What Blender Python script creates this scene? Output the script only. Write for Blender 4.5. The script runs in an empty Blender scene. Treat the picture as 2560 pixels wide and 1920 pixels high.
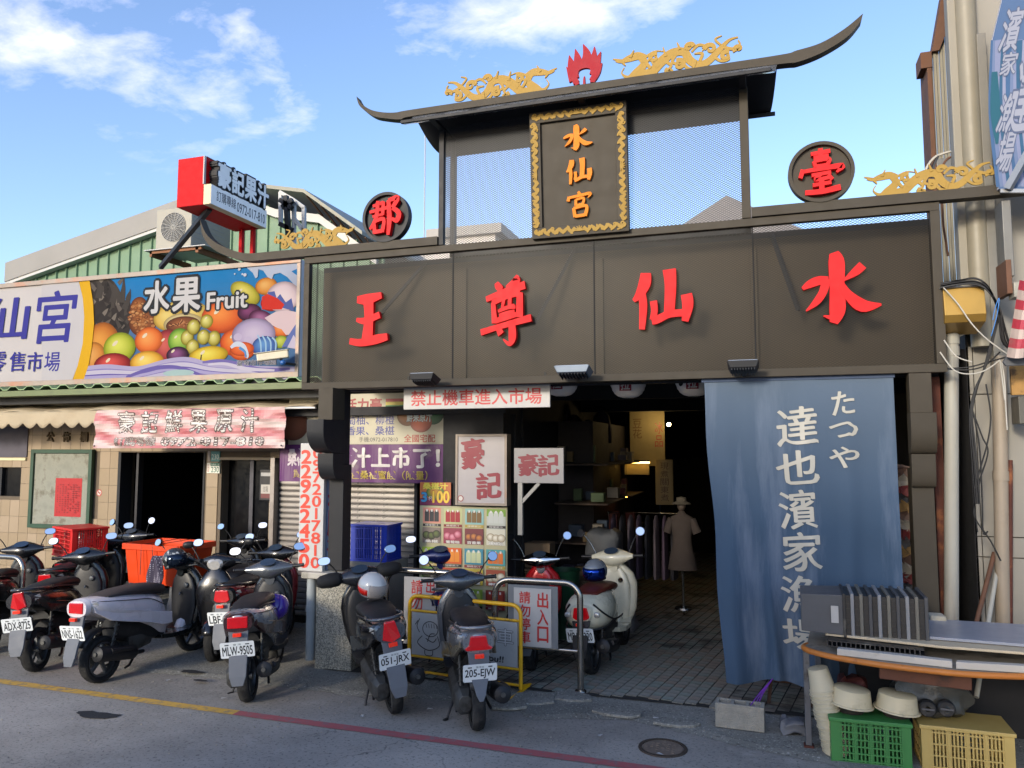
import bpy, math, random
from mathutils import Vector, Matrix
R=random.Random(7); rad=math.radians; PI=math.pi
S=bpy.context.scene; C=S.collection
# ---------- camera, light, sky, exposure ----------
CF=1923.; CYAW=rad(17.83); CH=2.2; CP=math.atan(165/1923)
cam=bpy.data.cameras.new('camera'); co=bpy.data.objects.new('camera',cam); C.objects.link(co)
cam.sensor_width=36; cam.lens=36*CF/2560; cam.clip_end=900; cam.clip_start=.05
co.location=(0,0,CH); co.rotation_euler=(PI/2+CP,0,CYAW); S.camera=co
SUN_EL=rad(15); SUN_DIR=Vector((.30,1,0)).normalized()      # direction the light travels (level part)
sl=bpy.data.lights.new('sun','SUN'); sl.energy=1.35; sl.angle=rad(9); sl.color=(1,.9,.74)
so=bpy.data.objects.new('sun',sl); C.objects.link(so)
so.rotation_euler=Vector((SUN_DIR.x*math.cos(SUN_EL),SUN_DIR.y*math.cos(SUN_EL),-math.sin(SUN_EL))).to_track_quat('-Z','Y').to_euler()
W=bpy.data.worlds.new('World'); S.world=W; W.use_nodes=True
nt=W.node_tree; nt.nodes.clear()
def N(t,ty,**k):
    n=t.nodes.new(ty)
    for a,b in k.items():
        if a in n.bl_rna.properties.keys(): setattr(n,a,b)
        else: n.inputs[a].default_value=b
    return n
sky=N(nt,'ShaderNodeTexSky',sky_type='NISHITA',sun_disc=False,sun_elevation=SUN_EL,sun_rotation=math.atan2(-SUN_DIR.x,-SUN_DIR.y),air_density=1.0,dust_density=1.1,ozone_density=1.6)
tc=N(nt,'ShaderNodeTexCoord'); sp=N(nt,'ShaderNodeSeparateXYZ'); nt.links.new(tc.outputs['Generated'],sp.inputs[0])
def mth(t,op,a,b=None,c=None,clamp=False):
    n=t.nodes.new('ShaderNodeMath'); n.operation=op; n.use_clamp=clamp
    for i,x in enumerate((a,b,c)):
        if x is None: continue
        if isinstance(x,(int,float)): n.inputs[i].default_value=x
        else: t.links.new(x,n.inputs[i])
    return n.outputs[0]
zc=mth(nt,'MAXIMUM',sp.outputs['Z'],.06)
cx=mth(nt,'DIVIDE',sp.outputs['X'],mth(nt,'ADD',zc,.12)); cy=mth(nt,'DIVIDE',sp.outputs['Y'],mth(nt,'ADD',zc,.12))
cb=N(nt,'ShaderNodeCombineXYZ'); nt.links.new(cx,cb.inputs[0]); nt.links.new(cy,cb.inputs[1])
def wnoise(scale,det,w,off,rough=.55):
    mp=N(nt,'ShaderNodeMapping'); mp.inputs['Location'].default_value=off; mp.inputs['Scale'].default_value=(1,1.25,1); mp.inputs['Rotation'].default_value=(0,0,.35)
    nt.links.new(cb.outputs[0],mp.inputs[0])
    n=N(nt,'ShaderNodeTexNoise',noise_dimensions='3D'); n.inputs['Scale'].default_value=scale; n.inputs['Detail'].default_value=det; n.inputs['Roughness'].default_value=rough; n.inputs['Distortion'].default_value=w
    nt.links.new(mp.outputs[0],n.inputs['Vector']); return n.outputs['Fac']
n1=wnoise(3.1,9,.35,(3.2,1.1,0)); n2=wnoise(.62,3,.2,(6.9,2.2,0)); n3=wnoise(9,6,.3,(1,5,0),.65)
# cloud mask: large patches x small broken puffs, thinning to the right where the photo's sky is bare
def bump_(px,py,rx,amp):
    u=(px-1280)/CF;v=-(py-960)/CF; f=(-math.sin(CYAW)*math.cos(CP),math.cos(CYAW)*math.cos(CP),math.sin(CP)); r=(math.cos(CYAW),math.sin(CYAW),0); q=(r[1]*f[2]-r[2]*f[1],r[2]*f[0]-r[0]*f[2],r[0]*f[1]-r[1]*f[0])
    d=Vector([f[i]+r[i]*u+q[i]*v for i in range(3)]).normalized(); vm=N(nt,'ShaderNodeVectorMath',operation='DISTANCE'); vm.inputs[1].default_value=d; nt.links.new(tc.outputs['Generated'],vm.inputs[0])
    t=mth(nt,'MULTIPLY_ADD',vm.outputs['Value'],-1/rx,1.,clamp=True); return mth(nt,'MULTIPLY',mth(nt,'MULTIPLY',t,t),amp)
bsum=None
for b__ in ((30,150,.12,.75),(190,190,.11,.6),(330,220,.12,.65),(480,270,.12,.72),(620,290,.11,.7),(760,290,.09,.55),(90,30,.14,.5),(330,50,.14,.45),(600,60,.12,.4),(950,20,.09,.3),(1000,5,.12,.6),(1180,10,.14,.8),(1330,25,.15,.95),(1500,40,.15,.95),(1680,30,.13,.8),(1780,15,.1,.5)):
    x__=bump_(*b__); bsum=x__ if bsum is None else mth(nt,'ADD',bsum,x__)
big=mth(nt,'ADD',mth(nt,'MULTIPLY_ADD',n2,1.0,-1.35),bsum)
lft=mth(nt,'MULTIPLY_ADD',cx,-.0,.0)
dens=mth(nt,'ADD',mth(nt,'ADD',mth(nt,'MULTIPLY',n1,3.4),mth(nt,'MULTIPLY',n3,1.3)),mth(nt,'ADD',big,lft))
msk=mth(nt,'MULTIPLY_ADD',dens,1.25,-2.62,clamp=True)
fade=mth(nt,'MULTIPLY_ADD',sp.outputs['Z'],6.5,-1.75,clamp=True)
msk=mth(nt,'MULTIPLY',mth(nt,'MULTIPLY',msk,fade),.66)
tint=nt.nodes.new('ShaderNodeMix'); tint.data_type='RGBA'; tint.blend_type='MULTIPLY'; tint.inputs[0].default_value=1
nt.links.new(sky.outputs[0],tint.inputs[6]); tint.inputs[7].default_value=(.88,.91,1.06,1)
mx=nt.nodes.new('ShaderNodeMix'); mx.data_type='RGBA'; nt.links.new(msk,mx.inputs[0]); nt.links.new(tint.outputs[2],mx.inputs[6]); mx.inputs[7].default_value=(4.3,4.2,5.2,1)
bg=N(nt,'ShaderNodeBackground'); bg.inputs['Strength'].default_value=.125; nt.links.new(mx.outputs[2],bg.inputs[0])
ow=N(nt,'ShaderNodeOutputWorld'); nt.links.new(bg.outputs[0],ow.inputs[0])
S.view_settings.view_transform='Standard'; S.view_settings.look='None'; S.view_settings.exposure=1.45; S.view_settings.gamma=1
try: S.cycles.max_bounces=7; S.cycles.transparent_max_bounces=14; S.cycles.diffuse_bounces=4
except Exception: pass
# pixel of the photograph -> point on the plane Y=const or Z=const (true positions of real surfaces)
_fw=Vector((-math.sin(CYAW)*math.cos(CP),math.cos(CYAW)*math.cos(CP),math.sin(CP))); _rt=Vector((math.cos(CYAW),math.sin(CYAW),0)); _up=_rt.cross(_fw)
def ray(px,py): return _fw+_rt*((px-1280)/CF)-_up*((py-960)/CF)
def at(px,py,Y): d=ray(px,py); return Vector((0,0,CH))+d*(Y/d.y)
def gz(px,py,z=0.): d=ray(px,py); return Vector((0,0,CH))+d*((z-CH)/d.z)
# ---------- materials ----------
def lin(h):
    if not isinstance(h,str): return tuple(h)
    v=[int(h[i:i+2],16)/255 for i in (0,2,4)]
    return tuple((x/12.92 if x<=.04045 else ((x+.055)/1.055)**2.4) for x in v)
_M={}
def mat(name,col='888888',rough=.6,metal=0,var=.12,sc=6.,bump=.0,bsc=60.,coat=0,spec=.5,dirt=None,dsc=2.,dth=.55,dw=8.,emit=None,es=1,trans=0,alpha=None,gain=1,attr=False,streak=False,twosided=False):
    if name in _M: return _M[name]
    m=bpy.data.materials.new(name); m.use_nodes=True; t=m.node_tree; b=t.nodes['Principled BSDF']; _M[name]=m
    c=lin(col); b.inputs['Roughness'].default_value=rough; b.inputs['Metallic'].default_value=metal
    b.inputs['Specular IOR Level'].default_value=spec; b.inputs['Coat Weight'].default_value=coat; b.inputs['Coat Roughness'].default_value=.08
    tcn=t.nodes.new('ShaderNodeTexCoord'); vec=tcn.outputs['Object']
    def noise(s,d=4,r=.55,v=None):
        n=t.nodes.new('ShaderNodeTexNoise'); n.inputs['Scale'].default_value=s; n.inputs['Detail'].default_value=d; n.inputs['Roughness'].default_value=r
        t.links.new(v or vec,n.inputs['Vector']); return n.outputs['Fac']
    if attr:
        a=t.nodes.new('ShaderNodeVertexColor'); a.layer_name='Col'; src=a.outputs[0]
        if gain!=1:
            g=t.nodes.new('ShaderNodeVectorMath'); g.operation='SCALE'; g.inputs['Scale'].default_value=gain; t.links.new(src,g.inputs[0]); src=g.outputs[0]
    else:
        a=t.nodes.new('ShaderNodeRGB'); a.outputs[0].default_value=(*c,1); src=a.outputs[0]
    if var:
        f=mth(t,'MULTIPLY_ADD',noise(sc,5),2*var*1.6,1-var*1.6)
        vm=t.nodes.new('ShaderNodeVectorMath'); vm.operation='SCALE'; t.links.new(src,vm.inputs[0]); t.links.new(f,vm.inputs['Scale']); src=vm.outputs[0]
    if dirt:
        v=None
        if streak:
            mp=t.nodes.new('ShaderNodeMapping'); mp.inputs['Scale'].default_value=(1,1,.12); t.links.new(vec,mp.inputs[0]); v=mp.outputs[0]
        f=mth(t,'MULTIPLY_ADD',noise(dsc,7,.65,v),dw,-dth*dw,clamp=True)
        x=t.nodes.new('ShaderNodeMix'); x.data_type='RGBA'; t.links.new(mth(t,'MULTIPLY',f,.8),x.inputs[0]); t.links.new(src,x.inputs[6]); x.inputs[7].default_value=(*lin(dirt),1); src=x.outputs[2]
    t.links.new(src,b.inputs['Base Color'])
    rn=mth(t,'MULTIPLY_ADD',noise(sc*2.3,3),.22,rough-.11,clamp=True); t.links.new(rn,b.inputs['Roughness'])
    if bump:
        bn=t.nodes.new('ShaderNodeBump'); bn.inputs['Strength'].default_value=bump; bn.inputs['Distance'].default_value=.01
        t.links.new(noise(bsc,4),bn.inputs['Height']); t.links.new(bn.outputs[0],b.inputs['Normal'])
    if emit: b.inputs['Emission Color'].default_value=(*lin(emit),1); b.inputs['Emission Strength'].default_value=es
    if trans: b.inputs['Transmission Weight'].default_value=trans
    if alpha is not None: b.inputs['Alpha'].default_value=alpha
    return m
PR=mat('printed_ink',attr=True,rough=.45,var=.05,sc=3,gain=.8)
PRF=mat('faded_sign_print',attr=True,rough=.7,spec=.15,var=.05,sc=2,gain=.43)
PRV=mat('printed_vinyl',attr=True,rough=.5,var=.07,sc=2.5,bump=.25,bsc=3,dirt='8a8172',dsc=1.6,dth=.62,dw=5,gain=.75)
# ---------- mesh building ----------
class MB:
    def __init__(s,col=False): s.v=[];s.f=[];s.m=[];s.c=[];s.T=Matrix.Identity(4);s.mi=0;s.col=(1,1,1);s.usecol=col
    def add(s,vs,fs):
        o=len(s.v); T=s.T
        s.v+=[tuple(T@Vector(v)) for v in vs]
        for f in fs: s.f.append([i+o for i in f]); s.m.append(s.mi); s.c.append(s.col)
        return s
    def box(s,x0,x1,y0,y1,z0,z1):
        if x0>x1:x0,x1=x1,x0
        if y0>y1:y0,y1=y1,y0
        if z0>z1:z0,z1=z1,z0
        return s.add([(x0,y0,z0),(x1,y0,z0),(x1,y1,z0),(x0,y1,z0),(x0,y0,z1),(x1,y0,z1),(x1,y1,z1),(x0,y1,z1)],[(0,3,2,1),(4,5,6,7),(0,1,5,4),(1,2,6,5),(2,3,7,6),(3,0,4,7)])
    def bar(s,a,b,w,h=None,up=(0,0,1)):
        a=Vector(a);b=Vector(b);h=h or w; d=(b-a).normalized(); u=Vector(up)
        if abs(d.dot(u))>.98: u=Vector((0,1,0))
        r=d.cross(u).normalized(); u=r.cross(d)
        vs=[p+r*(i*w/2)+u*(j*h/2) for p in (a,b) for i,j in ((-1,-1),(1,-1),(1,1),(-1,1))]
        return s.add(vs,[(0,1,2,3)[::-1],(4,5,6,7),(0,1,5,4),(1,2,6,5),(2,3,7,6),(3,0,4,7)])
    def tube(s,pts,r,n=8,cap=True,closed=False):
        pts=[Vector(p) for p in pts]; k=len(pts); rs=r if isinstance(r,(list,tuple)) else [r]*k
        vs=[];fs=[];pu=None
        for i,p in enumerate(pts):
            if closed: d=(pts[(i+1)%k]-pts[i-1])
            else: d=(pts[min(i+1,k-1)]-pts[max(i-1,0)])
            d=d.normalized() if d.length>1e-9 else Vector((0,0,1))
            if pu is None:
                u=Vector((0,0,1)) if abs(d.z)<.9 else Vector((1,0,0))
            else: u=pu
            u=(u-d*u.dot(d)).normalized(); pu=u; w=d.cross(u)
            vs+=[p+(u*math.cos(2*PI*j/n)+w*math.sin(2*PI*j/n))*rs[i] for j in range(n)]
        for i in range(k if closed else k-1):
            a=i*n;b=((i+1)%k)*n
            for j in range(n): fs.append((a+j,a+(j+1)%n,b+(j+1)%n,b+j))
        if cap and not closed: fs+=[tuple(range(n))[::-1],tuple(range((k-1)*n,k*n))]
        return s.add(vs,fs)
    def lathe(s,prof,c=(0,0,0),ax='z',n=20,a0=0,a1=2*PI):
        full=abs(a1-a0-2*PI)<1e-6; m=n if full else n+1; vs=[];fs=[]
        for r,h in prof:
            for j in range(m):
                a=a0+(a1-a0)*j/n; x,y=r*math.cos(a),r*math.sin(a)
                p={'z':(x,y,h),'y':(x,h,y),'x':(h,x,y)}[ax]
                vs.append((c[0]+p[0],c[1]+p[1],c[2]+p[2]))
        for i in range(len(prof)-1):
            for j in range(n):
                a=i*m+j;b=i*m+(j+1)%m
                q=(a,b,b+m,a+m); fs.append(q if ax!='y' else q[::-1])
        return s.add(vs,fs)
    def loft(s,rings,cap=True):
        n=len(rings[0]); vs=[p for r in rings for p in r]; fs=[]
        for i in range(len(rings)-1):
            for j in range(n): a=i*n+j;b=i*n+(j+1)%n; fs.append((a,b,b+n,a+n))
        if cap: fs+=[tuple(range(n))[::-1],tuple(range((len(rings)-1)*n,len(rings)*n))]
        return s.add(vs,fs)
    def prism(s,poly,f,d0,d1):
        """poly in 2-D, f(u,v,d)->3-D"""
        n=len(poly)
        ar=sum(poly[i][0]*poly[(i+1)%n][1]-poly[(i+1)%n][0]*poly[i][1] for i in range(n))
        if ar<0: poly=poly[::-1]
        vs=[f(u,v,d0) for u,v in poly]+[f(u,v,d1) for u,v in poly]
        return s.add(vs,[tuple(range(n)),tuple(range(2*n-1,n-1,-1))]+[((i+1)%n,i,i+n,(i+1)%n+n) for i in range(n)])
    def sphere(s,c,rx,ry=None,rz=None,n=14,m=9,z0=-1.,z1=1.):
        ry=ry or rx; rz=rz or rx; rings=[]
        for i in range(m+1):
            a=-PI/2+PI*i/m; zz=math.sin(a)
            if zz<z0: zz=z0
            if zz>z1: zz=z1
            q=math.sqrt(max(0,1-zz*zz))
            rings.append([(c[0]+rx*q*math.cos(2*PI*j/n),c[1]+ry*q*math.sin(2*PI*j/n),c[2]+rz*zz) for j in range(n)])
        return s.loft(rings,cap=True)
    def grid(s,nu,nv,f,th=0):
        vs=[f(i/nu,j/nv) for j in range(nv+1) for i in range(nu+1)]
        fs=[(j*(nu+1)+i,j*(nu+1)+i+1,(j+1)*(nu+1)+i+1,(j+1)*(nu+1)+i) for j in range(nv) for i in range(nu)]
        return s.add(vs,fs)
    def mesh(s,name,mats,smooth=None):
        me=bpy.data.meshes.new(name); me.from_pydata(s.v,[],s.f)
        for m in (mats if isinstance(mats,(list,tuple)) else [mats]): me.materials.append(m)
        if len(me.materials)>1: me.polygons.foreach_set('material_index',s.m)
        if s.usecol:
            ca=me.color_attributes.new('Col','FLOAT_COLOR','CORNER'); d=[]
            for p,c in zip(me.polygons,s.c):
                if isinstance(c[0],tuple):
                    for q in c: d+=[q[0],q[1],q[2],1.]
                else: d+=[c[0],c[1],c[2],1.]*p.loop_total
            ca.data.foreach_set('color',d)
        if smooth:
            me.polygons.foreach_set('use_smooth',[True]*len(me.polygons)); me.set_sharp_from_angle(angle=rad(smooth))
        me.update(); return me
    def build(s,name,mats,parent=None,smooth=None,bevel=0,loc=None,kind=None,solid=0):
        o=bpy.data.objects.new(name,s.mesh(name,mats,smooth)); C.objects.link(o); o.parent=parent
        if loc: o.location=loc
        if kind: o['kind']=kind
        if solid:
            md=o.modifiers.new('t','SOLIDIFY'); md.thickness=solid
        if bevel:
            md=o.modifiers.new('b','BEVEL'); md.width=bevel; md.segments=2; md.limit_method='ANGLE'; md.angle_limit=rad(40); md.harden_normals=False
        return o
def tag(o,label=None,cat=None,group=None,kind=None):
    if label: o['label']=label
    if cat: o['category']=cat
    if group: o['group']=group
    if kind: o['kind']=kind
    return o
def empty(name,loc=(0,0,0),rz=0,label=None,cat=None,group=None,rx=0,ry=0):
    o=bpy.data.objects.new(name,None); C.objects.link(o); o.location=loc; o.rotation_euler=(rx,ry,rz); o.empty_display_size=.1
    return tag(o,label,cat,group)
def bez(pts,k=6):
    """Catmull-Rom through tuples of any length"""
    out=[];n=len(pts)
    for i in range(n-1):
        p0=pts[max(i-1,0)];p1=pts[i];p2=pts[i+1];p3=pts[min(i+2,n-1)]
        for j in range(k):
            t=j/k; out.append(tuple(.5*(2*b+(c-a)*t+(2*a-5*b+4*c-d)*t*t+(3*b-a-3*c+d)*t**3) for a,b,c,d in zip(p0,p1,p2,p3)))
    out.append(tuple(pts[-1])); return out
def strokepoly(pts,k=5,asp=1.):
    """pts (x,y,halfwidth) -> outline polygon"""
    p=bez(pts,k) if len(pts)>2 else [tuple(a+(b-a)*t for a,b in zip(pts[0],pts[1])) for t in (0,.5,1)]
    L=[];Rr=[];n=len(p)
    for i in range(n):
        a=p[max(i-1,0)];b=p[min(i+1,n-1)]; dx,dy=(b[0]-a[0]),(b[1]-a[1]); l=math.hypot(dx,dy) or 1; dx/=l;dy/=l; w=max(p[i][2],.001)
        L.append((p[i][0]-dy*w,p[i][1]+dx*w)); Rr.append((p[i][0]+dy*w,p[i][1]-dx*w))
    return L,Rr
def strokes3d(mb,strokes,f,d0,d1,eps=.0006,k=5):
    """each stroke a solid ribbon from depth d0 (back) to d1 (front); f(u,v,d)"""
    for si,st in enumerate(strokes):
        L,Rr=strokepoly(st,k); n=len(L); e=eps*si*(1 if d1>d0 else -1)
        vs=[f(u,v,d1+e) for u,v in L]+[f(u,v,d1+e) for u,v in Rr]+[f(u,v,d0) for u,v in L]+[f(u,v,d0) for u,v in Rr]; fs=[]
        for i in range(n-1):
            fs+=[(i,i+1,n+i+1,n+i)[::-1],(i,i+1,2*n+i+1,2*n+i),(n+i+1,n+i,3*n+i,3*n+i+1)]
        fs+=[(0,n,3*n,2*n),(n-1,2*n-1,4*n-1,3*n-1)[::-1]]
        mb.add(vs,fs)
# ---------- lettering ----------
_TX={}
def textgeo(s,off=0.,ext=0.):
    k=(s,off,ext)
    if k in _TX: return _TX[k]
    cu=bpy.data.curves.new('lettering','FONT'); cu.body=s; cu.size=1; cu.offset=off; cu.extrude=ext; cu.resolution_u=3; cu.fill_mode='FRONT' if ext==0 else 'BOTH'
    ob=bpy.data.objects.new('lettering',cu); me=bpy.data.meshes.new_from_object(ob)
    vs=[tuple(v.co) for v in me.vertices]; fs=[tuple(p.vertices) for p in me.polygons]
    bpy.data.objects.remove(ob); bpy.data.curves.remove(cu); bpy.data.meshes.remove(me)
    x0=min(v[0] for v in vs);x1=max(v[0] for v in vs);y0=min(v[1] for v in vs);y1=max(v[1] for v in vs)
    r=([((v[0]-x0),(v[1]-y0),v[2]) for v in vs],fs,x1-x0 or 1e-3,y1-y0 or 1e-3); _TX[k]=r; return r
def refine(vs,fs,L):
    vs=list(vs); st=[tuple(f) for f in fs]; out=[]
    while st:
        f=st.pop()
        if len(f)>3: st+=[(f[0],f[i],f[i+1]) for i in range(1,len(f)-1)]; continue
        l=[(math.dist(vs[f[i]],vs[f[(i+1)%3]]),i) for i in range(3)]; m,i=max(l)
        if m>L and len(out)+len(st)<9000:
            a,b,c=f[i],f[(i+1)%3],f[(i+2)%3]; vs.append(tuple((p+q)/2 for p,q in zip(vs[a],vs[b]))); n=len(vs)-1; st+=[(a,n,c),(n,b,c)]
        else: out.append(f)
    return vs,out
class Print:
    """flat print in local coordinates: x right, y up (metres), facing -Y of its object; layers step outward"""
    def __init__(s,fine=0): s.mb=MB(col=True); s.L=0; s.fine=fine
    def poly(s,pts,col,d=None):
        s.L+=1; s.mb.col=lin(col); y=-s.L*.0005
        ar=sum(pts[i][0]*pts[(i+1)%len(pts)][1]-pts[(i+1)%len(pts)][0]*pts[i][1] for i in range(len(pts)))
        if ar<0: pts=pts[::-1]
        s.mb.add([(u,y,v) for u,v in pts],[tuple(range(len(pts)))]); return s
    def rect(s,x0,y0,x1,y1,col): return s.poly([(x0,y0),(x1,y0),(x1,y1),(x0,y1)],col)
    def ell(s,cx,cy,rx,ry,col,rot=0,n=26,inner=None,lx=-.3,ly=.35,steps=5):
        c0=lin(col); c1=lin(inner) if inner else c0; k=1
        if inner:
            s.L+=1; ca,sa=math.cos(rot),math.sin(rot); m=7; vs=[]; cl=[]
            for i in range(m+1):
                t=i/m; f=1-t; w_=t*t*(3-2*t); ox,oy=lx*rx*t*.75,ly*ry*t*.75; cc=tuple((a*(.5 if i==0 else .8 if i==1 else 1))+(b-a)*w_ for a,b in zip(c0,c1))
                for j in range(n): a=2*PI*j/n; x=ox+rx*f*math.cos(a); y=oy+ry*f*math.sin(a); vs.append((cx+x*ca-y*sa,-s.L*.0005,cy+x*sa+y*ca)); cl.append(cc)
            for i in range(m):
                for j in range(n):
                    q=(i*n+j,i*n+(j+1)%n,(i+1)*n+(j+1)%n,(i+1)*n+j); s.mb.col=tuple(cl[z] for z in q); s.mb.add([vs[z] for z in q],[(0,1,2,3)])
            return s
        for i in range(k):
            t=i/max(k-1,1); f=1-.8*t*.9; ox=lx*rx*t*.6; oy=ly*ry*t*.6
            cc=tuple(a+(b-a)*t for a,b in zip(c0,c1)); ca,sa=math.cos(rot),math.sin(rot)
            s.poly([(cx+(ox+rx*f*math.cos(a))*ca-(oy+ry*f*math.sin(a))*sa,cy+(ox+rx*f*math.cos(a))*sa+(oy+ry*f*math.sin(a))*ca) for a in (2*PI*j/n for j in range(n))],cc)
        return s
    def text(s,t,x0,y0,x1,y1,col,off=.0,shear=0,outline=None,oo=.03,vertical=False,rot=0,brush=0):
        if vertical:
            n=len(t); h=(y1-y0)/n
            for i,ch in enumerate(t):
                if ch==' ': continue
                s.text(ch,x0,y1-(i+1)*h+h*.06,x1,y1-i*h-h*.06,col,off,shear,outline,oo,brush=brush)
            return s
        vs,fs,w,h=textgeo(t)
        if len(t)==1 and w/h<.48: m_=(x0+x1)/2; q=(y1-y0)*w/h*.62; q=min(q,(x1-x0)/2); x0,x1=m_-q,m_+q
        if s.fine: vs,fs=refine(vs,fs,s.fine*h/(y1-y0))
        for pas in ((1,0) if outline else (0,)):
            s.L+=1; s.mb.col=lin(outline if pas else col); y=-s.L*.0005; r=off*.8+(oo if pas else 0); k=10 if pas else (6 if r>.008 else 1)
            kx,kz=(x1-x0)/w,(y1-y0)/h
            if brush and not pas:
                for i in range(7):
                    q=(i/3-1)*brush; s.mb.add([(x0+v[0]*kx+q*kx,y-i*.00004,y0+(v[1]+.10*((v[0]/h)%1.02-.5))*kz-q*.45*kz) for v in vs],fs)
                continue
            for i in range(k):
                a=2*PI*i/k; ox,oz=(r*math.cos(a)*kx,r*math.sin(a)*kz) if k>1 else (0,0)
                s.mb.add([(x0+v[0]*kx+ox+shear*(v[1]/h-.5)*(y1-y0),y-i*.00004,y0+v[1]*kz+oz) for v in vs],fs)
        return s
    def strokes(s,sts,x0,y0,x1,y1,col,k=5):
        for st in sts:
            L,Rr=strokepoly(st,k); s.L+=1; s.mb.col=lin(col); y=-s.L*.0005; n=len(L)
            f=lambda p:(x0+p[0]*(x1-x0),y,y0+p[1]*(y1-y0))
            s.mb.add([f(p) for p in L+Rr],[(i,n+i,n+i+1,i+1) for i in range(n-1)])
        return s
    def build(s,name,parent,m=None,loc=(0,0,0),ys=.4):
        if ys!=1: s.mb.v=[(x,y*ys,z) for x,y,z in s.mb.v]
        return s.mb.build(name,m or PR,parent,loc=loc)
def text3d(mb,t,f,off,ext):
    """f(u,v,d) with u,v in 0..1"""
    vs,fs,w,h=textgeo(t,0,ext); k=6 if off>.008 else 1
    for i in range(k):
        a=2*PI*i/k; ox,oz=(off*math.cos(a),off*math.sin(a)) if k>1 else (0,0); mb.add([f((v[0]+ox)/w,(v[1]+oz)/h,v[2]-i*.0003) for v in vs],fs)
# ---------- the setting: ground ----------
def road_mat(name,base,dark,light,bumpd=.35,rough=.85,wear='9a968e'):
    m=bpy.data.materials.new(name); m.use_nodes=True; t=m.node_tree; b=t.nodes['Principled BSDF']
    tcn=t.nodes.new('ShaderNodeTexCoord'); v=tcn.outputs['Object']
    def nz(s,d=4,r=.55):
        n=t.nodes.new('ShaderNodeTexNoise'); n.inputs['Scale'].default_value=s; n.inputs['Detail'].default_value=d; n.inputs['Roughness'].default_value=r; t.links.new(v,n.inputs['Vector']); return n.outputs['Fac']
    def mixc(f,a,b2):
        x=t.nodes.new('ShaderNodeMix'); x.data_type='RGBA'; t.links.new(f,x.inputs[0])
        for i,q in ((6,a),(7,b2)):
            if isinstance(q,str): x.inputs[i].default_value=(*lin(q),1)
            else: t.links.new(q,x.inputs[i])
        return x.outputs[2]
    big=mth(t,'MULTIPLY_ADD',nz(.7,6,.6),3,-1.05,clamp=True)
    c=mixc(big,dark,base)
    c=mixc(mth(t,'MULTIPLY',mth(t,'MULTIPLY_ADD',nz(2.6,7,.7),5,-2.7,clamp=True),.5),c,light)
    fine=nz(55,3,.6); c=mixc(mth(t,'MULTIPLY',mth(t,'MULTIPLY_ADD',fine,9,-5.2,clamp=True),.8),c,wear)
    c=mixc(mth(t,'MULTIPLY',mth(t,'MULTIPLY_ADD',nz(38,4,.7),-9,4.1,clamp=True),.6),c,'1c1c1e')
    c=mixc(mth(t,'MULTIPLY',mth(t,'MULTIPLY_ADD',nz(7,6,.75),14,-9.3,clamp=True),.5),c,'2a2a2c')
    # fine wandering cracks
    vo=t.nodes.new('ShaderNodeTexVoronoi'); vo.feature='DISTANCE_TO_EDGE'; vo.inputs['Scale'].default_value=.9
    nn=t.nodes.new('ShaderNodeTexNoise'); nn.inputs['Scale'].default_value=3; nn.inputs['Detail'].default_value=6
    va=t.nodes.new('ShaderNodeVectorMath'); va.operation='MULTIPLY_ADD'; va.inputs[1].default_value=(.5,.5,.5); t.links.new(v,nn.inputs['Vector']); t.links.new(nn.outputs['Color'],va.inputs[0]); t.links.new(v,va.inputs[2]); t.links.new(va.outputs[0],vo.inputs['Vector'])
    ck=mth(t,'MULTIPLY',mth(t,'MULTIPLY_ADD',vo.outputs['Distance'],-160,1.0,clamp=True),mth(t,'MULTIPLY_ADD',nz(.5,2),6,-3.0,clamp=True))
    c=mixc(mth(t,'MULTIPLY',ck,.8),c,'161616')
    t.links.new(c,b.inputs['Base Color']); b.inputs['Roughness'].default_value=rough; b.inputs['Specular IOR Level'].default_value=.35
    bn=t.nodes.new('ShaderNodeBump'); bn.inputs['Strength'].default_value=bumpd; bn.inputs['Distance'].default_value=.006; t.links.new(mth(t,'ADD',nz(90,4,.6),mth(t,'MULTIPLY',ck,-2)),bn.inputs['Height']); t.links.new(bn.outputs[0],b.inputs['Normal'])
    return m
ASPH=road_mat('asphalt','a39d95','7c7872','b0aaa2')
CONC=road_mat('old_concrete','8d8b83','6c6b64','a3a198',.5,wear='c0bdb4')
mb=MB(); mb.add([(-400,-400,0),(400,-400,0),(400,400,0),(-400,400,0)],[(0,1,2,3)])
tag(mb.build('road',ASPH),kind='structure')
# concrete apron in front of the buildings, broken front edge
pts=[(-40,6.45),(-9,6.42)]+[tuple(gz(a,b).xy) for a,b in ((370,1683),(561,1698),(694,1718),(862,1738),(1000,1744),(1100,1750))]+[tuple(gz(a,b).xy) for a,b in ((1290,1772),(1330,1800),(1440,1796),(1560,1800),(1700,1830),(1830,1862),(2050,1905),(2100,1920))]+[(2.5,5.2),(40,3.9)]
ed=[]
for (a,b),(c,d) in zip(pts,pts[1:]):
    k=max(1,int(abs(c-a)/.07)) if abs(c-a)<6 else 1
    for i in range(k): t=i/k; ed.append((a+(c-a)*t,b+(d-b)*t+(R.uniform(-.022,.022) if k>1 else 0)))
ed.append(pts[-1]); n=len(ed); mb=MB()
mb.add([(x,y,.003) for x,y in ed]+[(x,y+.09,.016) for x,y in ed]+[(x,30,.018) for x,y in ed],[(i,i+1,n+i+1,n+i) for i in range(n-1)]+[(n+i,n+i+1,2*n+i+1,2*n+i) for i in range(n-1)])
tag(mb.build('pavement',CONC),kind='structure')
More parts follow.
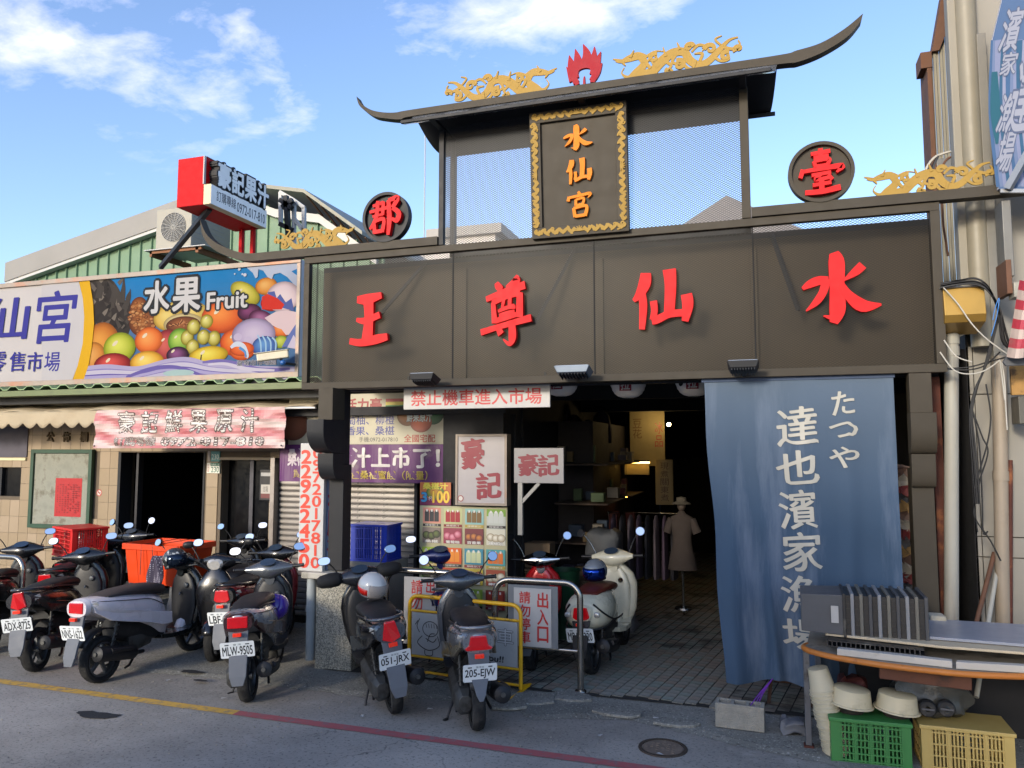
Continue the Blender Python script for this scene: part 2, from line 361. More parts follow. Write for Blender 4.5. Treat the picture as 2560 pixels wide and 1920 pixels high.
# heaved slabs of broken kerb near the barrier foot
for i,(cx_,cy_,w,h,rz,tl) in enumerate(((1330,1752,.26,.16,.2,.05),(1430,1748,.2,.15,-.25,.02),(1275,1770,.17,.12,.5,.03),(1545,1790,.22,.1,-.1,.02),(1690,1815,.2,.09,.1,.03))):
    p=gz(cx_,cy_); mb=MB(); poly=[(w*math.cos(a)*R.uniform(.75,1.1),h*math.sin(a)*R.uniform(.75,1.1)) for a in (2*PI*j/9 for j in range(9))]
    mb.prism(poly,lambda u,v,d:(u,v,d),.024,0); o=mb.build('broken_slab',CONC,bevel=.006); o.location=(p.x,p.y,.012); o.rotation_euler=(tl,-tl*.6,rz); tag(o,kind='structure')
# painted kerb line: yellow then red
def line(x0,y0,x1,y1,w,m,name):
    k=40; mb=MB(); vs=[]
    for i in range(k+1):
        t=i/k; x=x0+(x1-x0)*t;y=y0+(y1-y0)*t; vs+=[(x,y-w/2+R.uniform(-.004,.004),.005),(x,y+w/2+R.uniform(-.004,.004),.005)]
    mb.add(vs,[(2*i,2*i+2,2*i+3,2*i+1) for i in range(k)]); tag(mb.build(name,m),kind='structure')
sw=gz(590,1783); a=gz(0,1704); b=gz(1280,1877); sl_=(b.y-a.y)/(b.x-a.x)
YEL=mat('yellow_line_paint','c49a44',rough=.75,var=.1,dirt='7a7468',dsc=14,dth=.48,dw=7); RED=mat('red_line_paint','a05456',rough=.8,var=.1,dirt='7c6668',dsc=14,dth=.49,dw=7)
line(-30,sw.y-(sw.x+30)*sl_,sw.x,sw.y,.105,YEL,'yellow_kerb_line'); line(sw.x,sw.y,8,sw.y+(8-sw.x)*sl_,.105,RED,'red_kerb_line')
PATCH=mat('tar','1f2023',rough=.8,var=.2,bump=.4)
for (px,py,w,h) in ((240,1788,.24,.085),(480,1686,.14,.05),(500,1708,.10,.03)):
    p=gz(px,py); mb=MB(); poly=[(w*math.cos(a)*R.uniform(.7,1.15),h*math.sin(a)*R.uniform(.6,1.2)) for a in (2*PI*j/18 for j in range(18))]
    mb.add([(u,v,0) for u,v in poly],[tuple(range(18))]); o=mb.build('asphalt_patch',PATCH,loc=(p.x,p.y,.006 if py>1700 and px<300 else .027)); tag(o,kind='structure')
# manhole cover
p=gz(1657,1871); IRON=mat('cast_iron','4a4038',rough=.7,metal=.4,var=.25,sc=20,bump=.3)
e=empty('manhole_cover',(p.x,p.y,0),0,'small round cast iron cover set in the asphalt beyond the red line','manhole cover')
mb=MB(); mb.lathe([(.155,.0),(.155,.010),(.178,.010),(.18,.0)],n=36); mb.build('rim',IRON,e,smooth=30)
mb=MB(); mb.lathe([(0,.006),(.148,.006),(.15,0)],n=36)
for i in range(7):
    for j in range(7):
        x=-.12+i*.04;y=-.12+j*.04
        if x*x+y*y<.0155 and R.random()<.8: mb.box(x-.011,x+.011,y-.011,y+.011,.0062,.009)
mb.build('lid',mat('worn_iron','77695c',rough=.75,metal=.2,var=.3,sc=14),e)
# paver floor of the market passage, laid askew (rows point a little to the right)
PAV=[mat('paver_%s'%n,c,rough=.75,var=.14,sc=20,bump=.3,dirt='35332f',dsc=2.2,dth=.5) for n,c in (('grey','8b897f'),('warm','8c8174'),('green','838a80'))]
pe=empty('paver_floor'); tag(pe,kind='structure')
mb=MB(); mb.add([(-4.2,6.93,.024),(2.2,6.93,.024),(2.2,24,.024),(-4.2,24,.024)],[(0,1,2,3)]); mb.build('joint_sand',mat('dark_grout','2c2b28',rough=.95),pe)
org=gz(1534,1755); ang=-rad(9.9); ca,sa=math.cos(ang),math.sin(ang)
pm=[]
for m in PAV:
    b_=MB(); b_.box(-.0475,.0475,-.046,.046,0,.016); me=b_.mesh('paver',m); pm.append(me)
far=[MB() for _ in PAV]; near=[]
def fl(u,v): return (org.x+u*ca-v*sa, org.y+u*sa+v*ca)
for i in range(-28,26):
    for j in range(-4,150):
        x,y=fl(i*.105,j*.098+(.0 if i%2 else .03))
        if y<6.985+.02*math.sin(x*5) or y>17 or x<-3.7 or x>1.7: continue
        near.append((y if -1.9<x<-.25 else y+3,x,y))
near.sort(); 
for k,(q,x,y) in enumerate(near):
    m=R.choices((0,1,2),(5,3,2))[0]; z=.014+R.uniform(0,.003)
    if k<290:
        o=bpy.data.objects.new('paver',pm[m]); C.objects.link(o); o.parent=pe; o.location=(x,y,z); o.rotation_euler=(R.uniform(-.01,.01),0,ang+R.uniform(-.01,.01))
    else:
        b_=far[m]; b_.T=Matrix.Translation((x,y,z+.016))@Matrix.Rotation(ang,4,'Z'); b_.add([(-.047,-.045,0),(.047,-.045,0),(.047,.045,0),(-.047,.045,0)],[(0,1,2,3)])
for b_,m in zip(far,PAV): b_.build('far_pavers',m,pe,kind='stuff')
# ---------- gateway ----------
GY=7.0
BRZ=mat('bronze_paint','3a342a',rough=.62,metal=0,spec=.3,var=.10,sc=3,bump=.03,bsc=200,dirt='3a352b',dsc=1.5,dth=.6)
DRK=mat('black_steel_paint','202124',rough=.55,metal=0,spec=.3,var=.1,sc=3)
BCK=mat('bronze_sheet','43392a',rough=.7,metal=0,spec=.25,var=.3,sc=1.1,dirt='332e26',dsc=1.2,dth=.55,dw=4)
GOLD=mat('gold_paint','977a3a',rough=.65,metal=0,spec=.25,var=.08)
REDP=mat('red_paint','cc1216',rough=.6,spec=.25,var=.05); REDS=mat('dark_red_sheet','8c0a1c',rough=.6,spec=.25,var=.05)
ORG=mat('orange_paint','cf760e',rough=.6,spec=.25,var=.05)
def mesh_mat(name,col,pw,ph,thr,rough=.4):
    m=bpy.data.materials.new(name); m.use_nodes=True; t=m.node_tree; b=t.nodes['Principled BSDF']; b.inputs['Base Color'].default_value=(*lin(col),1); b.inputs['Roughness'].default_value=rough; b.inputs['Metallic'].default_value=0; b.inputs['Specular IOR Level'].default_value=.25
    tcn=t.nodes.new('ShaderNodeTexCoord'); s=t.nodes.new('ShaderNodeSeparateXYZ'); t.links.new(tcn.outputs['Object'],s.inputs[0])
    h=mth(t,'ADD',s.outputs[0],s.outputs[1]); a=mth(t,'MULTIPLY',h,1/pw); z=mth(t,'MULTIPLY',s.outputs[2],1/ph)
    def tri(x): return mth(t,'ABSOLUTE',mth(t,'SUBTRACT',mth(t,'FRACT',x),.5))
    mx_=mth(t,'MAXIMUM',tri(mth(t,'ADD',a,z)),tri(mth(t,'SUBTRACT',a,z)))
    al=mth(t,'GREATER_THAN',mx_,thr)
    t.links.new(al,b.inputs['Alpha']); return m
MESHM=mesh_mat('expanded_metal','1b1814',.036,.021,.39); MESHP=mesh_mat('expanded_metal_fine','34363a',.036,.021,.375)
gate=empty('market_gateway',(0,0,0),0,'dark steel market gateway with red characters, swooping beams and a small roofed top','gateway')
def part(name,m=BRZ,par=None,**k): return MB(),name,m,par or gate,k
def bxs(name,lst,m=BRZ,par='gate',bevel=.004,**k):
    b_=MB()
    for q in lst: b_.box(*q)
    return b_.build(name,m,gate if par=='gate' else par,bevel=bevel,**k)
X0,X1=-4.56,1.46; zb0,zb1=2.83,2.90; zt0,zt1=4.17,4.24
bxs('bottom_rail',[(X0,X1,GY-.03,GY+.03,zb0,zb1)]); bxs('top_rail',[(X0,X1,GY-.03,GY+.03,zt0,zt1)])
bxs('side_rail',[(X0,X0+.065,GY-.032,GY+.032,zb1,zt0)]); bxs('side_rail',[(X1-.075,X1,GY-.032,GY+.032,zb1,zt0)])
bxs('rear_frame',[(X0,X1,GY+.353,GY+.40,zb0,zb0+.07),(X0,X1,GY+.353,GY+.40,zt0-.03,zt1-.03),(X0,X0+.06,GY+.353,GY+.40,zb1+.001,zt0-.031),(X1-.06,X1,GY+.353,GY+.40,zb1+.001,zt0-.031)],DRK)
bxs('soffit_plate',[(X0,X1,GY+.035,GY+.335,zb0+.012,zb0+.03)],DRK)
seam=[X0+.065,at(1131,760,GY).x,at(1485,760,GY).x,at(1886,760,GY).x,X1-.075]
for i in range(4):
    a,b=seam[i],seam[i+1]
    m_=MB(); m_.add([(a+.004,GY+.01,zb1),(b-.004,GY+.01,zb1),(b-.004,GY+.01,zt0),(a+.004,GY+.01,zt0)],[(0,1,2,3)]); m_.build('mesh_panel',MESHM,gate)
    if i: bxs('seam_strip',[(a-.006,a+.006,GY+.004,GY+.03,zb1,zt0)],mat('seam_black','0e0e0f',rough=.8))
    if i: bxs('rear_stiffener',[(a-.03,a+.03,GY+.30,GY+.335,zb1,zt0-.1)],BCK)
    bxs('backing_sheet',[((a if i else X0+.02)+.0005,(b if i<3 else X1-.005)-.0005,GY+.3405,GY+.352,zb1,zt0-.02)],BCK,bevel=0)
    bxs('corner_gusset',[(a+.01,a+.16,GY+.02,GY+.03,zt0-.11,zt0-.005)],DRK,bevel=0) if i in() else None
m_=MB(); m_.add([(X0+.02,GY+.03,zb1),(X0+.02,GY+.33,zb1),(X0+.02,GY+.33,zt0),(X0+.02,GY+.03,zt0)],[(0,1,2,3)]); m_.build('side_mesh',MESHM,gate)
bxs('side_plate',[(X1-.02,X1-.01,GY+.033,GY+.338,zb1,zt0)],DRK,bevel=0)
# struts crossing behind the mesh
b_=MB(); 
for (xa,xb) in ((-3.9,-3.3),(-2.05,-1.7),(.35,.15)): b_=MB(); b_.bar((xa,GY+.1,zt0-.75),(xb,GY+.3,zt0),.03); b_.build('rear_strut',DRK,gate)
# upper swooping beam
def spl(pxs,Y): return [at(a,b,Y) for a,b in pxs]
def ribbon(name,up,lo,Y0,Y1,m,par=gate):
    """solid between an upper and a lower outline, from depth Y0 to Y1"""
    k=len(up); vs=[(p.x,Y0,p.z) for p in up]+[(p.x,Y0,p.z) for p in lo]+[(p.x,Y1,p.z) for p in up]+[(p.x,Y1,p.z) for p in lo]; fs=[]
    for i in range(k-1): fs+=[(i,k+i,k+i+1,i+1),(2*k+i,2*k+i+1,3*k+i+1,3*k+i),(i,i+1,2*k+i+1,2*k+i),(k+i,3*k+i,3*k+i+1,k+i+1)]
    fs+=[(0,2*k,3*k,k),(k-1,2*k-1,4*k-1,3*k-1)]
    b_=MB(); b_.add(vs,fs); return b_.build(name,m,par,smooth=25)
zB=4.245
def V2(x,z): return Vector((x,0,z))
upc=[at(507,549,GY),at(522,585,GY),at(545,608,GY),at(580,625,GY),at(625,636,GY)]+[V2(-4.9,zB+.085),V2(-4.0,zB+.085),V2(-3.02,zB+.085)]
loc_=[at(509,556,GY),at(515,592,GY),at(537,622,GY),at(575,643,GY),at(625,655,GY)]+[V2(-4.9,zB+.001),V2(-4.0,zB+.001),V2(-3.02,zB+.001)]
def dens(l,k=5): return [Vector(p) for p in bez([tuple(q) for q in l],k)]
ribbon('eave_beam',dens(upc),dens(loc_),GY-.055,GY+.055,BRZ)
ribbon('eave_beam',dens([V2(-.02,zB+.085),V2(1.0,zB+.085),V2(1.9,zB+.085),V2(2.3,zB+.10),V2(2.62,zB+.2),V2(2.80,zB+.42)]),dens([V2(-.02,zB+.001),V2(1.0,zB+.001),V2(1.9,zB+.001),V2(2.3,zB+.02),V2(2.66,zB+.13),V2(2.805,zB+.40)]),GY-.055,GY+.055,BRZ)
# pavilion
PX0,PX1=-3.02,-.025; pz1=5.47; BY=GY+.30
bxs('pavilion_post',[(PX0,PX0+.055,GY-.03,GY+.03,zB,pz1)],DRK); bxs('pavilion_post',[(PX1-.075,PX1,GY-.03,GY+.03,zB,pz1-.02)],BRZ)
bxs('pavilion_post',[(PX0,PX0+.055,BY-.03,BY+.03,zB-.05,pz1)],DRK); bxs('pavilion_post',[(PX1-.06,PX1,BY-.03,BY+.03,zB-.05,pz1)],DRK)
bxs('pavilion_base_rail',[(PX0,PX1,BY-.03,BY+.03,zB-.05,zB+.0)],DRK)
for (a,b) in ((PX0+.055,-1.93),(-1.93,-1.15),(-1.15,PX1-.075)):
    m_=MB(); m_.add([(a,GY,zB),(b,GY,zB),(b,GY,pz1),(a,GY,pz1)],[(0,1,2,3)]); m_.build('pavilion_mesh',MESHP,gate)
m_=MB(); m_.add([(PX0+.02,GY+.03,zB),(PX0+.02,BY-.03,zB),(PX0+.02,BY-.03,pz1),(PX0+.02,GY+.03,pz1)],[(0,1,2,3)]); m_.build('pavilion_mesh',MESHP,gate)
zl=at(1322,368,BY).z; bxs('rear_header',[(PX0+.055,PX1-.06,BY-.01,BY+.01,zl,pz1)],DRK,bevel=0)
# roof: two curved slopes on a ridge
ef,er,rz_=6.66,7.56,5.70
def slope(name,Ye,side):
    b_=MB(); k=7
    def f(u,v):
        t=v; zz=5.435+(rz_-5.435)*(t**1.7)+.0; y=Ye+(7.10-Ye)*t
        xl=-3.30-.06*t; xr=.18+.06*t
        if side<0: xl=-3.26-.10*t
        return (xl+(xr-xl)*u,y,zz)
    b_.grid(24,k,f); o=b_.build(name,DRK if side<0 else ROOFM,gate,smooth=40,solid=.012); return o
ROOFM=mat('weathered_roof_sheet','8a8d92',rough=.25,metal=.6,var=.25,sc=4,dirt='3c3d40',dsc=5,dth=.5)
slope('front_slope',ef,1); slope('rear_slope',er,-1)
bxs('eave_trim',[(-3.29,.17,ef-.02,ef+.005,5.405,5.437)],DRK); bxs('eave_trim',[(-3.25,.22,er-.005,er+.02,5.40,5.437)],DRK)
[bxs('roof_bearer',[(x-.03,x+.03,ef+.02,er-.02,5.43,5.46)],DRK) for x in (PX0+.03,-1.5,PX1-.04)]
upr=[at(897,246,7.1),at(907,262,7.1),at(930,278,7.1),at(958,285,7.1),at(993,286,7.1),V2(-3.372,5.735)]+[V2(-2.4,5.735),V2(-1.4,5.735),V2(-.4,5.735)]+[at(1953,143,7.1),at(1990,133,7.1),at(2051,114,7.1),at(2110,79,7.1),at(2156,41,7.1)]
lor=[at(898,252,7.1),at(906,271,7.1),at(935,293,7.1),at(965,300,7.1),at(1007,303,7.1),V2(-3.36,5.665)]+[V2(-2.4,5.665),V2(-1.4,5.665),V2(-.4,5.665)]+[at(1953,166,7.1),at(1995,161,7.1),at(2056,137,7.1),at(2118,98,7.1),at(2152,58,7.1)]
ribbon('ridge_beam',dens(upr),dens(lor),7.05,7.15,BRZ)
# brush-written characters, each stroke (x,y,half width) in a unit box
G={'水':[[(.42,.99,.05),(.45,.85,.085),(.445,.5,.078),(.44,.2,.085),(.385,.02,.045)],[(.46,.12,.06),(.36,.10,.03),(.26,.125,.008)],[(.0,.515,.02),(.10,.575,.045),(.22,.615,.05),(.34,.62,.035)],[(.31,.63,.05),(.27,.47,.045),(.18,.33,.04),(.04,.205,.008)],[(.78,.79,.05),(.68,.70,.045),(.53,.595,.01)],[(.49,.57,.03),(.58,.40,.05),(.76,.235,.07),(.99,.24,.012)]],
'仙':[[(.24,.95,.07),(.22,.78,.085),(.13,.60,.06),(.03,.50,.025)],[(.17,.63,.05),(.19,.4,.055),(.165,.02,.04)],[(.63,.985,.09),(.645,.7,.078),(.61,.2,.07)],[(.36,.48,.05),(.375,.32,.045),(.345,.17,.045)],[(.33,.15,.05),(.42,.17,.055),(.62,.25,.05),(.86,.26,.05)],[(.9,.56,.075),(.92,.38,.075),(.87,.12,.045)]],
'王':[[(.18,.9,.055),(.45,.895,.085),(.82,.955,.05)],[(.17,.51,.03),(.4,.48,.055),(.78,.58,.055)],[(.47,.93,.12),(.5,.55,.095),(.46,.1,.12)],[(.0,.10,.05),(.3,.06,.06),(.7,.11,.075),(.99,.15,.055)]],
'尊':[[(.30,.93,.03),(.34,.87,.05),(.42,.83,.03)],[(.66,1.0,.04),(.69,.93,.06),(.50,.84,.03)],[(.1,.69,.035),(.4,.77,.04),(.86,.87,.05)],[(.24,.64,.035),(.27,.33,.045)],[(.22,.63,.035),(.5,.71,.03),(.77,.76,.04)],[(.76,.76,.05),(.755,.4,.055)],[(.45,.68,.028),(.42,.55,.02)],[(.57,.7,.03),(.57,.58,.03),(.66,.575,.02)],[(.34,.50,.02),(.52,.55,.025),(.68,.55,.02)],[(.36,.44,.02),(.5,.47,.022),(.66,.49,.02)],[(.28,.36,.035),(.7,.44,.03)],[(.0,.20,.04),(.4,.28,.035),(.98,.38,.045)],[(.60,.36,.05),(.62,.12,.06),(.56,.015,.03),(.44,.085,.008)],[(.34,.26,.04),(.40,.16,.05)]],
'宮':[[(.46,1.0,.04),(.52,.88,.055)],[(.10,.84,.045),(.06,.66,.05)],[(.12,.80,.04),(.5,.84,.045),(.92,.89,.045),(.82,.72,.012)],[(.36,.70,.04),(.36,.47,.045)],[(.36,.69,.035),(.66,.73,.04),(.62,.5,.04)],[(.36,.48,.035),(.62,.51,.035)],[(.52,.50,.035),(.44,.40,.035)],[(.27,.38,.05),(.32,.03,.055)],[(.27,.37,.045),(.76,.42,.05),(.70,.04,.055)],[(.32,.06,.05),(.7,.08,.05)]],
'郡':[[(.10,.82,.035),(.45,.90,.04)],[(.45,.92,.045),(.43,.55,.045)],[(.0,.66,.035),(.58,.74,.04)],[(.1,.53,.03),(.45,.57,.03)],[(.27,.95,.045),(.22,.5,.05),(.02,.18,.03)],[(.15,.38,.045),(.18,.05,.05)],[(.15,.38,.04),(.47,.43,.045),(.43,.07,.05)],[(.17,.09,.045),(.43,.11,.045)],[(.62,.94,.05),(.66,.4,.065),(.62,-.02,.04)],[(.62,.93,.045),(.92,.98,.06),(.76,.72,.05)],[(.76,.72,.05),(.97,.55,.06),(.90,.36,.06),(.74,.42,.03)]],
'臺':[[(.28,.91,.035),(.72,.94,.04)],[(.5,1.02,.045),(.5,.81,.045)],[(.34,.82,.035),(.68,.84,.035)],[(.34,.74,.035),(.38,.60,.035)],[(.34,.74,.035),(.68,.76,.04),(.64,.62,.035)],[(.38,.62,.03),(.64,.63,.03)],[(.09,.57,.045),(.02,.38,.04)],[(.08,.52,.035),(.5,.55,.04),(.98,.57,.05),(.84,.44,.02)],[(.28,.42,.033),(.72,.45,.035)],[(.5,.43,.035),(.36,.31,.035),(.7,.34,.035)],[(.66,.40,.03),(.74,.28,.04)],[(.30,.19,.035),(.72,.22,.035)],[(.5,.32,.05),(.5,.05,.05)],[(.12,.03,.045),(.5,.03,.05),(.92,.09,.055)]]}
def glyph(ch,x0,z0,x1,z1,Y,name,m,par,th=.04,label=None,tilt=0,k=5,fat=1.2):
    b_=MB(); strokes3d(b_,[[(u,v,w*fat) for u,v,w in s] for s in G[ch]],lambda u,v,d:(x0+u*(x1-x0),Y-d,z0+v*(z1-z0)),0,th,k=k)
    o=b_.build(name,m,par); 
    if label:o['label']=label
    return o
for ch,bx_,lb in (('王',(877,735,972,864),'leftmost large red character'),('尊',(1204,694,1332,863),'second large red character from the left'),('仙',(1580,673,1732,825),'third large red character from the left'),('水',(2006,629,2203,811),'rightmost large red character')):
    a=at((bx_[0]+bx_[2])/2,bx_[1],GY-.04);b=at((bx_[0]+bx_[2])/2,bx_[3],GY-.04);l=at(bx_[0],(bx_[1]+bx_[3])/2,GY-.04);r=at(bx_[2],(bx_[1]+bx_[3])/2,GY-.04)
    glyph(ch,l.x,b.z,r.x,a.z,GY-.012,'red_character',REDP,gate,.045,lb)
# plaque
a=at(1321,288,6.86); b=at(1564,253,6.86); c=at(1337,601,6.95); d=at(1577,577,6.95)
pw=((b.x-a.x)+(d.x-c.x))/2; ph=a.z-c.z; pcx=(a.x+b.x+c.x+d.x)/4
pl=empty('name_plaque',(pcx,6.95,(c.z+d.z)/2),0); pl.parent=gate; pl['label']='upright plaque with three orange characters and gold scroll border'
pl.rotation_euler=(math.atan2(.09,ph),0,0)
hw=pw/2; fw_=.105
b_=MB(); b_.box(-hw,hw,0,.03,0,ph); b_.build('plaque_panel',BRZ,pl,bevel=.004)
bxs('plaque_frame',[(-hw,hw,-.035,-.001,0,fw_),(-hw,hw,-.035,-.001,ph-fw_,ph),(-hw,-hw+fw_,-.035,-.001,fw_,ph-fw_),(hw-fw_,hw,-.035,-.001,fw_,ph-fw_)],BRZ,pl)
for i,ch in enumerate('水仙宮'):
    zc_=ph*(.765-.262*i); w_=.25 if i==0 else .22; glyph(ch,-w_/2-.01,zc_-.125,w_/2+.02,zc_+.12,-.002,'orange_character',ORG,pl,.03)
def spiral(cx,cy,r,a0,turns,w,n=9,s=1):
    return [(cx+r*(1-.85*i/n)*math.cos(a0+s*turns*2*PI*i/n),cy+r*(1-.85*i/n)*math.sin(a0+s*turns*2*PI*i/n),w*(1-.6*i/n)) for i in range(n+1)]
def scrollwork(L,h):
    """gold border strip of length L, height h, centred on a flower, curls to both ends"""
    out=[]
    for sg in (-1,1):
        k=int(L/2/(h*1.0)); 
        wave=[(sg*(h*.5+i*(L/2-h*.6)/(k*2)),h*(.5+.22*(-1)**i),h*.24*(1 if i%2 else .8)) for i in range(k*2+1)]
        out.append(wave)
        for i in range(k*2):
            x=sg*(h*.7+(i+.5)*(L/2-h*.9)/(k*2)); out.append(spiral(x,h*(.5-.2*(-1)**i),h*.26,R.uniform(0,6),.8,h*.10,7,sg))
        out.append(spiral(sg*(L/2-h*.35),h*.5,h*.36,PI/2,1,h*.08,8,-sg))
    for a in range(7):
        an=PI*a/6; out.append([(0,h*.35,h*.11),(h*.6*math.cos(an),h*.35+h*.55*math.sin(an),h*.05)])
    return out
for (L,f) in ((pw-.05,lambda u,v,d:(u,-.036-d,ph-.09+v)),(pw-.05,lambda u,v,d:(u,-.036-d,.018+v)),(ph-.2,lambda u,v,d:(-hw+.088-v,-.036-d,ph/2+u)),(ph-.2,lambda u,v,d:(hw-.088+v,-.036-d,ph/2+u))):
    b_=MB(); strokes3d(b_,scrollwork(L,.078),f,0,.006,k=2,eps=.0002); b_.build('gold_scroll_border',GOLD,pl)
# medallions
for ch,cx_,cy_,rr,lb in (('郡',964.5,547,.262,'left round medallion'),('臺',2052.5,430,.268,'right round medallion')):
    p=at(cx_,cy_,GY-.05); me_=empty('medallion',(p.x,GY-.02,zB+.085+rr-.012)); me_.parent=gate; me_['label']=lb
    b_=MB(); b_.lathe([(0,-.005),(rr-.03,-.005),(rr-.03,-.045),(rr,-.045),(rr,.04),(0,.04)],ax='y',n=48); b_.build('disc',DRK if ch=='郡' else BRZ,me_,smooth=30)
    glyph(ch,-rr*.66,-rr*.72,rr*.66,rr*.72,-.006,'red_character',REDP,me_,.05)
# flame
fl_=[(1413,162),(1425,172),(1438,177),(1448,172),(1436,170),(1424,158),(1420,143),(1421,132),(1432,142),(1448,146),(1456,143),(1444,138),(1437,128),(1438,108+9),(1447,126),(1458,131),(1463,125),(1461,112),(1460,107),(1470,116),(1475,128),(1474,138),(1482,135),(1490,128),(1491,120),(1492,136),(1488,145),(1482,151),(1494,149),(1504,142),(1508,137),(1506,152),(1500,163),(1492,171),(1500,173),(1507,170),(1511,168),(1505,182),(1496,194),(1486,205),(1484,215),(1440,219),(1428,205),(1418,188)]
P_=[at(x,y,7.1) for x,y in fl_]; zb=5.735; cxf=sum(p.x for p in P_)/len(P_)
def blobpoly(cx,cy,r,n=18): return [(cx+r*math.cos(2*PI*i/n),cy+r*math.sin(2*PI*i/n)) for i in range(n)]
# ring + flame tongues as solids
fc=at(1463,190,7.1); b_=MB(); f_=lambda u,v,d:(u,7.1-d,v)
tong=[]
sc_=.0036
def T_(pts): return [(fc.x+(x-1463)*sc_,fc.z+(193-y)*sc_,w*sc_) for x,y,w in pts]
ton=[[(1428,206,8),(1422,186,6),(1413,163,1)],[(1436,200,12),(1428,165,12),(1421,132,1)],[(1446,172,12),(1444,145,10),(1438,117,1)],[(1463,172,14),(1470,140,12),(1460,107,1)],[(1480,172,12),(1489,145,8),(1491,119,1)],[(1488,196,12),(1497,165,10),(1508,136,1)],[(1488,208,8),(1500,190,7),(1511,168,1)],[(1432,200,10),(1440,172,11),(1463,163,12),(1486,172,11),(1492,200,10)],[(1440,212,9),(1430,190,6)],[(1484,212,9),(1494,192,6)],[(1435,214,7),(1447,210,7)],[(1479,210,7),(1492,212,7)],[(1462,222,3.5),(1462,205,2.5),(1463,198,1)]]
strokes3d(b_,[T_(t) for t in ton],f_,0,.03,eps=.0004); b_.mb=None
fo=b_.build('flame_finial',REDS,gate)
# dragons
DR=[[(.02,.70,.012),(.06,.66,.03),(.13,.72,.07),(.2,.76,.08),(.27,.66,.05)],[(.0,.78,.01),(.03,.74,.02),(.07,.70,.02)],[(.22,.72,.06),(.25,.48,.075),(.18,.22,.08),(.12,.12,.04),(.07,.28,.015),(.09,.45,.01)],[(.16,.14,.08),(.3,.18,.09),(.38,.45,.1),(.47,.68,.09),(.56,.66,.08),(.60,.40,.08),(.66,.20,.07),(.74,.24,.07),(.82,.52,.06),(.90,.80,.03),(.97,.86,.015)],[(.25,.66,.03),(.33,.82,.015),(.40,.78,.01)],[(.40,.50,.03),(.46,.30,.03),(.43,.18,.015)],[(.50,.62,.03),(.47,.40,.03),(.53,.30,.02),(.57,.38,.012)],[(.62,.62,.02),(.67,.80,.03),(.73,.72,.02),(.70,.60,.01)],[(.68,.30,.03),(.70,.52,.03),(.64,.55,.015)],[(.78,.40,.03),(.84,.20,.025),(.90,.22,.02),(.89,.36,.01)],[(.86,.62,.03),(.93,.52,.03),(.98,.62,.02),(.97,.76,.012)],[(.84,.70,.02),(.80,.90,.02),(.85,.98,.01)],[(.36,.3,.03),(.31,.5,.015),(.35,.6,.01)],[(.2,.1,.03),(.3,.04,.02),(.36,.1,.01)],[(.56,.26,.03),(.60,.10,.03),(.68,.08,.02)]]
DRX=[spiral(x,y,r_,a,1.1,.05,8,sg) for x,y,r_,a,sg in ((.33,.62,.14,1.,1),(.52,.28,.16,2.,-1),(.60,.78,.12,0,1),(.76,.62,.16,3,-1),(.88,.34,.14,1,1),(.45,.12,.1,2,1),(.97,.5,.1,4,-1))]
DRX=[[(x+(u-x)*.30,v,w) for u,v,w in s] for s,x in zip(DRX,(.33,.52,.60,.76,.88,.45,.97))]
DRX+=[[(.30,.30,.03),(.27,.5,.03),(.31,.62,.01)],[(.42,.6,.03),(.40,.9,.01)],[(.53,.75,.03),(.51,.98,.01)],[(.65,.35,.03),(.63,.05,.01)],[(.14,.74,.03),(.17,.95,.01)],[(.08,.62,.03),(.10,.5,.01)]]
for xa,xb,yt,yb,Y,flip,lb in ((687,887,565,632,GY,1,'gold dragon on the lower left beam'),(1113,1393,172,258,7.1,1,'gold dragon left of the flame'),(1533,1857,108,197,7.1,0,'gold dragon right of the flame'),(2160,2487,410,488,GY,0,'gold dragon on the lower right beam')):
    l=at(xa,(yt+yb)/2,Y).x; r=at(xb,(yt+yb)/2,Y).x; zb=(5.73 if Y>7.05 else zB+.083); H_=(r-l)*.26 if Y<7.05 else (r-l)*.25
    b_=MB(); strokes3d(b_,[[((1-u) if flip else u,v*4*.26,w*1.55) for u,v,w in s] for s in [[(u,v*.25,w*.26) for u,v,w in s] for s in DR+DRX]],lambda u,v,d:(l+u*(r-l),Y-d,zb+(v-.01)*(r-l)),0,.012,eps=.0003,k=6)
    o=b_.build('dragon',GOLD,gate); o['label']=lb
# gateway posts with stacked brackets
def gpost(x,w,y,zbase,m1,flip,lb):
    g=empty('gate_post',(x,y,zbase)); g.parent=gate; g['label']=lb
    bxs('shaft',[(-w/2,w/2,0,w,0,2.05-zbase)],m1,g)
    bxs('upper_shaft',[(-w*.42,w*.42,.012,w*.85,2.05-zbase,2.83-zbase)],m1,g)
    def brk(z0,z1,dp,e):
        pr=[(.0,z1),(-dp,z1),(-dp,z1-(z1-z0)*.35)]+[(-dp+dp*.55*(1-math.cos(a)),z0+(z1-z0)*.65*(1-math.sin(a))) for a in (PI/2*i/7 for i in range(1,8))]+[(0,z0)]
        b_=MB(); b_.prism(pr,lambda u,v,d:(d,u-.001,v-zbase),-w/2-e,w/2+e); b_.build('bracket',m1,g,smooth=30,bevel=.003)
    brk(2.17,2.50,.42*flip,.012); brk(1.90,2.168,.22*flip,.006)
    bxs('bracket_block',[(-w/2,w/2,-.24*flip,-.002,2.502-zbase,2.826-zbase)],BRZ,g)
gpost((at(823,1200,7.02).x+at(859,1200,7.02).x)/2,.165,7.02,.98,DRK,1,'left gate post'); gpost(1.255,.165,7.05,0,BRZ,.38,'right gate post')
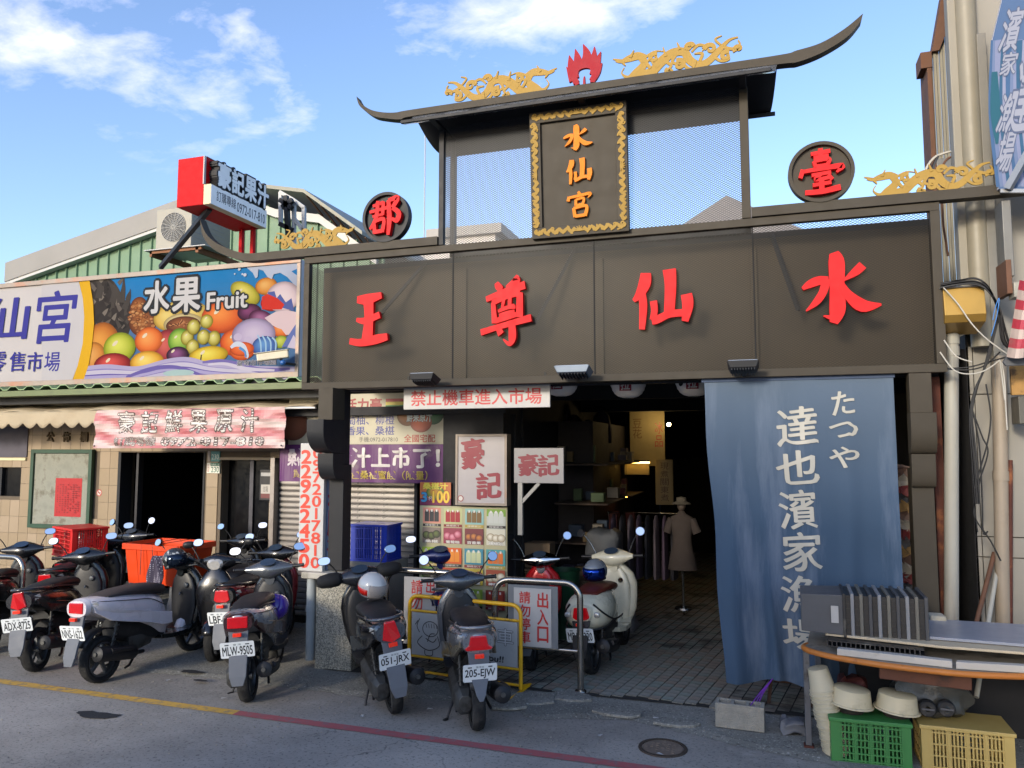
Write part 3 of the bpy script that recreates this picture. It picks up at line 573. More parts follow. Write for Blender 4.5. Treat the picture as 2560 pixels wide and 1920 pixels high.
# floodlights
for i,(px,py,lb) in enumerate(((1062,948,'black floodlight under the gateway rail above the no-entry sign'),(1434,930,'grey floodlight under the middle of the gateway rail'),(1858,918,'black floodlight under the gateway rail above the blue curtain'))):
    p=at(px,py,6.78); e=empty('floodlight',(p.x,p.y,p.z),0,lb,'floodlight','floodlights along the bottom rail of the gateway'); e.rotation_euler=(rad(-14),0,0)
    M_=mat('floodlight_grey','6f7a88',rough=.4,metal=.5) if i==1 else DRK; w=.165 if i==1 else .13
    b_=MB(); b_.loft([[(-w,-.1,.03),(w,-.1,.03),(w,.1,.03),(-w,.1,.03)],[(-w*.82,-.08,-.03),(w*.82,-.08,-.03),(w*.82,.08,-.03),(-w*.82,.08,-.03)]]); b_.build('housing',M_,e,bevel=.006)
    b_=MB(); 
    for j in range(9): x=-w*.7+j*w*1.4/8; b_.box(x-.004,x+.004,-.075,.075,-.048,-.031)
    b_.build('cooling_fins',DRK,e)
    b_=MB(); b_.box(-w*.9,w*.9,-.09,.09,.0305,.034); b_.build('glass',mat('lamp_glass','b8c4d0',rough=.15,metal=.3),e)
    b_=MB(); b_.bar((0,.08,0),(0,.2,.0),.03); b_.build('arm',DRK,e)
# ---------- buildings on the left ----------
WY=9.0
TILE=mat('beige_wall_tile','8c7a60',rough=.5,var=.10,sc=3,dirt='8a775e',dsc=2.5,dth=.52,dw=5); TILE2=mat('beige_wall_tile_pale','94826a',rough=.5,var=.1,sc=3,dirt='80705a',dsc=3,dth=.55,dw=5)
GRT=mat('tile_grout','5f5446',rough=.9)
GLS=mat('dark_glass','090a0d',rough=.2,var=0,spec=.3); BLK=mat('room_shade_black','07080a',rough=.9,spec=.1)
hall=empty('market_hall',(0,0,0),0,'low tiled market hall with two dark doorways under a green corrugated eave','building')
dx0,dx1,dz=at(299,1131,WY).x,at(515,1131,WY).x,2.166; ex0,ex1,ez=at(555,1150,WY).x,at(677,1150,WY).x,2.063; hx1=-6.01; wx=at(65,1200,WY).x; wz0,wz1=at(30,1241,WY).z,at(30,1151,WY).z
def hb(n,l,m,p=None,bevel=0,**k): return bxs(n,l,m,p or hall,bevel=bevel,**k)
hb('wall',[(-16,wx-1.6,WY,WY+.3,0,3.1)],GRT); hb('wall',[(wx,dx0,WY,WY+.3,0,3.1)],GRT); hb('wall',[(wx-1.6,wx,WY,WY+.3,0,wz0),(wx-1.6,wx,WY,WY+.3,wz1,3.1)],GRT,kind='stuff')
hb('wall',[(dx1,ex0,WY,WY+.3,0,3.1)],GRT); hb('wall',[(ex1,hx1,WY,WY+.3,0,3.1)],GRT); hb('lintel',[(dx0,dx1,WY,WY+.3,dz,3.1)],GRT); hb('lintel',[(ex0,ex1,WY,WY+.3,ez,3.1)],GRT)
tw,th=.19,.247; tm=[]
for m in (TILE,TILE2):
    b_=MB(); b_.box(0,tw-.005,-.012,0,0,th-.005); tm.append(b_.mesh('tile',m))
def solid(x,z):
    if wx-1.6<x<wx and wz0<z<wz1: return False
    if dx0<x<dx1 and z<dz: return False
    if ex0<x<ex1 and z<ez: return False
    return x<hx1
nt_=0
for i in range(0,30):
    for j in range(1,11):
        x=-11.55+i*tw; z=.02+j*th-.06
        xm=x+tw/2; zm=z+th/2
        if not solid(xm,zm) or z>2.45 or nt_>=290: continue
        if -10.5<xm<-9.35 and 1.15<zm<2.15: continue
        if x+tw>hx1+.02: continue
        # trim tiles at openings
        o=bpy.data.objects.new('tile',tm[R.random()<.35]); C.objects.link(o); o.parent=hall; nt_+=1
        x0,x1=x,x+tw
        for e0,e1,ht in ((dx0,dx1,dz),(ex0,ex1,ez)):
            if z<ht:
                if x0<e0<x1: x1=e0
                if x0<e1<x1: x0=e1
        o.location=(x0,WY-.001+R.uniform(-.001,.001),z); o.scale=((x1-x0)/tw,1,1)
b_=MB(); b_.box(-12.6,-11.56,WY-.011,WY,0,2.4); b_.build('tile_field',TILE,hall)
hb('dark_room',[(dx0-.1,ex1+.1,WY+2.4,WY+2.5,0,3.05),(dx0-.2,dx0-.1,WY+.3,WY+2.5,0,3.05),(ex1+.1,ex1+.2,WY+.3,WY+2.5,0,3.05)],BLK); hb('door_jamb',[(dx0,dx0+.05,WY-.02,WY+.2,0,dz)],DRK); hb('door_jamb',[(dx0+.22,dx0+.26,WY+.1,WY+.2,0,dz)],mat('grey_door_track','3b3a3c',rough=.4,metal=.5)); hb('door_jamb',[(dx1-.03,dx1,WY-.01,WY+.2,0,dz)],DRK)  # room walls coloured black to stand in for the unlit interior
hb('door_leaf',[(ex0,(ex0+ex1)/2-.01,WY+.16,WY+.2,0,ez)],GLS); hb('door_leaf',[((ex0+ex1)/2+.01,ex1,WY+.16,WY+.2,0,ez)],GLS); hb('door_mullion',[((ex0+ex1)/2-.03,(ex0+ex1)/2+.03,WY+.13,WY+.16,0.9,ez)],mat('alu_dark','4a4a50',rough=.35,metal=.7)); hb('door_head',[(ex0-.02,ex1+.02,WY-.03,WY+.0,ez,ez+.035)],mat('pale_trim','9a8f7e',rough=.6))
hb('window_pane',[(wx-1.6,wx,WY+.1,WY+.12,wz0,wz1)],GLS); hb('window_mullion',[(wx-.62,wx-.56,WY+.05,WY+.1,wz0,wz1)],DRK); hb('window_shade',[(wx-1.6,wx+.02,WY-.03,WY-.014,wz1+.05,wz1+.52)],mat('purple_grey_board','4c4852',rough=.7)); hb('window_head',[(wx-1.6,wx+.01,WY-.04,WY-.014,wz1-.0,wz1+.04)],mat('cream_trim','c9c09a',rough=.6))
# eave: corrugated green sheet end and gutter
GRN=mat('green_corrugated','7f9a6e',rough=.6,var=.15,sc=3,dirt='4c5240',dsc=3,dth=.5,dw=5,streak=True)
GR2=mat('green_gutter','5c6840',rough=.55,var=.2,sc=2,dirt='3e3f30',dsc=2,dth=.5,dw=4)
SY=8.2
b_=MB(); xs=[];x=-13.
while x<-5.05: xs+=[(x,.0),(x+.06,.045),(x+.16,.045),(x+.22,0)]; x+=.30
vs=[(a,SY-.16,3.04+b) for a,b in xs]+[(a,12,3.3+b) for a,b in xs]; k=len(xs); b_.add(vs,[(i,i+1,k+i+1,k+i) for i in range(k-1)]); b_.build('corrugated_roof',GRN,hall,solid=.012)
hb('gutter',[(-13,-5.03,SY-.25,SY-.17,2.935,3.01),(-13,-5.03,SY-.17,SY+.1,2.935,2.95)],GR2); hb('eave_board',[(-13,-5.03,SY-.02,SY+.04,2.84,2.935)],DRK)
hb('ceiling_shade',[(-13,-5.1,SY+.1,WY,2.96,2.98)],DRK)
# raised characters over the notice board
for i,(ch,px) in enumerate((('公',127),('佈',167),('欄',211))):
    p=at(px,1092,WY-.02); b_=MB(); text3d(b_,ch,lambda u,v,d:(p.x-.07+u*.14,WY-.02-d,p.z-.075+v*.15),.012,.02); b_.build('raised_character',mat('brass_dark','54452f',rough=.5,metal=.4),hall)
# notice board
e=empty('notice_board',(at(89,1123,WY).x,WY-.05,at(89,1318,WY).z),0,'green framed notice board with peeling grey backing on the tiled wall','notice board')
bw=at(242,1200,WY).x-at(89,1200,WY).x; bh=2.21-e.location.z; GFR=mat('dark_green_wood','1d3f2b',rough=.5,var=.2)
bxs('frame',[(0,.06,-.03,.03,0,bh),(bw-.06,bw,-.03,.03,0,bh),(.06,bw-.06,-.03,.03,0,.06),(.06,bw-.06,-.03,.03,bh-.06,bh)],GFR,e); bxs('backing',[(.06,bw-.06,.0,.02,.06,bh-.06)],mat('peeling_board','85867a',rough=.8,var=.3,sc=5,dirt='5c5648',dsc=5,dth=.5,dw=8),e,bevel=0)
e2=empty('red_notice',(at(147,1200,WY).x,WY-.052,at(147,1290,WY).z),0,'red paper notice with faint columns of writing pasted on the notice board','notice')
P=Print(); ww=at(213,1200,WY).x-at(147,1200,WY).x; hh=at(180,1196,WY).z-at(180,1292,WY).z; P.rect(0,0,ww,hh,'b01016')
for c_ in range(9):
    for r_ in range(14):
        if R.random()<.7: P.rect(ww*(.08+c_*.1),hh*(.1+r_*.055),ww*(.08+c_*.1)+.02,hh*(.1+r_*.055)+.015,'7c0c12')
P.build('paper',e2)
for i in range(9):
    q=Print(); 
# no-smoking roundels, number plates, mailbox
def sign(name,px0,py0,px1,py1,Y,label,cat,board='e8e4dc',frame=None,th=.02,fw=.02,m=None,group=None):
    a=at(px0,(py0+py1)/2,Y);b=at(px1,(py0+py1)/2,Y); mx_=(px0+px1)/2; t=at(mx_,py0,Y);d=at(mx_,py1,Y)
    e=empty(name,(a.x,Y,d.z),0,label,cat,group); w=b.x-a.x;h=t.z-d.z
    bxs('board',[(0,w,0,th,0,h)],m or mat('board_'+board,board,rough=.5,var=.06,sc=2,dirt='7d766a',dsc=1.8,dth=.6,dw=5),e)
    if frame: bxs('frame',[(-.004,fw,-.012,th*.9,-.004,h+.004),(w-fw,w+.004,-.012,th*.9,-.004,h+.004),(fw,w-fw,-.012,th*.9,-.004,fw),(fw,w-fw,-.012,th*.9,h-fw,h+.004)],frame,e,bevel=.002)
    return e,w,h
e,w,h=sign('house_number',527,1128,549,1154,WY-.03,'upper pale teal number plate 230 beside the second doorway','number plate','5f9c9c'); P=Print(); P.text('230',w*.12,h*.2,w*.9,h*.7,'e8f0ee',.01).rect(-w*.35,0,-.01,h,'c7b9ae').build('print',e)
e,w,h=sign('house_number',517,1157,549,1183,WY-.03,'lower white number plate 230 with a dark green strip, on the pier between the doorways','number plate','dcdad0'); P=Print(); P.rect(w*.28,h*.7,w,h,'1d6a50').text('230',w*.34,h*.08,w*.95,h*.62,'3a7a68',.015).text('永樂路二段',w*.32,h*.76,w*.98,h*.94,'d8e8e0',.01).text('中西區',w*.05,h*.1,w*.2,h*.9,'b05050',vertical=True).build('print',e)
e=empty('mailbox',(at(663,1200,WY).x,WY-.13,at(663,1251,WY).z),0,'black wall mailbox beside the second doorway','mailbox'); bxs('body',[(0,.27,0,.13,0,.43)],mat('black_plastic','15161a',rough=.35),e,bevel=.015); bxs('slot_flap',[(.03,.22,-.012,0,.33,.38)],mat('grey_flap','9a9a9a',rough=.4),e); P=Print(); P.rect(.03,.1,.17,.22,'b8b4ac').rect(.03,.04,.17,.1,'6a2a2a').text('信箱',.06,.12,.14,.2,'333333'); P.build('sticker',e)
def nosmoke(px,py,Y,lab):
    p=at(px,py,Y); e=empty('no_smoking_sticker',p,0,lab,'sticker'); P=Print(); P.ell(0,0,.05,.05,'b83028').ell(0,0,.038,.038,'d8cfc4').rect(-.025,-.006,.025,.006,'444444').poly([(-.03,.02),(-.022,.03),(.03,-.02),(.022,-.03)],'b83028').build('print',e)
nosmoke(248,1232,WY-.016,'small round sticker on the tiles right of the notice board'); nosmoke(703,1266,WY-.016,'small round no-smoking sticker on the tiles under the mailbox')
# ---------- awning and vinyl banner ----------
AWN=mat('dirty_awning_cloth','a3967e',rough=.9,var=.15,sc=2,bump=.4,bsc=9,dirt='8f7f66',dsc=2,dth=.5,dw=4); 
e=empty('awning',(0,0,0),0,'cream cloth awning with scalloped edge over the doorways','awning')
b_=MB(); XA,XB=-12.5,-5.12
def awf(u,v): 
    x=XA+(XB-XA)*u-(0)*v; s=.018*math.sin(u*60)*(1-v)+.02*math.sin(u*23+1)*math.sin(v*PI); return (x-(.35*v if u>.999 else 0),8.12+.85*v,2.73+.215*v+s*.8)
b_.grid(90,6,awf); b_.build('canopy',AWN,e,smooth=60,solid=.006)
b_=MB(); nu=260
def val(u,v):
    x=XA+(-5.55-XA)*u; ph=(x*4.0)%1; return (x,8.115+.01*math.sin(x*9)-.01*v,2.728-v*(.155+.075*math.sin(PI*ph)))
b_.grid(nu,4,val); b_.build('valance',AWN,e,smooth=60,solid=.004)
bxs('front_bar',[(XA,XB,8.13,8.16,2.70,2.73)],mat('grey_steel','8d8f92',rough=.4,metal=.7),e)
a=at(239,1023,8.05);b=at(716,1020,8.05);c=at(235,1118,8.05);d=at(709,1123,8.05)
bx0,bx1=(a.x+c.x)/2,(b.x+d.x)/2; bz1,bz0=(a.z+b.z)/2,(c.z+d.z)/2; bw,bh=bx1-bx0,bz1-bz0
ban=empty('fruit_juice_banner',(bx0,8.05,bz0),0,'creased red and white vinyl banner hung along the awning edge','banner')
def wave(x,z): return .012*math.sin(x*14+z*22)+.01*math.sin(x*5-z*16+1)+.006*math.sin(z*60+x*9)
P=Print(fine=.03); L0=P
n_=70
def bg_col(u,v):
    s=.5+.5*math.sin(u*9+v*14+2*math.sin(u*5)); t=.5+.5*math.sin(u*31-v*11)
    a=lin('bf6c70');b=lin('cfc0ba');c=lin('d2a6a2'); f=min(1,max(0,s*1.3-.25)); m_=tuple(x+(y-x)*f for x,y in zip(a,b)); g=t*.35; return tuple(x+(y-x)*g for x,y in zip(m_,c))
mb_=P.mb
for i in range(n_):
    for j in range(14):
        mb_.col=bg_col(i/n_,j/14); x0,x1,z0,z1=bw*i/n_,bw*(i+1)/n_,bh*j/14,bh*(j+1)/14; mb_.add([(x0,0,z0),(x1,0,z0),(x1,0,z1),(x0,0,z1)],[(0,1,2,3)])
P.L=4
for i in range(0):
    P.ell(R.uniform(0,bw),R.uniform(.0,bh*.45),.045,.04,R.choice(['b8686a','c98880','b89a8a','b8847a']),inner='d8c0b4')
ys=bh*.38; cw=bw/7.6
for i,ch in enumerate('豪記鮮果原汁'): x=bw*.135+i*bw*.130; P.text(ch,x,bh*.40,x+bw*.085,bh*.95,'e4ddd5',.012,0,'5c4e4a',.04)
P.text('訂購專線',bw*.12,bh*.06,bw*.34,bh*.29,'e0d8d0',.01,0,'6a5a56',.03); P.text('0972-017-810',bw*.37,bh*.06,bw*.90,bh*.27,'e0d8d0',.02,0,'5c4c48',.035)
mb_.v=[(x,y*.3-wave(x,z)-(.002 if y<0 else 0),z) for x,y,z in mb_.v]; P.build('vinyl',ban,PRV,ys=1)
bxs('grommet',[(bw-.04,bw-.02,-.03,-.02,.02,.04),(.02,.04,-.03,-.02,.02,.04)],DRK,ban,kind='stuff') 
# ---------- fruit sign ----------
fs=empty('fruit_signboard',(0,0,0),0,'long market signboard with blue sky, piled fruit and wave artwork','signboard'); 
zt=at(0,710,SY).z; zt=(zt+at(744,652,SY).z)/2; zb_=(at(0,968,SY).z+at(758,936,SY).z)/2; fx1=at(748,800,SY).x
ALU=mat('worn_aluminium_frame','857b72',rough=.5,metal=.35,var=.15,sc=3,dirt='9a6a50',dsc=2,dth=.53,dw=7)
bxs('panel',[(-13.2,fx1,SY+.005,SY+.1,zb_,zt)],mat('sign_back','b8b6ba',rough=.6),fs,bevel=0)
for l in ((-13.22,fx1+.02,SY-.03,SY+.0,zt-.05,zt+.015),(-13.22,fx1+.02,SY-.03,SY,zb_-.015,zb_+.055),(fx1-.03,fx1+.02,SY-.03,SY,zb_+.056,zt-.051)): bxs('frame',[l],ALU,fs)
SC=.3526
def q(x,y): p=at(x*SC,640+y*SC,SY); return (p.x,p.z)
P=Print()
def pg(pts,col): P.poly([q(*p) for p in pts],col)
def el(cx,cy,rx,ry,col,inner=None,rot=0,**k):
    a=q(cx,cy); b=q(cx+rx,cy); c=q(cx-rx,cy); d=q(cx,cy-ry); P.ell(a[0],a[1],(b[0]-c[0])/2,d[1]-a[1],col,rot,inner=inner,**k)
def tx(t,x0,y0,x1,y1,col,**k): m=(x0+x1)/2; P.text(t,q(x0,(y0+y1)/2)[0],q(m,y1)[1],q(x1,(y0+y1)/2)[0],q(m,y0)[1],col,**k)
zlo,zhi=zb_+.05,zt-.045
P.rect(-13.2,zlo,fx1-.02,zhi,'e0dcdc')
X_=q(630,160)[0]; P.rect(X_-.02,zlo,fx1-.02,zhi,'0f86d2')
for i in range(14): z=zhi-(zhi-zlo)*i/14*.6; P.rect(X_-.02,zlo,fx1-.02,z,'%02x%02x%02x'%(15+i*5,134-i*1,208-i*3))
def st(pts,col,wd=1): P.strokes([[(q(x,y)[0],q(x,y)[1],w*SC/150) for x,y,w in pts]],0,0,1,1,col,k=6)
pg([(640,165),(760,150),(800,175),(860,300),(925,330),(935,480),(900,590),(820,560),(760,480),(680,480),(650,700),(640,500)],'332d2b')
for i in range(46):
    x,y=R.uniform(665,905),R.uniform(190,520); a=R.uniform(.6,2.4); l=R.uniform(35,80)
    st([(x,y,14),(x-l*.5*math.cos(a),y-l*.5*math.sin(a),11),(x-l*math.cos(a),y-l*math.sin(a),1)],R.choice(['1d1a19','4a433e','6b625b','837a70','2c2624']))
for s_ in ([(800,330,26),(810,250,18),(760,165,2)],[(860,330,26),(875,240,16),(880,150,2)],[(880,380,24),(915,300,14),(925,235,2)],[(700,300,26),(710,220,20),(680,165,3)],[(850,330,20),(840,260,14),(805,180,2)]): st(s_,'47413d')
el(720,640,130,170,'c8701e','f2a848'); el(660,720,90,110,'d8862a','f0b060')
el(985,370,62,80,'7a3c1c','b8743e'); el(1015,470,98,100,'7a3c1c','b8743e')
for i in range(60):
    a=R.uniform(0,6.28);r=R.random()**.5; el(1010+92*r*math.cos(a),440+125*r*math.sin(a),15,11,R.choice(['6a3012','8a4a22','c98a52','a8622e']),R.choice(['d8a068','b87440']),steps=2)
el(1290,400,180,85,'e8c860','fbeaa0'); el(1200,440,110,90,'e2b84c','f4dc84'); el(1300,480,140,75,'d8c48a','efe0b0'); el(1300,490,122,62,'6e3a20','a8663a')
for i in range(26): a=R.uniform(0,PI); st([(1200+i*8,500-20*math.sin(a),3),(1230+i*7,470+R.uniform(-20,30),3)],R.choice(['c88a5a','54280f']))
el(1580,430,150,118,'e2561a','ff9a48'); el(1740,265,115,72,'b8b02a','ece070',rot=-.5); el(1890,215,78,62,'e08a24','f8c070'); el(1935,330,85,62,'c41c14','f86040'); el(1770,400,85,62,'451238','8a4478'); el(1860,460,100,72,'5c1c4c','b070a0',rot=-.4); el(2000,520,70,56,'e86a1c','ffa458'); el(1995,610,50,46,'9ab030','d8e068')
el(1190,640,98,120,'9c2434','e06a60',rot=.3); el(1275,600,82,88,'68a22c','c4e468'); el(850,650,114,108,'a8b81c','eef06a'); el(1058,598,100,94,'ee6a1e','ffac5c')
for x,y in ((1330,580),(1375,505),(1468,465),(1520,585),(1445,575),(1368,645)): el(x,y,46,55 if y>500 else 50,'a89a20','f2ec90')
el(1680,610,118,100,'e8540f','ff9d46'); el(1720,670,90,70,'ea5a14','ffa24e'); el(1262,702,80,60,'32082c','9a5a94'); el(1480,705,138,66,'dcb414','fdee66',rot=.05); st([(1425,750,5),(1432,700,4),(1440,690,2)],'3a3a20')
el(800,770,132,82,'960a14','ee5c54'); el(1045,755,120,82,'eaa820','ffe67a')
for x,y,s_ in ((820,620,22),(1030,565,20),(770,740,18),(1010,725,18),(1230,675,14),(1540,395,22),(1650,570,18),(1370,480,9),(1465,440,9),(1440,545,9),(1325,560,8),(1362,620,8),(1515,565,8),(1440,685,18),(1160,595,14),(1250,575,12),(1710,245,14),(1905,315,12)): el(x,y,s_,s_*.6,'f4e6c8',rot=.6)
# waves
pg([(1735,60),(2112,38),(2112,240),(2085,200),(2040,150),(1990,120),(1945,130),(1930,165),(1900,150),(1870,105),(1835,95),(1830,150),(1815,160),(1795,120),(1760,90)],'c4cfe8')
for x,y,r in ((1700,95,10),(1740,135,12),(1722,130,7),(1668,128,6)): el(x,y,r,r,'d6def2')
el(2010,290,120,108,'ecd4dc','f6e6ea',lx=0,ly=0,steps=2); pg([(1900,260),(1950,250),(1965,300),(1990,270),(2030,330),(2070,300),(2090,390),(2010,370),(1960,380)],'5868b0'); pg([(1860,290),(1900,270),(1970,300),(2020,345),(2000,380),(1860,380)],'e03424'); pg([(2070,110),(2112,90),(2112,140),(2090,125)],'1b86d0')
pg([(1880,440),(1960,395),(2040,385),(2110,400),(2110,470),(2060,560),(2030,560),(2000,520),(1970,510),(1930,490)],'ead2d8'); pg([(2110,470),(2110,640),(2060,640),(2000,650),(2050,560)],'6a7cc0'); pg([(2085,560),(2110,600),(2110,660),(2040,650)],'d6cee6')
el(1800,560,155,118,'b8a8d0','d9cde6',lx=.0,ly=.2,steps=4); 
for x,y,rx,ry in ((1690,575,30,26),(1760,600,26,30),(1850,600,30,26),(1800,640,22,22)): el(x,y,rx,ry,'cfc2e0')
el(1880,640,90,72,'3c62b0','6aa0dc'); 
for i in range(4): st([(1830+i*34,560+i*6,4),(1850+i*36,610,5),(1855+i*34,680,4)],'a8d0f0')
el(1720,660,85,50,'e85c1c','f88040',steps=2); st([(1640,650,8),(1680,625,14),(1730,640,12),(1760,700,7),(1755,725,4)],'dbe6f6'); st([(1700,650,8),(1740,680,7),(1745,720,4)],'5c9ad8')
for k_,(c_,dy,wd) in enumerate((('bcb4da',0,26),('8f86c6',16,14),('d4cfe6',34,22),('6f62b4',52,13),('b6aedc',70,20),('7c70bc',88,14),('c9c4e0',104,20))):
    st([(600,815+dy*.9,wd),(760,800+dy,wd),(980,815+dy*.7,wd),(1180,765+dy*.8,wd),(1330,750+dy,wd),(1500,790+dy*.8,wd),(1750,810+dy*.7,wd),(2100,810+dy*.35,wd*.7)],c_)
st([(1440,755,6),(1560,745,10),(1700,770,14),(1850,810,14),(2060,800,6)],'7f74bc'); st([(1480,770,5),(1600,765,8),(1750,800,10),(1950,812,6)],'dcd6ea'); st([(900,860,8),(1080,800,12),(1260,790,10),(1440,850,8)],'7468b6'); el(1270,830,110,24,'b4d2d2')
pg([(560,168),(592,300),(602,430),(592,620),(555,780),(515,885),(300,900),(300,180)],'d8d6da')
pg([(560,160),(592,300),(602,430),(592,620),(555,780),(520,880),(600,872),(632,780),(655,650),(672,480),(665,330),(637,158)],'f2bc1a')
P.rect(-13.2,zb_,fx1,zlo,'b8ada0'); 
BL='3f3fa6'
tx('宮',262,252,535,612,BL,off=.02,shear=.10); tx('仙',-110,300,205,592,BL,off=.02,shear=.10); tx('水',-490,330,-170,620,BL,off=.02,shear=.1)
for ch,x0 in (('場',322),('市',198),('售',74),('零',-62)): tx(ch,x0,682-(x0-322)*-.0,x0+108,818,BL,off=.015,shear=.05)
tx('水',1030,182,1203,402,'dcdcde',off=.035,outline='2c3036',oo=.075); tx('果',1232,160,1422,392,'dcdcde',off=.035,outline='2c3036',oo=.075); tx('Fruit',1474,254,1755,372,'dcdcde',off=.03,outline='2c3036',oo=.075); tx('臺南市市場處',1685,735,1962,775,'4c5060',off=.012,outline='e4e2ec',oo=.03)
P.L=0; mb_=P.mb; mb_.v=[(x,y,z) for x,y,z in mb_.v]; P.build('printed_panel',fs,PRF,ys=.1,loc=(0,SY,0))
# CCTV camera in front of the sign
p=at(690,890,7.95); e=empty('security_camera',p,rad(0),'white security camera box fixed at the lower right corner of the fruit signboard','camera'); e.rotation_euler=(0,rad(-9),rad(28))
bxs('housing',[(-.22,.15,-.05,.05,-.04,.05)],mat('cream_plastic','cfc6ae',rough=.5),e,bevel=.012); bxs('sunshade',[(-.25,.16,-.06,.06,.052,.06)],mat('cream_plastic','cfc6ae'),e); b_=MB(); b_.tube([(.05,0,-.04),(.08,0,-.10),(.2,.1,-.12)],.018); b_.build('bracket',DRK,e); b_=MB(); b_.sphere((.07,0,-.09),.035); b_.build('swivel',mat('blue_lens','2a5a9a',rough=.2),e,smooth=60)
# ---------- green gable building behind ----------
GB=11.0; gb=empty('gable_shed',(0,0,0),0,'tall green corrugated shed with a pale gable fascia behind the fruit signboard','building')
def G_(x,y,Y=GB): return at(x,y,Y)
GW=mat('green_sheet_wall','5c7a60',rough=.55,var=.1,sc=2,dirt='5a705c',dsc=1.5,dth=.55,dw=4,streak=True)
A=[G_(34,675),G_(392,540),G_(600,470)]; B=[G_(600,470),G_(700,505),G_(808,518),G_(950,620)]
prof=[(p.x,p.z) for p in A+B[1:]]
def topz(x):
    for (a,b),(c,d) in zip(prof,prof[1:]):
        if a<=x<=c: return b+(d-b)*(x-a)/(c-a)
    return prof[0][1] if x<prof[0][0] else prof[-1][1]
x=prof[0][0]+.15; pwid=.245
while x<prof[-1][0]-.1:
    z=min(topz(x),topz(min(x+pwid,prof[-1][0])))-.12; b_=MB(); b_.box(x,x+pwid-.045,GB,GB+.02,3.0,z); b_.loft([[(x+pwid-.045,GB,3.0),(x+pwid-.03,GB-.035,3.0),(x+pwid-.015,GB-.035,3.0),(x+pwid,GB,3.0)],[(x+pwid-.045,GB,z),(x+pwid-.03,GB-.035,z),(x+pwid-.015,GB-.035,z),(x+pwid,GB,z)]]); b_.build('wall_sheet',GW,gb); x+=pwid
FA=mat('pale_fascia','7c7a76',rough=.5,var=.08,sc=1.5,dirt='86847c',dsc=1,dth=.55,dw=3); WH=mat('white_steel','a8a9a8',rough=.45,var=.06)
def slab(n,a,b,z1,z0,Ya,Yb,m,par):
    b_=MB(); b_.add([(a[0],Ya,a[1]+z0),(b[0],Ya,b[1]+z0),(b[0],Ya,b[1]+z1),(a[0],Ya,a[1]+z1),(a[0],Yb,a[1]+z0),(b[0],Yb,b[1]+z0),(b[0],Yb,b[1]+z1),(a[0],Yb,a[1]+z1)],[(0,1,2,3),(7,6,5,4),(3,2,6,7),(1,0,4,5),(0,3,7,4),(2,1,5,6)]); return b_.build(n,m,par)
slab('fascia',prof[0],prof[2],.10,-.27,GB-.18,GB-.05,FA,gb); slab('fascia_trim',prof[0],prof[2],-.272,-.33,GB-.16,GB-.02,WH,gb)
slab('roof_sheet',prof[0],prof[2],.10,.06,GB-.05,GB+9,FA,gb)
for i in range(2,len(prof)-1): slab('arched_roof_sheet',prof[i],prof[i+1],.12,.06,GB-.6,GB+9,mat('translucent_sheet','7c7c6e',rough=.5),gb); slab('white_arch_beam',prof[i],prof[i+1],-.16,-.30,GB-.12,GB-.04,WH,gb)
for i in range(5):
    t=i/4; a=prof[4];b=prof[5]; x=a[0]+(b[0]-a[0])*t; z=a[1]+(b[1]-a[1])*t; b_=MB(); b_.bar((x,GB-.5,z+.04),(x,GB+.0,z-.15),.02); b_.build('roof_truss_rod',mat('rusty_steel','6a4a34',rough=.8),gb)
# air conditioner on a bracket
p=at(388,625,8.9); e=empty('air_conditioner',(p.x,8.9,p.z),rad(0),'cream air conditioner unit on a rusty bracket above the fruit signboard','air conditioner')
CR=mat('cream_enamel','8d8a7e',rough=.45,var=.07,dirt='8d8878',dsc=3,dth=.58); acw=at(478,580,8.9).x-p.x; ach=at(430,520,8.9).z-p.z; ACD=.36
bxs('casing',[(0,acw,0,ACD+.5,0,ach)],CR,e,bevel=.012)
b_=MB(); r0=ach*.36; cx0=acw*.5
for k in range(9): r=r0*(k+1)/9.; b_.lathe([(r-.006,-.012),(r,-.012),(r,-.002),(r-.006,-.002),(r-.006,-.012)],(cx0,0,ach*.52),'y',36)
for k in range(18): a=2*PI*k/18; b_.bar((cx0,-.010,ach*.52),(cx0+r0*math.cos(a),-.010,ach*.52+r0*math.sin(a)),.006)
b_.build('fan_grille',mat('grille_grey','8c8c88',rough=.5),e); b_=MB(); b_.lathe([(0,-.001),(r0,-.001)],(cx0,0,ach*.52),'y',36); b_.build('fan_opening',mat('fan_shadow','4a4c50',rough=.7),e)
for k in range(6): bxs('side_louvre',[(acw,acw+.004,.06+.0,ACD+.36,ach*(.15+.12*k),ach*(.15+.12*k)+.012)],mat('grille_grey'),e,bevel=0)
b_=MB(); b_.box(-.08,acw+.2,-.02,.02,-.06,-.02); b_.box(-.08,-.04,-.02,.8,-.1,-.02); b_.box(acw+.1,acw+.15,-.02,.9,-.1,-.02); b_.build('bracket',mat('rusty_angle','7a5238',rough=.8,var=.3),e); bxs('drip_tray',[(-.15,acw+.3,-.06,.6,-.02,-.005)],WH,e)
# steel frame behind the red box sign
e=empty('sign_scaffold',(0,0,0),0,'small white and grey steel frame behind the red juice sign','frame'); b_=MB()
for a,b in (((735,500),(735,640)),((760,520),(760,640)),((700,480),(735,500)),((735,500),(762,520)),((735,545),(775,600)),((702,480),(702,560))): b_.bar(at(*a,8.6),at(*b,8.6),.045)
b_.build('steel_bars',WH,e,kind='stuff'); b_=MB()
for a,b in (((700,500),(730,520)),((706,520),(732,500)),((715,490),(722,600)),((700,560),(730,575))): b_.bar(at(*a,8.5),at(*b,8.5),.06)
b_.build('dark_brackets',DRK,e,kind='stuff')
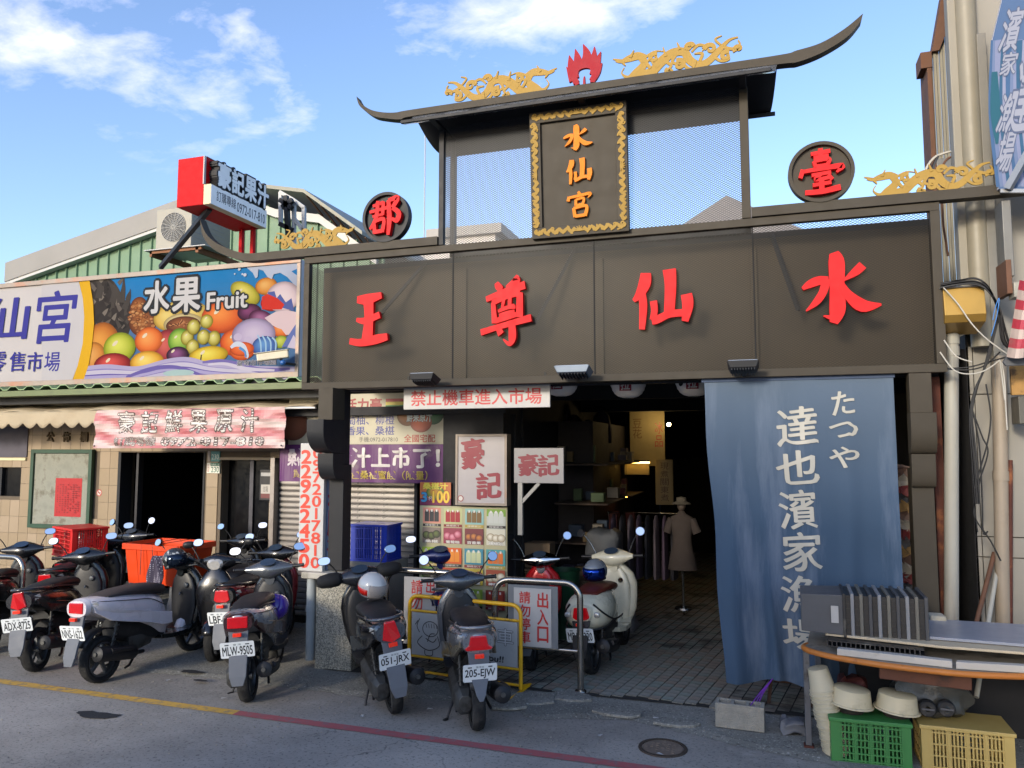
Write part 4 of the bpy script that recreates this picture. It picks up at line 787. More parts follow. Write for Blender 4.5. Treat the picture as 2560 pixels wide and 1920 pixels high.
# red lightbox sign, end-on to the street
BX0,BX1,BYa,BYb,BZ0,BZ1=-6.37,-6.0,7.1,8.15,5.0,5.575
e=empty('juice_lightbox',(0,0,0),0,'red box sign with raised white characters, jutting out above the fruit signboard','sign')
RB=mat('red_sign_sheet','b0060e',rough=.65,var=.05,spec=.2)
bxs('box',[(BX0,BX1,BYa,BYb,BZ0,BZ1)],RB,e,bevel=.006)
bxs('white_box',[(BX1+.002,BX1+.10,BYa+.0,BYb,BZ0,BZ0+.235)],mat('cream_sign_side','c8b894',rough=.5),e); bxs('edge_trim',[(BX1-.012,BX1+.004,BYa-.004,BYa+.03,BZ0+.24,BZ1+.004),(BX1-.012,BX1+.006,BYa+.03,BYb,BZ1-.0,BZ1+.008)],WH,e)
f3=lambda Y0,Y1,Z0,Z1,X:(lambda u,v,d:(X+d,Y0+u*(Y1-Y0),Z0+v*(Z1-Z0)))
for i,ch in enumerate('豪記果汁'):
    y0=BYa+.10+i*.245; f=f3(y0,y0+.235,BZ0+.245,BZ1-.03,BX1+.055)
    b_=MB(); text3d(b_,ch,f,.075,.055); b_.build('character_side',DRK,e)
    f=f3(y0+.01,y0+.225,BZ0+.255,BZ1-.04,BX1+.113); b_=MB(); text3d(b_,ch,f,.04,0); b_.build('character_face',mat('white_sign_face','f4f2ee',rough=.4),e)
f=f3(BYa+.10,BYb-.04,BZ0+.03,BZ0+.2,BX1+.104)
for t,u0,u1,v0,v1 in (('訂購專線',.0,.38,.2,.95),('0972-017-810',.40,1.,.1,.8)):
    b_=MB(); vs,fs_,w,h=textgeo(t,.004); b_.add([f(u0+x/w*(u1-u0),v0+y/h*(v1-v0),0) for x,y,z in vs],fs_); b_.build('phone_lettering',mat('grey_lettering','3a3a40'),e)
bxs('face_panel',[(BX1+.1,BX1+.103,BYa+.005,BYb-.005,BZ0+.005,BZ0+.23)],mat('white_sign_face'),e,bevel=0)
bxs('foot',[(BX1-.08,BX1-.03,BYb-.08,BYb-.03,BZ0-.38,BZ0),(BX1-.25,BX1-.2,BYb-.08,BYb-.03,BZ0-.38,BZ0)],RB,e,kind='stuff'); b_=MB(); b_.bar((BX1-.03,BYa+.15,BZ0),tuple(at(402,668,8.22)),.055); b_.build('strut',DRK,e)
b_=MB(); b_.box(BX0-.05,BX0,BYa+.2,BYa+.4,5.28,5.36); b_.build('rear_lamp',DRK,e)
# far things
FR=mat('far_concrete','b8b4b0',rough=.8,var=.08)
a=at(1010,600,26);b=at(1238,585,26); e=empty('far_block',(0,0,0),0,'pale flat-roofed block seen beyond the gateway, left of the plaque','building'); bxs('wall',[(a.x,b.x,26,32,0,b.z)],FR,e); bxs('parapet',[(a.x+1.,b.x+.3,25.8,32,b.z+.0,b.z+.35)],mat('far_concrete_dark','8f8c88'),e)
a=at(1655,580,22);b=at(1816,488,22);c=at(1900,540,22); e=empty('far_gable',(0,0,0),0,'grey pitched metal roof seen through the mesh right of the plaque','building')
b_=MB(); b_.add([(a.x,22,a.z-.2),(b.x,22,b.z),(c.x+2,22,c.z-1.0),(a.x,22,2),(c.x+2,22,2),(a.x,32,a.z-.2),(b.x,32,b.z),(c.x+2,32,c.z-1.)],[(3,4,2,1,0),(0,1,6,5),(1,2,7,6)]); b_.build('roof_and_wall',mat('grey_metal_roof','6d6a6c',rough=.6,var=.1),e)
p=at(1063,352,14);p2=at(1064,600,14); b_=MB(); b_.tube([(p.x,14,p2.z-1),(p.x,14,p.z+.2)],.012,5); o=b_.build('aerial_mast',WH); tag(o,'thin aerial mast rising behind the gateway beside its small roof','mast')
# ---------- juice shop between the hall and the passage ----------
shop=empty('juice_shop',(0,0,0),0,'shuttered juice shop bay behind the left gate post','building')
def sb(n,l,m,p=None,bevel=0,**k): return bxs(n,l,m,p or shop,bevel=bevel,**k)
DWL=mat('dark_wall','2b2a2b',rough=.8,var=.2,dirt='151518',dsc=1.5); SLT=mat('roller_shutter','a39e98',rough=.3,metal=.65,var=.08,sc=2,dirt='6f6860',dsc=2,dth=.55,dw=4)
b_=MB(); b_.add([(0,0,0),(1.93,0,0),(1.93,-.022,.018),(0,-.022,.018),(1.93,-.022,.05),(0,-.022,.05),(1.93,0,.066),(0,0,.066)],[(0,1,2,3),(3,2,4,5),(5,4,6,7)]); sm=b_.mesh('shutter_slat',SLT)
for i in range(27):
    o=bpy.data.objects.new('shutter_slat',sm); C.objects.link(o); o.parent=shop; o.location=(-5.92,8.63,.12+i*.071)
sb('wall',[(-6.0,-2.75,8.7,8.9,0,3.0),(-6.0,-2.75,8.3,8.7,2.62,2.72)],DWL,kind='stuff'); sb('shutter_track',[(-5.99,-5.93,8.5,8.68,0,2.1)],mat('track_steel','8a8480',rough=.35,metal=.8)); sb('shutter_track',[(-3.99,-3.95,8.55,8.68,0,2.1)],DRK)
sb('corner_pillar',[(-3.52,-2.78,8.32,8.7,0,3.0)],DWL)
RD='c02028'
# upper shop board
e,w,h=sign('shop_board',722,984,1112,1111,8.42,'cream shop board with dark red title, blue fruit names and a fruit badge','shop sign','a8a28c'); P=Print()
def fx(px): return w*(px-722)/390.
def fy(py): return h*(1111-py)/127.
def pt(t,x0,y0,x1,y1,c,**k): P.text(t,fx(x0),fy(y1),fx(x1),fy(y0),c,**k)
pt('活力豪',868,996,960,1030,'8e1c20',off=.04); P.rect(fx(970),fy(1006),fx(1052),fy(998),'a8222a').rect(fx(970),fy(1014),fx(1052),fy(1006),'d8c84a').rect(fx(970),fy(1022),fx(1052),fy(1014),'2a7a3a')
pt('葡萄柚、柳橙',850,1040,992,1062,'3a3f86',off=.015); pt('百香果、桑椹',850,1066,992,1088,'3a3f86',off=.015); pt('手機:0972-017810',905,1092,1001,1105,'3a3a40',off=.01); pt('全國宅配',1016,1087,1090,1106,'a03428',off=.02)
P.ell(fx(1024),fy(1040),fx(748)-0,.13,'8a5a34',inner='b07848').ell(fx(1085),fy(1035),fx(748),.14,'245e3c',inner='3a7a50').ell(fx(1056),fy(1058),fx(748),.12,'a04024',inner='c8603a'); pt('鮮果原汁',1022,1030,1082,1056,'c8d4d4',off=.03,outline='3a3a30')
P.ell(fx(735),fy(1060),fx(762),.2,'84503a',inner='a87058'); P.build('print',e)
# purple vinyl banner
a=at(700,1157,8.33);b=at(1117,1157,8.33);t=at(905,1111,8.33).z;d=at(905,1206,8.33).z
e=empty('mulberry_banner',(a.x,8.33,d),0,'purple vinyl banner with white and yellow characters above the roller shutter','banner'); w,h=b.x-a.x,t-d; P=Print()
for i in range(60): P.mb.col=lin('5c1d62'); P.mb.add([(w*i/60,0,0),(w*(i+1)/60,0,0),(w*(i+1)/60,0,h),(w*i/60,0,h)],[(0,1,2,3)])
P.L=6
def fx(px): return w*(px-700)/417.
def fy(py): return h*(1206-py)/95.
pt('桑椹',722,1122,770,1165,'c9bcc4',off=.04); pt('汁上市了！',886,1120,1100,1168,'d8d0cc',off=.045); pt('買',738,1176,756,1196,'b8a03a'); pt('包桑椹蜜餞（限量）',886,1176,1072,1198,'b8a03a',off=.015)
P.mb.v=[(x,y*1.3-.012*math.sin(x*9)*(1-z/h)-.006*math.sin(x*25+z*30),z) for x,y,z in P.mb.v]; P.build('vinyl',e,PRV,ys=1)
# price card, lightbox, menu board
e,w,h=sign('price_card',1050,1206,1127,1263,8.28,'small red and orange price card reading 3 for 100','price card','b84a3a'); P=Print(); P.rect(0,0,w,h*.3,'7a2450').rect(0,h*.3,w,h,'c8703a').ell(w*.5,h*.55,w*.3,h*.3,'5a8a3a',inner='e8a040').text('桑椹汁',w*.1,h*.7,w*.9,h*.98,'e8d84a',.04).text('3',w*.06,h*.15,w*.22,h*.55,'3a9ad0',.05,outline='20304a').text('杯',w*.28,h*.2,w*.42,h*.4,'e8d0d0').text('100',w*.42,h*.12,w*.95,h*.62,'f0c83a',.04,outline='9a2a2a').build('print',e)
TB=mat('board_cbc3bd','a09a9c',rough=.4,var=.06,dirt='8d8582',dsc=1.5,dth=.6,dw=4)
e,w,h=sign('shop_lightbox',1140,1086,1267,1263,8.15,'upright dusty lightbox with two large crimson characters','sign','cbc3bd',ALU,.15,.025,TB); P=Print(); P.L=26; P.text('豪',w*.12,h*.52,w*.55,h*.94,'8e1430',brush=.045).text('記',w*.42,h*.10,w*.88,h*.46,'8e1430',brush=.045).ell(w*.1,h*.09,.035,.035,'a04040').ell(w*.1,h*.09,.026,.026,'d8d0c8').build('print',e)
e,w,h=sign('hanging_sign',1285,1120,1409,1208,7.9,'small white hanging sign with two crimson characters at the passage mouth','sign','928e8c'); P=Print(); P.text('豪',w*.10,h*.22,w*.48,h*.82,'86142c',brush=.045).text('記',w*.50,h*.22,w*.90,h*.82,'86142c',brush=.045).build('print',e)
b_=MB(); b_.bar((w*.12,.03,0),(w*.12,.03,-.55),.05); b_.build('post',mat('dull_steel','8d8c88',rough=.5,metal=.5),e); b_=MB(); b_.bar((w*.12,.03,-.22),(w*.5,.03,-.0),.035); b_.build('brace',mat('dull_steel'),e)
e,w,h=sign('menu_board',1048,1266,1268,1560,8.24,'cream menu board with twelve small pictures of bottled juice and fruit','menu board','a8a280'); P=Print(); P.L=3
for r_ in range(5):
    for c_ in range(4):
        x=w*(.04+.245*c_); y=h-h*.145*(r_+1)-h*.045*(r_//1)*.55-.01; ww,hh_=w*.21,h*.135
        if c_==3 and r_ in(0,): P.rect(x,y-.16,x+ww,y+hh_,'7fa83a'); P.rect(x,y-.16,x+ww,y+hh_*.55,'c0c4b8')
        col=[['d8907c','c4c890','8fc0bc','9cc04a'],['8a7a70','9a3a50','7a3038','d8d4c0'],['9ab83a','e0602a','3a8aa0','4aa0a0'],['70a048','b84830','c8b040','a04830'],['607a30','c88a30','90a840','8a3028']][r_][c_]
        if not(c_==3 and r_==0): P.rect(x,y,x+ww,y+hh_,col)
        if r_%2==0:
            bc=[['2a2c34','a81c2c','7a5a2a','c8ccc4'],0,['d8dca8','f0902a','c8d0a0','e0742a'],0,['7a9a3a','e8a030','c0c860','a8402a']][r_]
            for k in range(3): xx=x+ww*(.22+.27*k); P.rect(xx-.028,y+.02,xx+.028,y+hh_*.7,bc[c_]); P.ell(xx,y+hh_*.7,.026,.03,bc[c_]); P.rect(xx-.01,y+hh_*.75,xx+.01,y+hh_*.9,'e4e0d8')
            P.rect(x,y-.035,x+ww,y-.006,['2c2424','8a2a2a','b8a040'][(r_+c_)%3]); P.text('檸檬原汁',x+.03,y-.031,x+ww-.03,y-.01,'e8e4dc')
        else:
            for k in range(3): P.ell(x+ww*(.22+.28*k),y+hh_*R.uniform(.4,.6),.05,.045,['3a3a30','b83a5a','6a2a3a','b8a888'][c_],inner=['6a7a40','e8a0b0','d88a40','f0ead8'][c_])
            P.text(['桑椹','葡萄柚','百香果','檸檬奶'][c_],x+.03,y+.004,x+ww-.03,y+.035,'e8e4dc',.03,outline='3a3430')
P.build('print',e)
# no-scooters sign hung under the gateway
e,w,h=sign('no_entry_sign',1009,965,1375,1021,7.22,'long white sign with red characters hung under the gateway rail','sign','b4b2b0',th=.03,group=None); P=Print(); P.text('禁止機車進入市場',w*.055,h*.16,w*.945,h*.86,'c4202a',.022).build('print',e)
b_=MB(); b_.bar((.05,.01,h),(.05,.01,h+.12),.02); b_.bar((w-.05,.01,h),(w-.05,.01,h+.12),.02); b_.build('hangers',DRK,e,kind='stuff')
# terrazzo pillar carrying the gate post and the phone sign
TER=mat('washed_pebble','8c887c',rough=.8,var=.1,bump=.6,bsc=90)
t=TER.node_tree; n=t.nodes.new('ShaderNodeTexVoronoi'); n.inputs['Scale'].default_value=110; tc_=t.nodes.new('ShaderNodeTexCoord'); t.links.new(tc_.outputs['Object'],n.inputs['Vector']); r_=t.nodes.new('ShaderNodeValToRGB'); r_.color_ramp.interpolation='CONSTANT'; r_.color_ramp.elements[0].color=(*lin('6b6a62'),1); r_.color_ramp.elements[1].position=.35; r_.color_ramp.elements[1].color=(*lin('938e80'),1); q_=r_.color_ramp.elements.new(.7); q_.color=(*lin('a8a496'),1); s_=t.nodes.new('ShaderNodeSeparateColor'); t.links.new(n.outputs['Color'],s_.inputs[0]); t.links.new(s_.outputs[0],r_.inputs[0]); t.links.new(r_.outputs[0],t.nodes['Principled BSDF'].inputs['Base Color'])
e=empty('pebble_pillar',(-4.08,7.15,0),0,'squat pebble-dash concrete pillar under the left gate post','pillar'); bxs('shaft',[(-.24,.17,-.2,.25,0,.90)],TER,e,bevel=.012); bxs('cap',[(-.40,.19,-.23,.27,.90,.965)],mat('pale_cap','a9a498',rough=.7,var=.12,dirt='7c786c',dsc=4),e,bevel=.01)
PIP=mat('grey_pvc','8f9596',rough=.5,var=.12,sc=3,dirt='5f5f5c',dsc=3,dth=.52,dw=5,streak=True)
b_=MB(); b_.tube([(-.33,-.14,.90),(-.33,-.14,.08)],.048,14); b_.tube([(-.33,-.14,.62),(-.33,-.14,.56)],.055,14); b_.build('drain_pipe',PIP,e,smooth=40)
a=at(745,1400,6.98);b=at(806,1400,6.98); e=empty('phone_sign',(a.x,6.98,.966),0,'tall white panel with two columns of red phone digits beside the left gate post','sign'); w=b.x-a.x;h=2.27-.966
bxs('board',[(0,w,0,.05,0,h)],mat('board_phone','b0aeaa',rough=.5,var=.06,dirt='9a948a',dsc=2,dth=.6),e); P=Print(); P.text('22922450'[:8].replace('22922450','22922450'),w*.06,h*.02,w*.44,h*.95,'d8381e',.045,vertical=True).text('0972017810',w*.54,h*.02,w*.88,h*.97,'d8381e',.03,vertical=True).build('print',e)
a=at(807,1400,7.08);e=empty('juice_side_panel',(a.x,7.08,.966),0,'narrow pale blue panel with large crimson characters half hidden behind the gate post','sign'); bxs('board',[(0,.15,0,.02,0,1.25)],mat('pale_blue_board','8496b4',rough=.5),e); P=Print(); P.text('鮮果原汁',.05,.03,.15,1.25,'b01c3c',brush=.05,vertical=True).build('print',e)
# blue crate on a concrete ledge by the shutter
def crate(name,W_,D_,H_,m,loc,rz,label,group=None,nb=4,rows=3,upside=True,fine=4,par=None):
    e=empty(name,loc,rz,label,'crate',group); b_=MB(); t=.012; c_=.055
    for x in (0,W_-c_): b_.box(x,x+c_,0,t,0,H_); b_.box(x,x+c_,D_-t,D_,0,H_)
    for y in (0,D_-c_): b_.box(-.001,t,y+.001,y+c_,0,H_-.001); b_.box(W_-t,W_+.001,y+.001,y+c_,0,H_-.001)
    b_.build('corner_panels',m,e,kind='stuff')
    b_=MB(); b_.box(-.012,W_+.012,-.012,D_+.012,H_-.02,H_+.006); b_.build('top_plate',m,e,bevel=.004)
    b_=MB(); b_.box(-.006,W_+.006,-.006,D_+.006,0,.02); b_.build('bottom_rim',m,e)
    b_=MB()
    for (o,l,ax) in ((0,W_,0),(D_-t,W_,0),(0,D_,1),(W_-t,D_,1)):
        n=nb; L=l-2*c_
        for i in range(n+1):
            x=c_+L*i/n
            if ax==0: b_.box(x-.006,x+.006,o-.003,o+t-.003,.02,H_-.02)
            else: b_.box(o-.003,o+t-.003,x-.006,x+.006,.02,H_-.02)
        for j in range(rows+1):
            z=.03+(H_-.07)*j/rows
            if ax==0: b_.box(c_,l-c_,o-.004,o+t-.004,z-.005,z+.005)
            else: b_.box(o-.004,o+t-.004,c_,l-c_,z-.005,z+.005)
        for i in range(n*fine):
            x=c_+L*(i+.5)/(n*fine)
            if ax==0: b_.box(x-.0055,x+.0055,o+.002,o+t-.002,.02,H_-.02)
            else: b_.box(o+.002,o+t-.002,x-.0055,x+.0055,.02,H_-.02)
    b_.build('lattice_bars',m,e,kind='stuff')
    b_=MB(); b_.box(.03,W_-.03,.03,D_-.03,.01,H_-.03); 
    return e
a=at(876,1402,7.75);b=at(966,1402,7.75); zl=a.z
e=empty('concrete_ledge',(a.x-.05,7.7,0),0,'low concrete block under the blue crate','ledge'); bxs('block',[(0,b.x-a.x+.1,0,.5,0,zl)],mat('ledge_concrete','7a766e',rough=.85,var=.15,bump=.4),e,bevel=.01)
crate('plastic_crate',b.x-a.x,.36,at(900,1312,7.75).z-zl,mat('blue_plastic','0c2f9c',rough=.4,var=.06),(a.x,7.75,zl),0,'deep blue plastic crate on the concrete ledge in front of the shutter',nb=3,fine=5)
# stainless guard rails with paper boards
STL=mat('stainless_tube','a8a49c',rough=.22,metal=.95,var=.06)
def rail(x0,x1,y,h,lo,label):
    e=empty('guard_rail',(x0,y,0),0,label,'guard rail','stainless guard rails at the passage mouth'); w=x1-x0; r=.14
    pts=[(0,0,.02),(0,0,h-r)]+[(r-r*math.cos(a),0,h-r+r*math.sin(a)) for a in (PI/2*i/6 for i in range(1,7))]+[(w-r+r*math.sin(a),0,h-r+r*math.cos(a)) for a in (PI/2*i/6 for i in range(0,6))]+[(w,0,h-r),(w,0,.02)]
    b_=MB(); b_.tube(pts,.030,12); b_.build('hoop',STL,e,smooth=50); b_=MB(); b_.tube([(.02,0,lo),(w-.02,0,lo)],.016,10); b_.build('cross_bar',STL,e,smooth=50)
    for x in (0,w): b_=MB(); b_.lathe([(0,.022),(.05,.022),(.055,.03),(.05,.04),(0,.04)],(x,0,0)); b_.build('base_plate',STL,e)
    return e
e=rail(-3.62,-2.80,7.12,1.0,.32,'left stainless guard rail behind the yellow barrier'); b_=MB(); b_.box(.22,.56,-.045,-.035,.30,.95); b_.build('paper_board',mat('paper_white','aaa7a2',rough=.7,var=.06),e); P=Print(); P.text('請勿停車',.30,.32,.42,.93,'c02c2c',.02,vertical=True).text('出',.46,.8,.55,.93,'c02c2c',.02).build('board_print',e,loc=(0,-.046,0))
e=rail(-2.42,-1.60,7.0,.985,.38,'right stainless guard rail beside the white scooter'); b_=MB(); b_.box(.20,.56,-.045,-.035,.40,.925); b_.build('paper_board',mat('paper_white'),e); P=Print(); P.text('請勿停車',.255,.42,.36,.90,'c02c2c',.025,vertical=True).text('出入口',.43,.44,.53,.90,'c02c2c',.03,vertical=True).build('board_print',e,loc=(0,-.046,0)); bxs('board_back',[(.14,.62,-.034,-.028,.39,.95)],mat('grey_back','6b6e70',rough=.6),e)
# yellow barrier
YB=mat('yellow_barrier_paint','dca514',rough=.4,var=.08,dirt='6b4a24',dsc=9,dth=.6,dw=10)
e=empty('yellow_barrier',(-3.30,7.0,.045),math.atan2(-.15,1.18),'yellow tubular barrier with a white no-parking board standing in front of the rails','barrier'); w=1.19;h=.74;r=.09
pts=[(0,0,0),(0,0,h-r)]+[(r-r*math.cos(a),0,h-r+r*math.sin(a)) for a in (PI/2*i/5 for i in range(1,6))]+[(w-r+r*math.sin(a),0,h-r+r*math.cos(a)) for a in (PI/2*i/5 for i in range(0,5))]+[(w,0,h-r),(w,0,0)]
b_=MB(); b_.tube(pts,.019,10); b_.build('frame_tube',YB,e,smooth=50)
for z in (.60,.17,.03): b_=MB(); b_.tube([(.01,0,z),(w-.01,0,z)],.013,8); b_.build('rail_tube',YB,e,smooth=50)
for x in (0,w): b_=MB(); b_.tube([(x,-.26,-.028),(x-.0,.22,-.02),(x,.0,.02)],.016,8); b_.build('foot',YB,e,smooth=50)
bxs('board',[(.03,w-.03,-.008,.004,.185,.585)],mat('barrier_board','a8a5a0',rough=.5,var=.05,dirt='8a8580',dsc=2,dth=.6),e,bevel=0)
P=Print(); bk='3a3634'
def li(pts,wd=.004): P.strokes([[(x,y,wd) for x,y in pts]],0,0,1,1,bk,k=5)
cx,cy=.24,.44
li([(cx+.085*math.cos(a),cy+.07*math.sin(a)) for a in (i*PI/8 for i in range(17))]); li([(cx-.12,cy+.09),(cx-.15,cy+.02),(cx-.12,cy-.04)]); li([(cx-.14,cy+.07),(cx-.17,cy+.03)])
for i in range(5): li([(cx-.05+i*.03,cy+.05),(cx-.04+i*.028,cy+.01)],.003)
li([(cx-.09,cy-.07),(cx-.14,cy-.14),(cx-.02,cy-.2),(cx+.1,cy-.15),(cx+.08,cy-.06)]); li([(cx-.05,cy-.09),(cx+.03,cy-.12),(cx+.07,cy-.08)]); li([(cx-.03,cy-.12),(cx+.0,cy-.05),(cx+.05,cy-.04)]); li([(cx-.06,cy-.2),(cx-.05,cy-.245),(cx+.02,cy-.245),(cx+.03,cy-.2)])
P.text('請勿停車',.42,.37,1.12,.52,'cfcbc6',.0,outline='6a6562',oo=.03).text('Thank you!!',.55,.20,1.02,.27,'2a2828',.03,shear=.1).build('board_print',e,loc=(0,-.009,0))
# ---------- the passage ----------
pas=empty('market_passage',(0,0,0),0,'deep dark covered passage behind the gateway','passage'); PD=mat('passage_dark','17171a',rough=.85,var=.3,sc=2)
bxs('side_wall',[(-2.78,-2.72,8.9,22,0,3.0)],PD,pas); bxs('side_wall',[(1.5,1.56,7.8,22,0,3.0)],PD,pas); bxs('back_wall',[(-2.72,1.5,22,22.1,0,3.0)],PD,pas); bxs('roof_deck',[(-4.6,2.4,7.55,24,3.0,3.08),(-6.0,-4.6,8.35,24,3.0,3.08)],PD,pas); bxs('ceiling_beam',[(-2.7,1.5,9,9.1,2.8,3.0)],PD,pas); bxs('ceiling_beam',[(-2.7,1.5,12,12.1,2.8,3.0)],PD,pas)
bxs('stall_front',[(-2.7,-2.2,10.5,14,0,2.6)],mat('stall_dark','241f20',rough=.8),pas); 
for k in range(3):
    px,bot,lb=((1403,988,'paper lantern partly hidden behind the no-entry sign'),(1571,992,'middle paper lantern with a large red seal'),(1735,988,'paper lantern with black brush marks next to the blue curtain'))[k]
    p=at(px,bot,7.9); e=empty('paper_lantern',(p.x,7.9,p.z),0,lb,'lantern','white paper lanterns under the gateway'); rx=.19
    prof=[]
    for i in range(25):
        a=-PI/2+PI*i/24; prof.append((max(.06,rx*math.cos(a)**.6*(1 if i%2 else .97)) if abs(math.cos(a))>1e-3 else .06,.19+.20*math.sin(a)))
    b_=MB(); b_.lathe(prof,n=24); b_.build('paper_body',mat('lantern_paper','f0ece6',rough=.7,var=.06),e,smooth=50)
    ang_=math.atan2(-p.x,-7.9)
    P=Print(); P.strokes([[(-.055,.10,.012),(.055,.10,.012)]],0,0,1,1,'a01c30'); P.rect(-.06,.05,.06,.17,'a01c30').text('拉',-.045,.06,.045,.16,'e4dcd8',.03); 
    if k!=1: P.ell(-.12,.12,.03,.04,'18181a').ell(-.14,.2,.025,.03,'18181a')
    P.mb.v=[(rx*1.02*math.sin(x/rx)*1.0,-rx*1.02*math.cos(x/rx)+y,z) for x,y,z in P.mb.v]; o=P.build('seal_print',e,ys=1); o.rotation_euler=(0,0,ang_+PI if False else 0)
# warm lit stall deep inside
WRM=mat('lamp_warm','ffd27a',var=0,emit='ffc860',es=6.); 
p=at(1616,1165,13); e=empty('lit_cloth_banner',(p.x-.27,13,p.z),0,'pale cloth banner glowing at the top from a warm lamp deep in the passage','banner'); bxs('cloth',[(0,.58,0,.02,0,.92)],mat('pale_cloth','8a7c58',rough=.8),e); P=Print(); P.text('豆花',.05,.45,.2,.8,'6a4a2a',vertical=True).text('冰品',.42,.3,.55,.75,'a03028',vertical=True).build('print',e)
e=empty('clip_lamp',at(1672,1061,12.8),0,'small bright warm lamp beside the glowing cloth banner','lamp'); b_=MB(); b_.sphere((0,0,0),.032); b_.build('bulb',mat('lamp_bulb','ffe0a0',var=0,emit='ffd890',es=18.),e)
l=bpy.data.lights.new('stall_light','POINT'); l.energy=1.6; l.color=(1,.72,.32); l.shadow_soft_size=.06; lo=bpy.data.objects.new('stall_light',l); C.objects.link(lo); lo.parent=e; lo.location=(-.25,-.14,.05)
p=at(1556,1156,12.5); q2=at(1624,1166,12.5); e=empty('tube_light',p,0,'warm tube light over a stall deep in the passage','lamp'); b_=MB(); b_.tube([(0,0,0),(q2.x-p.x,0,0)],.014); b_.build('tube',WRM,e); bxs('reflector',[(0,q2.x-p.x,-.03,.03,.018,.04)],DRK,e); bxs('lit_shelf_front',[(.02,q2.x-p.x-.02,.1,.12,-.2,-.03)],mat('pale_cloth'),e)
e=empty('stall_poster',at(1660,1262,12.6),0,'tall dim paper poster with a column of writing in the passage','poster'); bxs('sheet',[(-.13,.15,0,.02,0,.72)],mat('dim_poster','8a7c5c',rough=.8),e); P=Print(); P.text('現煮關東煮',-.05,.05,.08,.68,'4a3020',vertical=True).build('print',e)
# goods in the gloom
def lump(name,m,loc,sx,sy,sz,label,cat,group=None,n=16,seed=0,amp=.12):
    rr=random.Random(seed); b_=MB(); ph=[rr.uniform(0,6) for _ in range(6)]
    rings=[]
    for i in range(11):
        t=i/10; s=(1-(abs(2*t-1))**9*.4)*(1-.10*t); ring=[]
        for j in range(n):
            a=2*PI*j/n; q=abs(math.cos(a))**.3*math.copysign(1,math.cos(a)); w_=abs(math.sin(a))**.3*math.copysign(1,math.sin(a)); k=1+amp*math.sin(3*a+ph[0]+t*5)+amp*.6*math.sin(7*a+ph[1]+t*9)
            ring.append((sx*q*s*k,sy*w_*s*k,sz*t+.02*math.sin(5*a+ph[2])))
        rings.append(ring)
    b_.loft(rings); o=b_.build(name,m,None,smooth=60,loc=loc); return tag(o,label,cat,group)
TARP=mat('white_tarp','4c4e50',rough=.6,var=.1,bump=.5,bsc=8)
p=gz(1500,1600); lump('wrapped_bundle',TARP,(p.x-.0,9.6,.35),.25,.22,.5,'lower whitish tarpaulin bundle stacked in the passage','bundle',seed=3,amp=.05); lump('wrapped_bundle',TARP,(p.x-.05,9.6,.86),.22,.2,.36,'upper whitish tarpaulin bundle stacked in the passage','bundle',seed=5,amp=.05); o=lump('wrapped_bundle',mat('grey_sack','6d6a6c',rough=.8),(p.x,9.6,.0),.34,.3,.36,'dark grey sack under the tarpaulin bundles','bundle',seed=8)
BRN=mat('cardboard','6d5a44',rough=.8,var=.12)
p=at(1330,1440,8.9); e=empty('cardboard_box',(p.x-.2,8.95,.50),rad(4),'brown cardboard box with a mesh crate under it beside the hanging sign','box'); bxs('carton',[(0,.40,0,.35,.3,.58)],BRN,e); bxs('flap',[(0,.40,-.01,.17,.581,.59)],BRN,e)
crate('wicker_crate',.40,.34,.26,mat('tan_plastic','7d6a50',rough=.6),(p.x-.21,8.95,.52),0,'tan latticed crate behind the red scooter',nb=3,fine=4)
e=empty('green_bin',(at(1405,1420,8.9).x,8.95,.0),0,'dark green drum beside the cartons','bin'); b_=MB(); b_.lathe([(0,0),(.17,0),(.2,.78),(.21,.8),(.19,.8),(.16,.05),(0,.05)]); b_.build('drum',mat('green_plastic_dark','0f3c26',rough=.5),e,smooth=40)
e=empty('flattened_carton_stack',(at(1450,1440,9.3).x,9.3,.55),rad(10),'sloping pile of flattened cartons in the passage','cartons')
for k in range(4): b_=MB(); b_.box(-.5,.35,0,.5,.02*k,.02*k+.015); o=b_.build('carton_sheet',BRN,e); o.rotation_euler=(0,rad(8+k*1.5),rad(k*5)); 
# clothes rack
p=at(1605,1480,10.6); e=empty('clothes_rack',(p.x-.45,10.6,0),0,'rail of dim dark and mauve shirts deep in the passage','clothes rack'); b_=MB(); b_.tube([(0,0,0),(0,0,1.35),(1.0,0,1.35),(1.0,0,0)],.015); b_.build('rail',STL,e)
for k in range(8):
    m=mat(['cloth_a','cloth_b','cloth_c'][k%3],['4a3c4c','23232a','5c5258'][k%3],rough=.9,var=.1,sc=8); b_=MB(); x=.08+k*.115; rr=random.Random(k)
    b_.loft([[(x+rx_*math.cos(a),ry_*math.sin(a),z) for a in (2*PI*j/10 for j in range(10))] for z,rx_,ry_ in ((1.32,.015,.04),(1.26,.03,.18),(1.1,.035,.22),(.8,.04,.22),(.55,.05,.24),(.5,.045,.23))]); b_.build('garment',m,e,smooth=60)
p=at(1707,1440,10.2); e=empty('dress_mannequin',(p.x,10.2,0),0,'mannequin in a long beige dress and sun hat in the passage','mannequin'); DR_=mat('beige_dress','3a322e',rough=.9,var=.1)
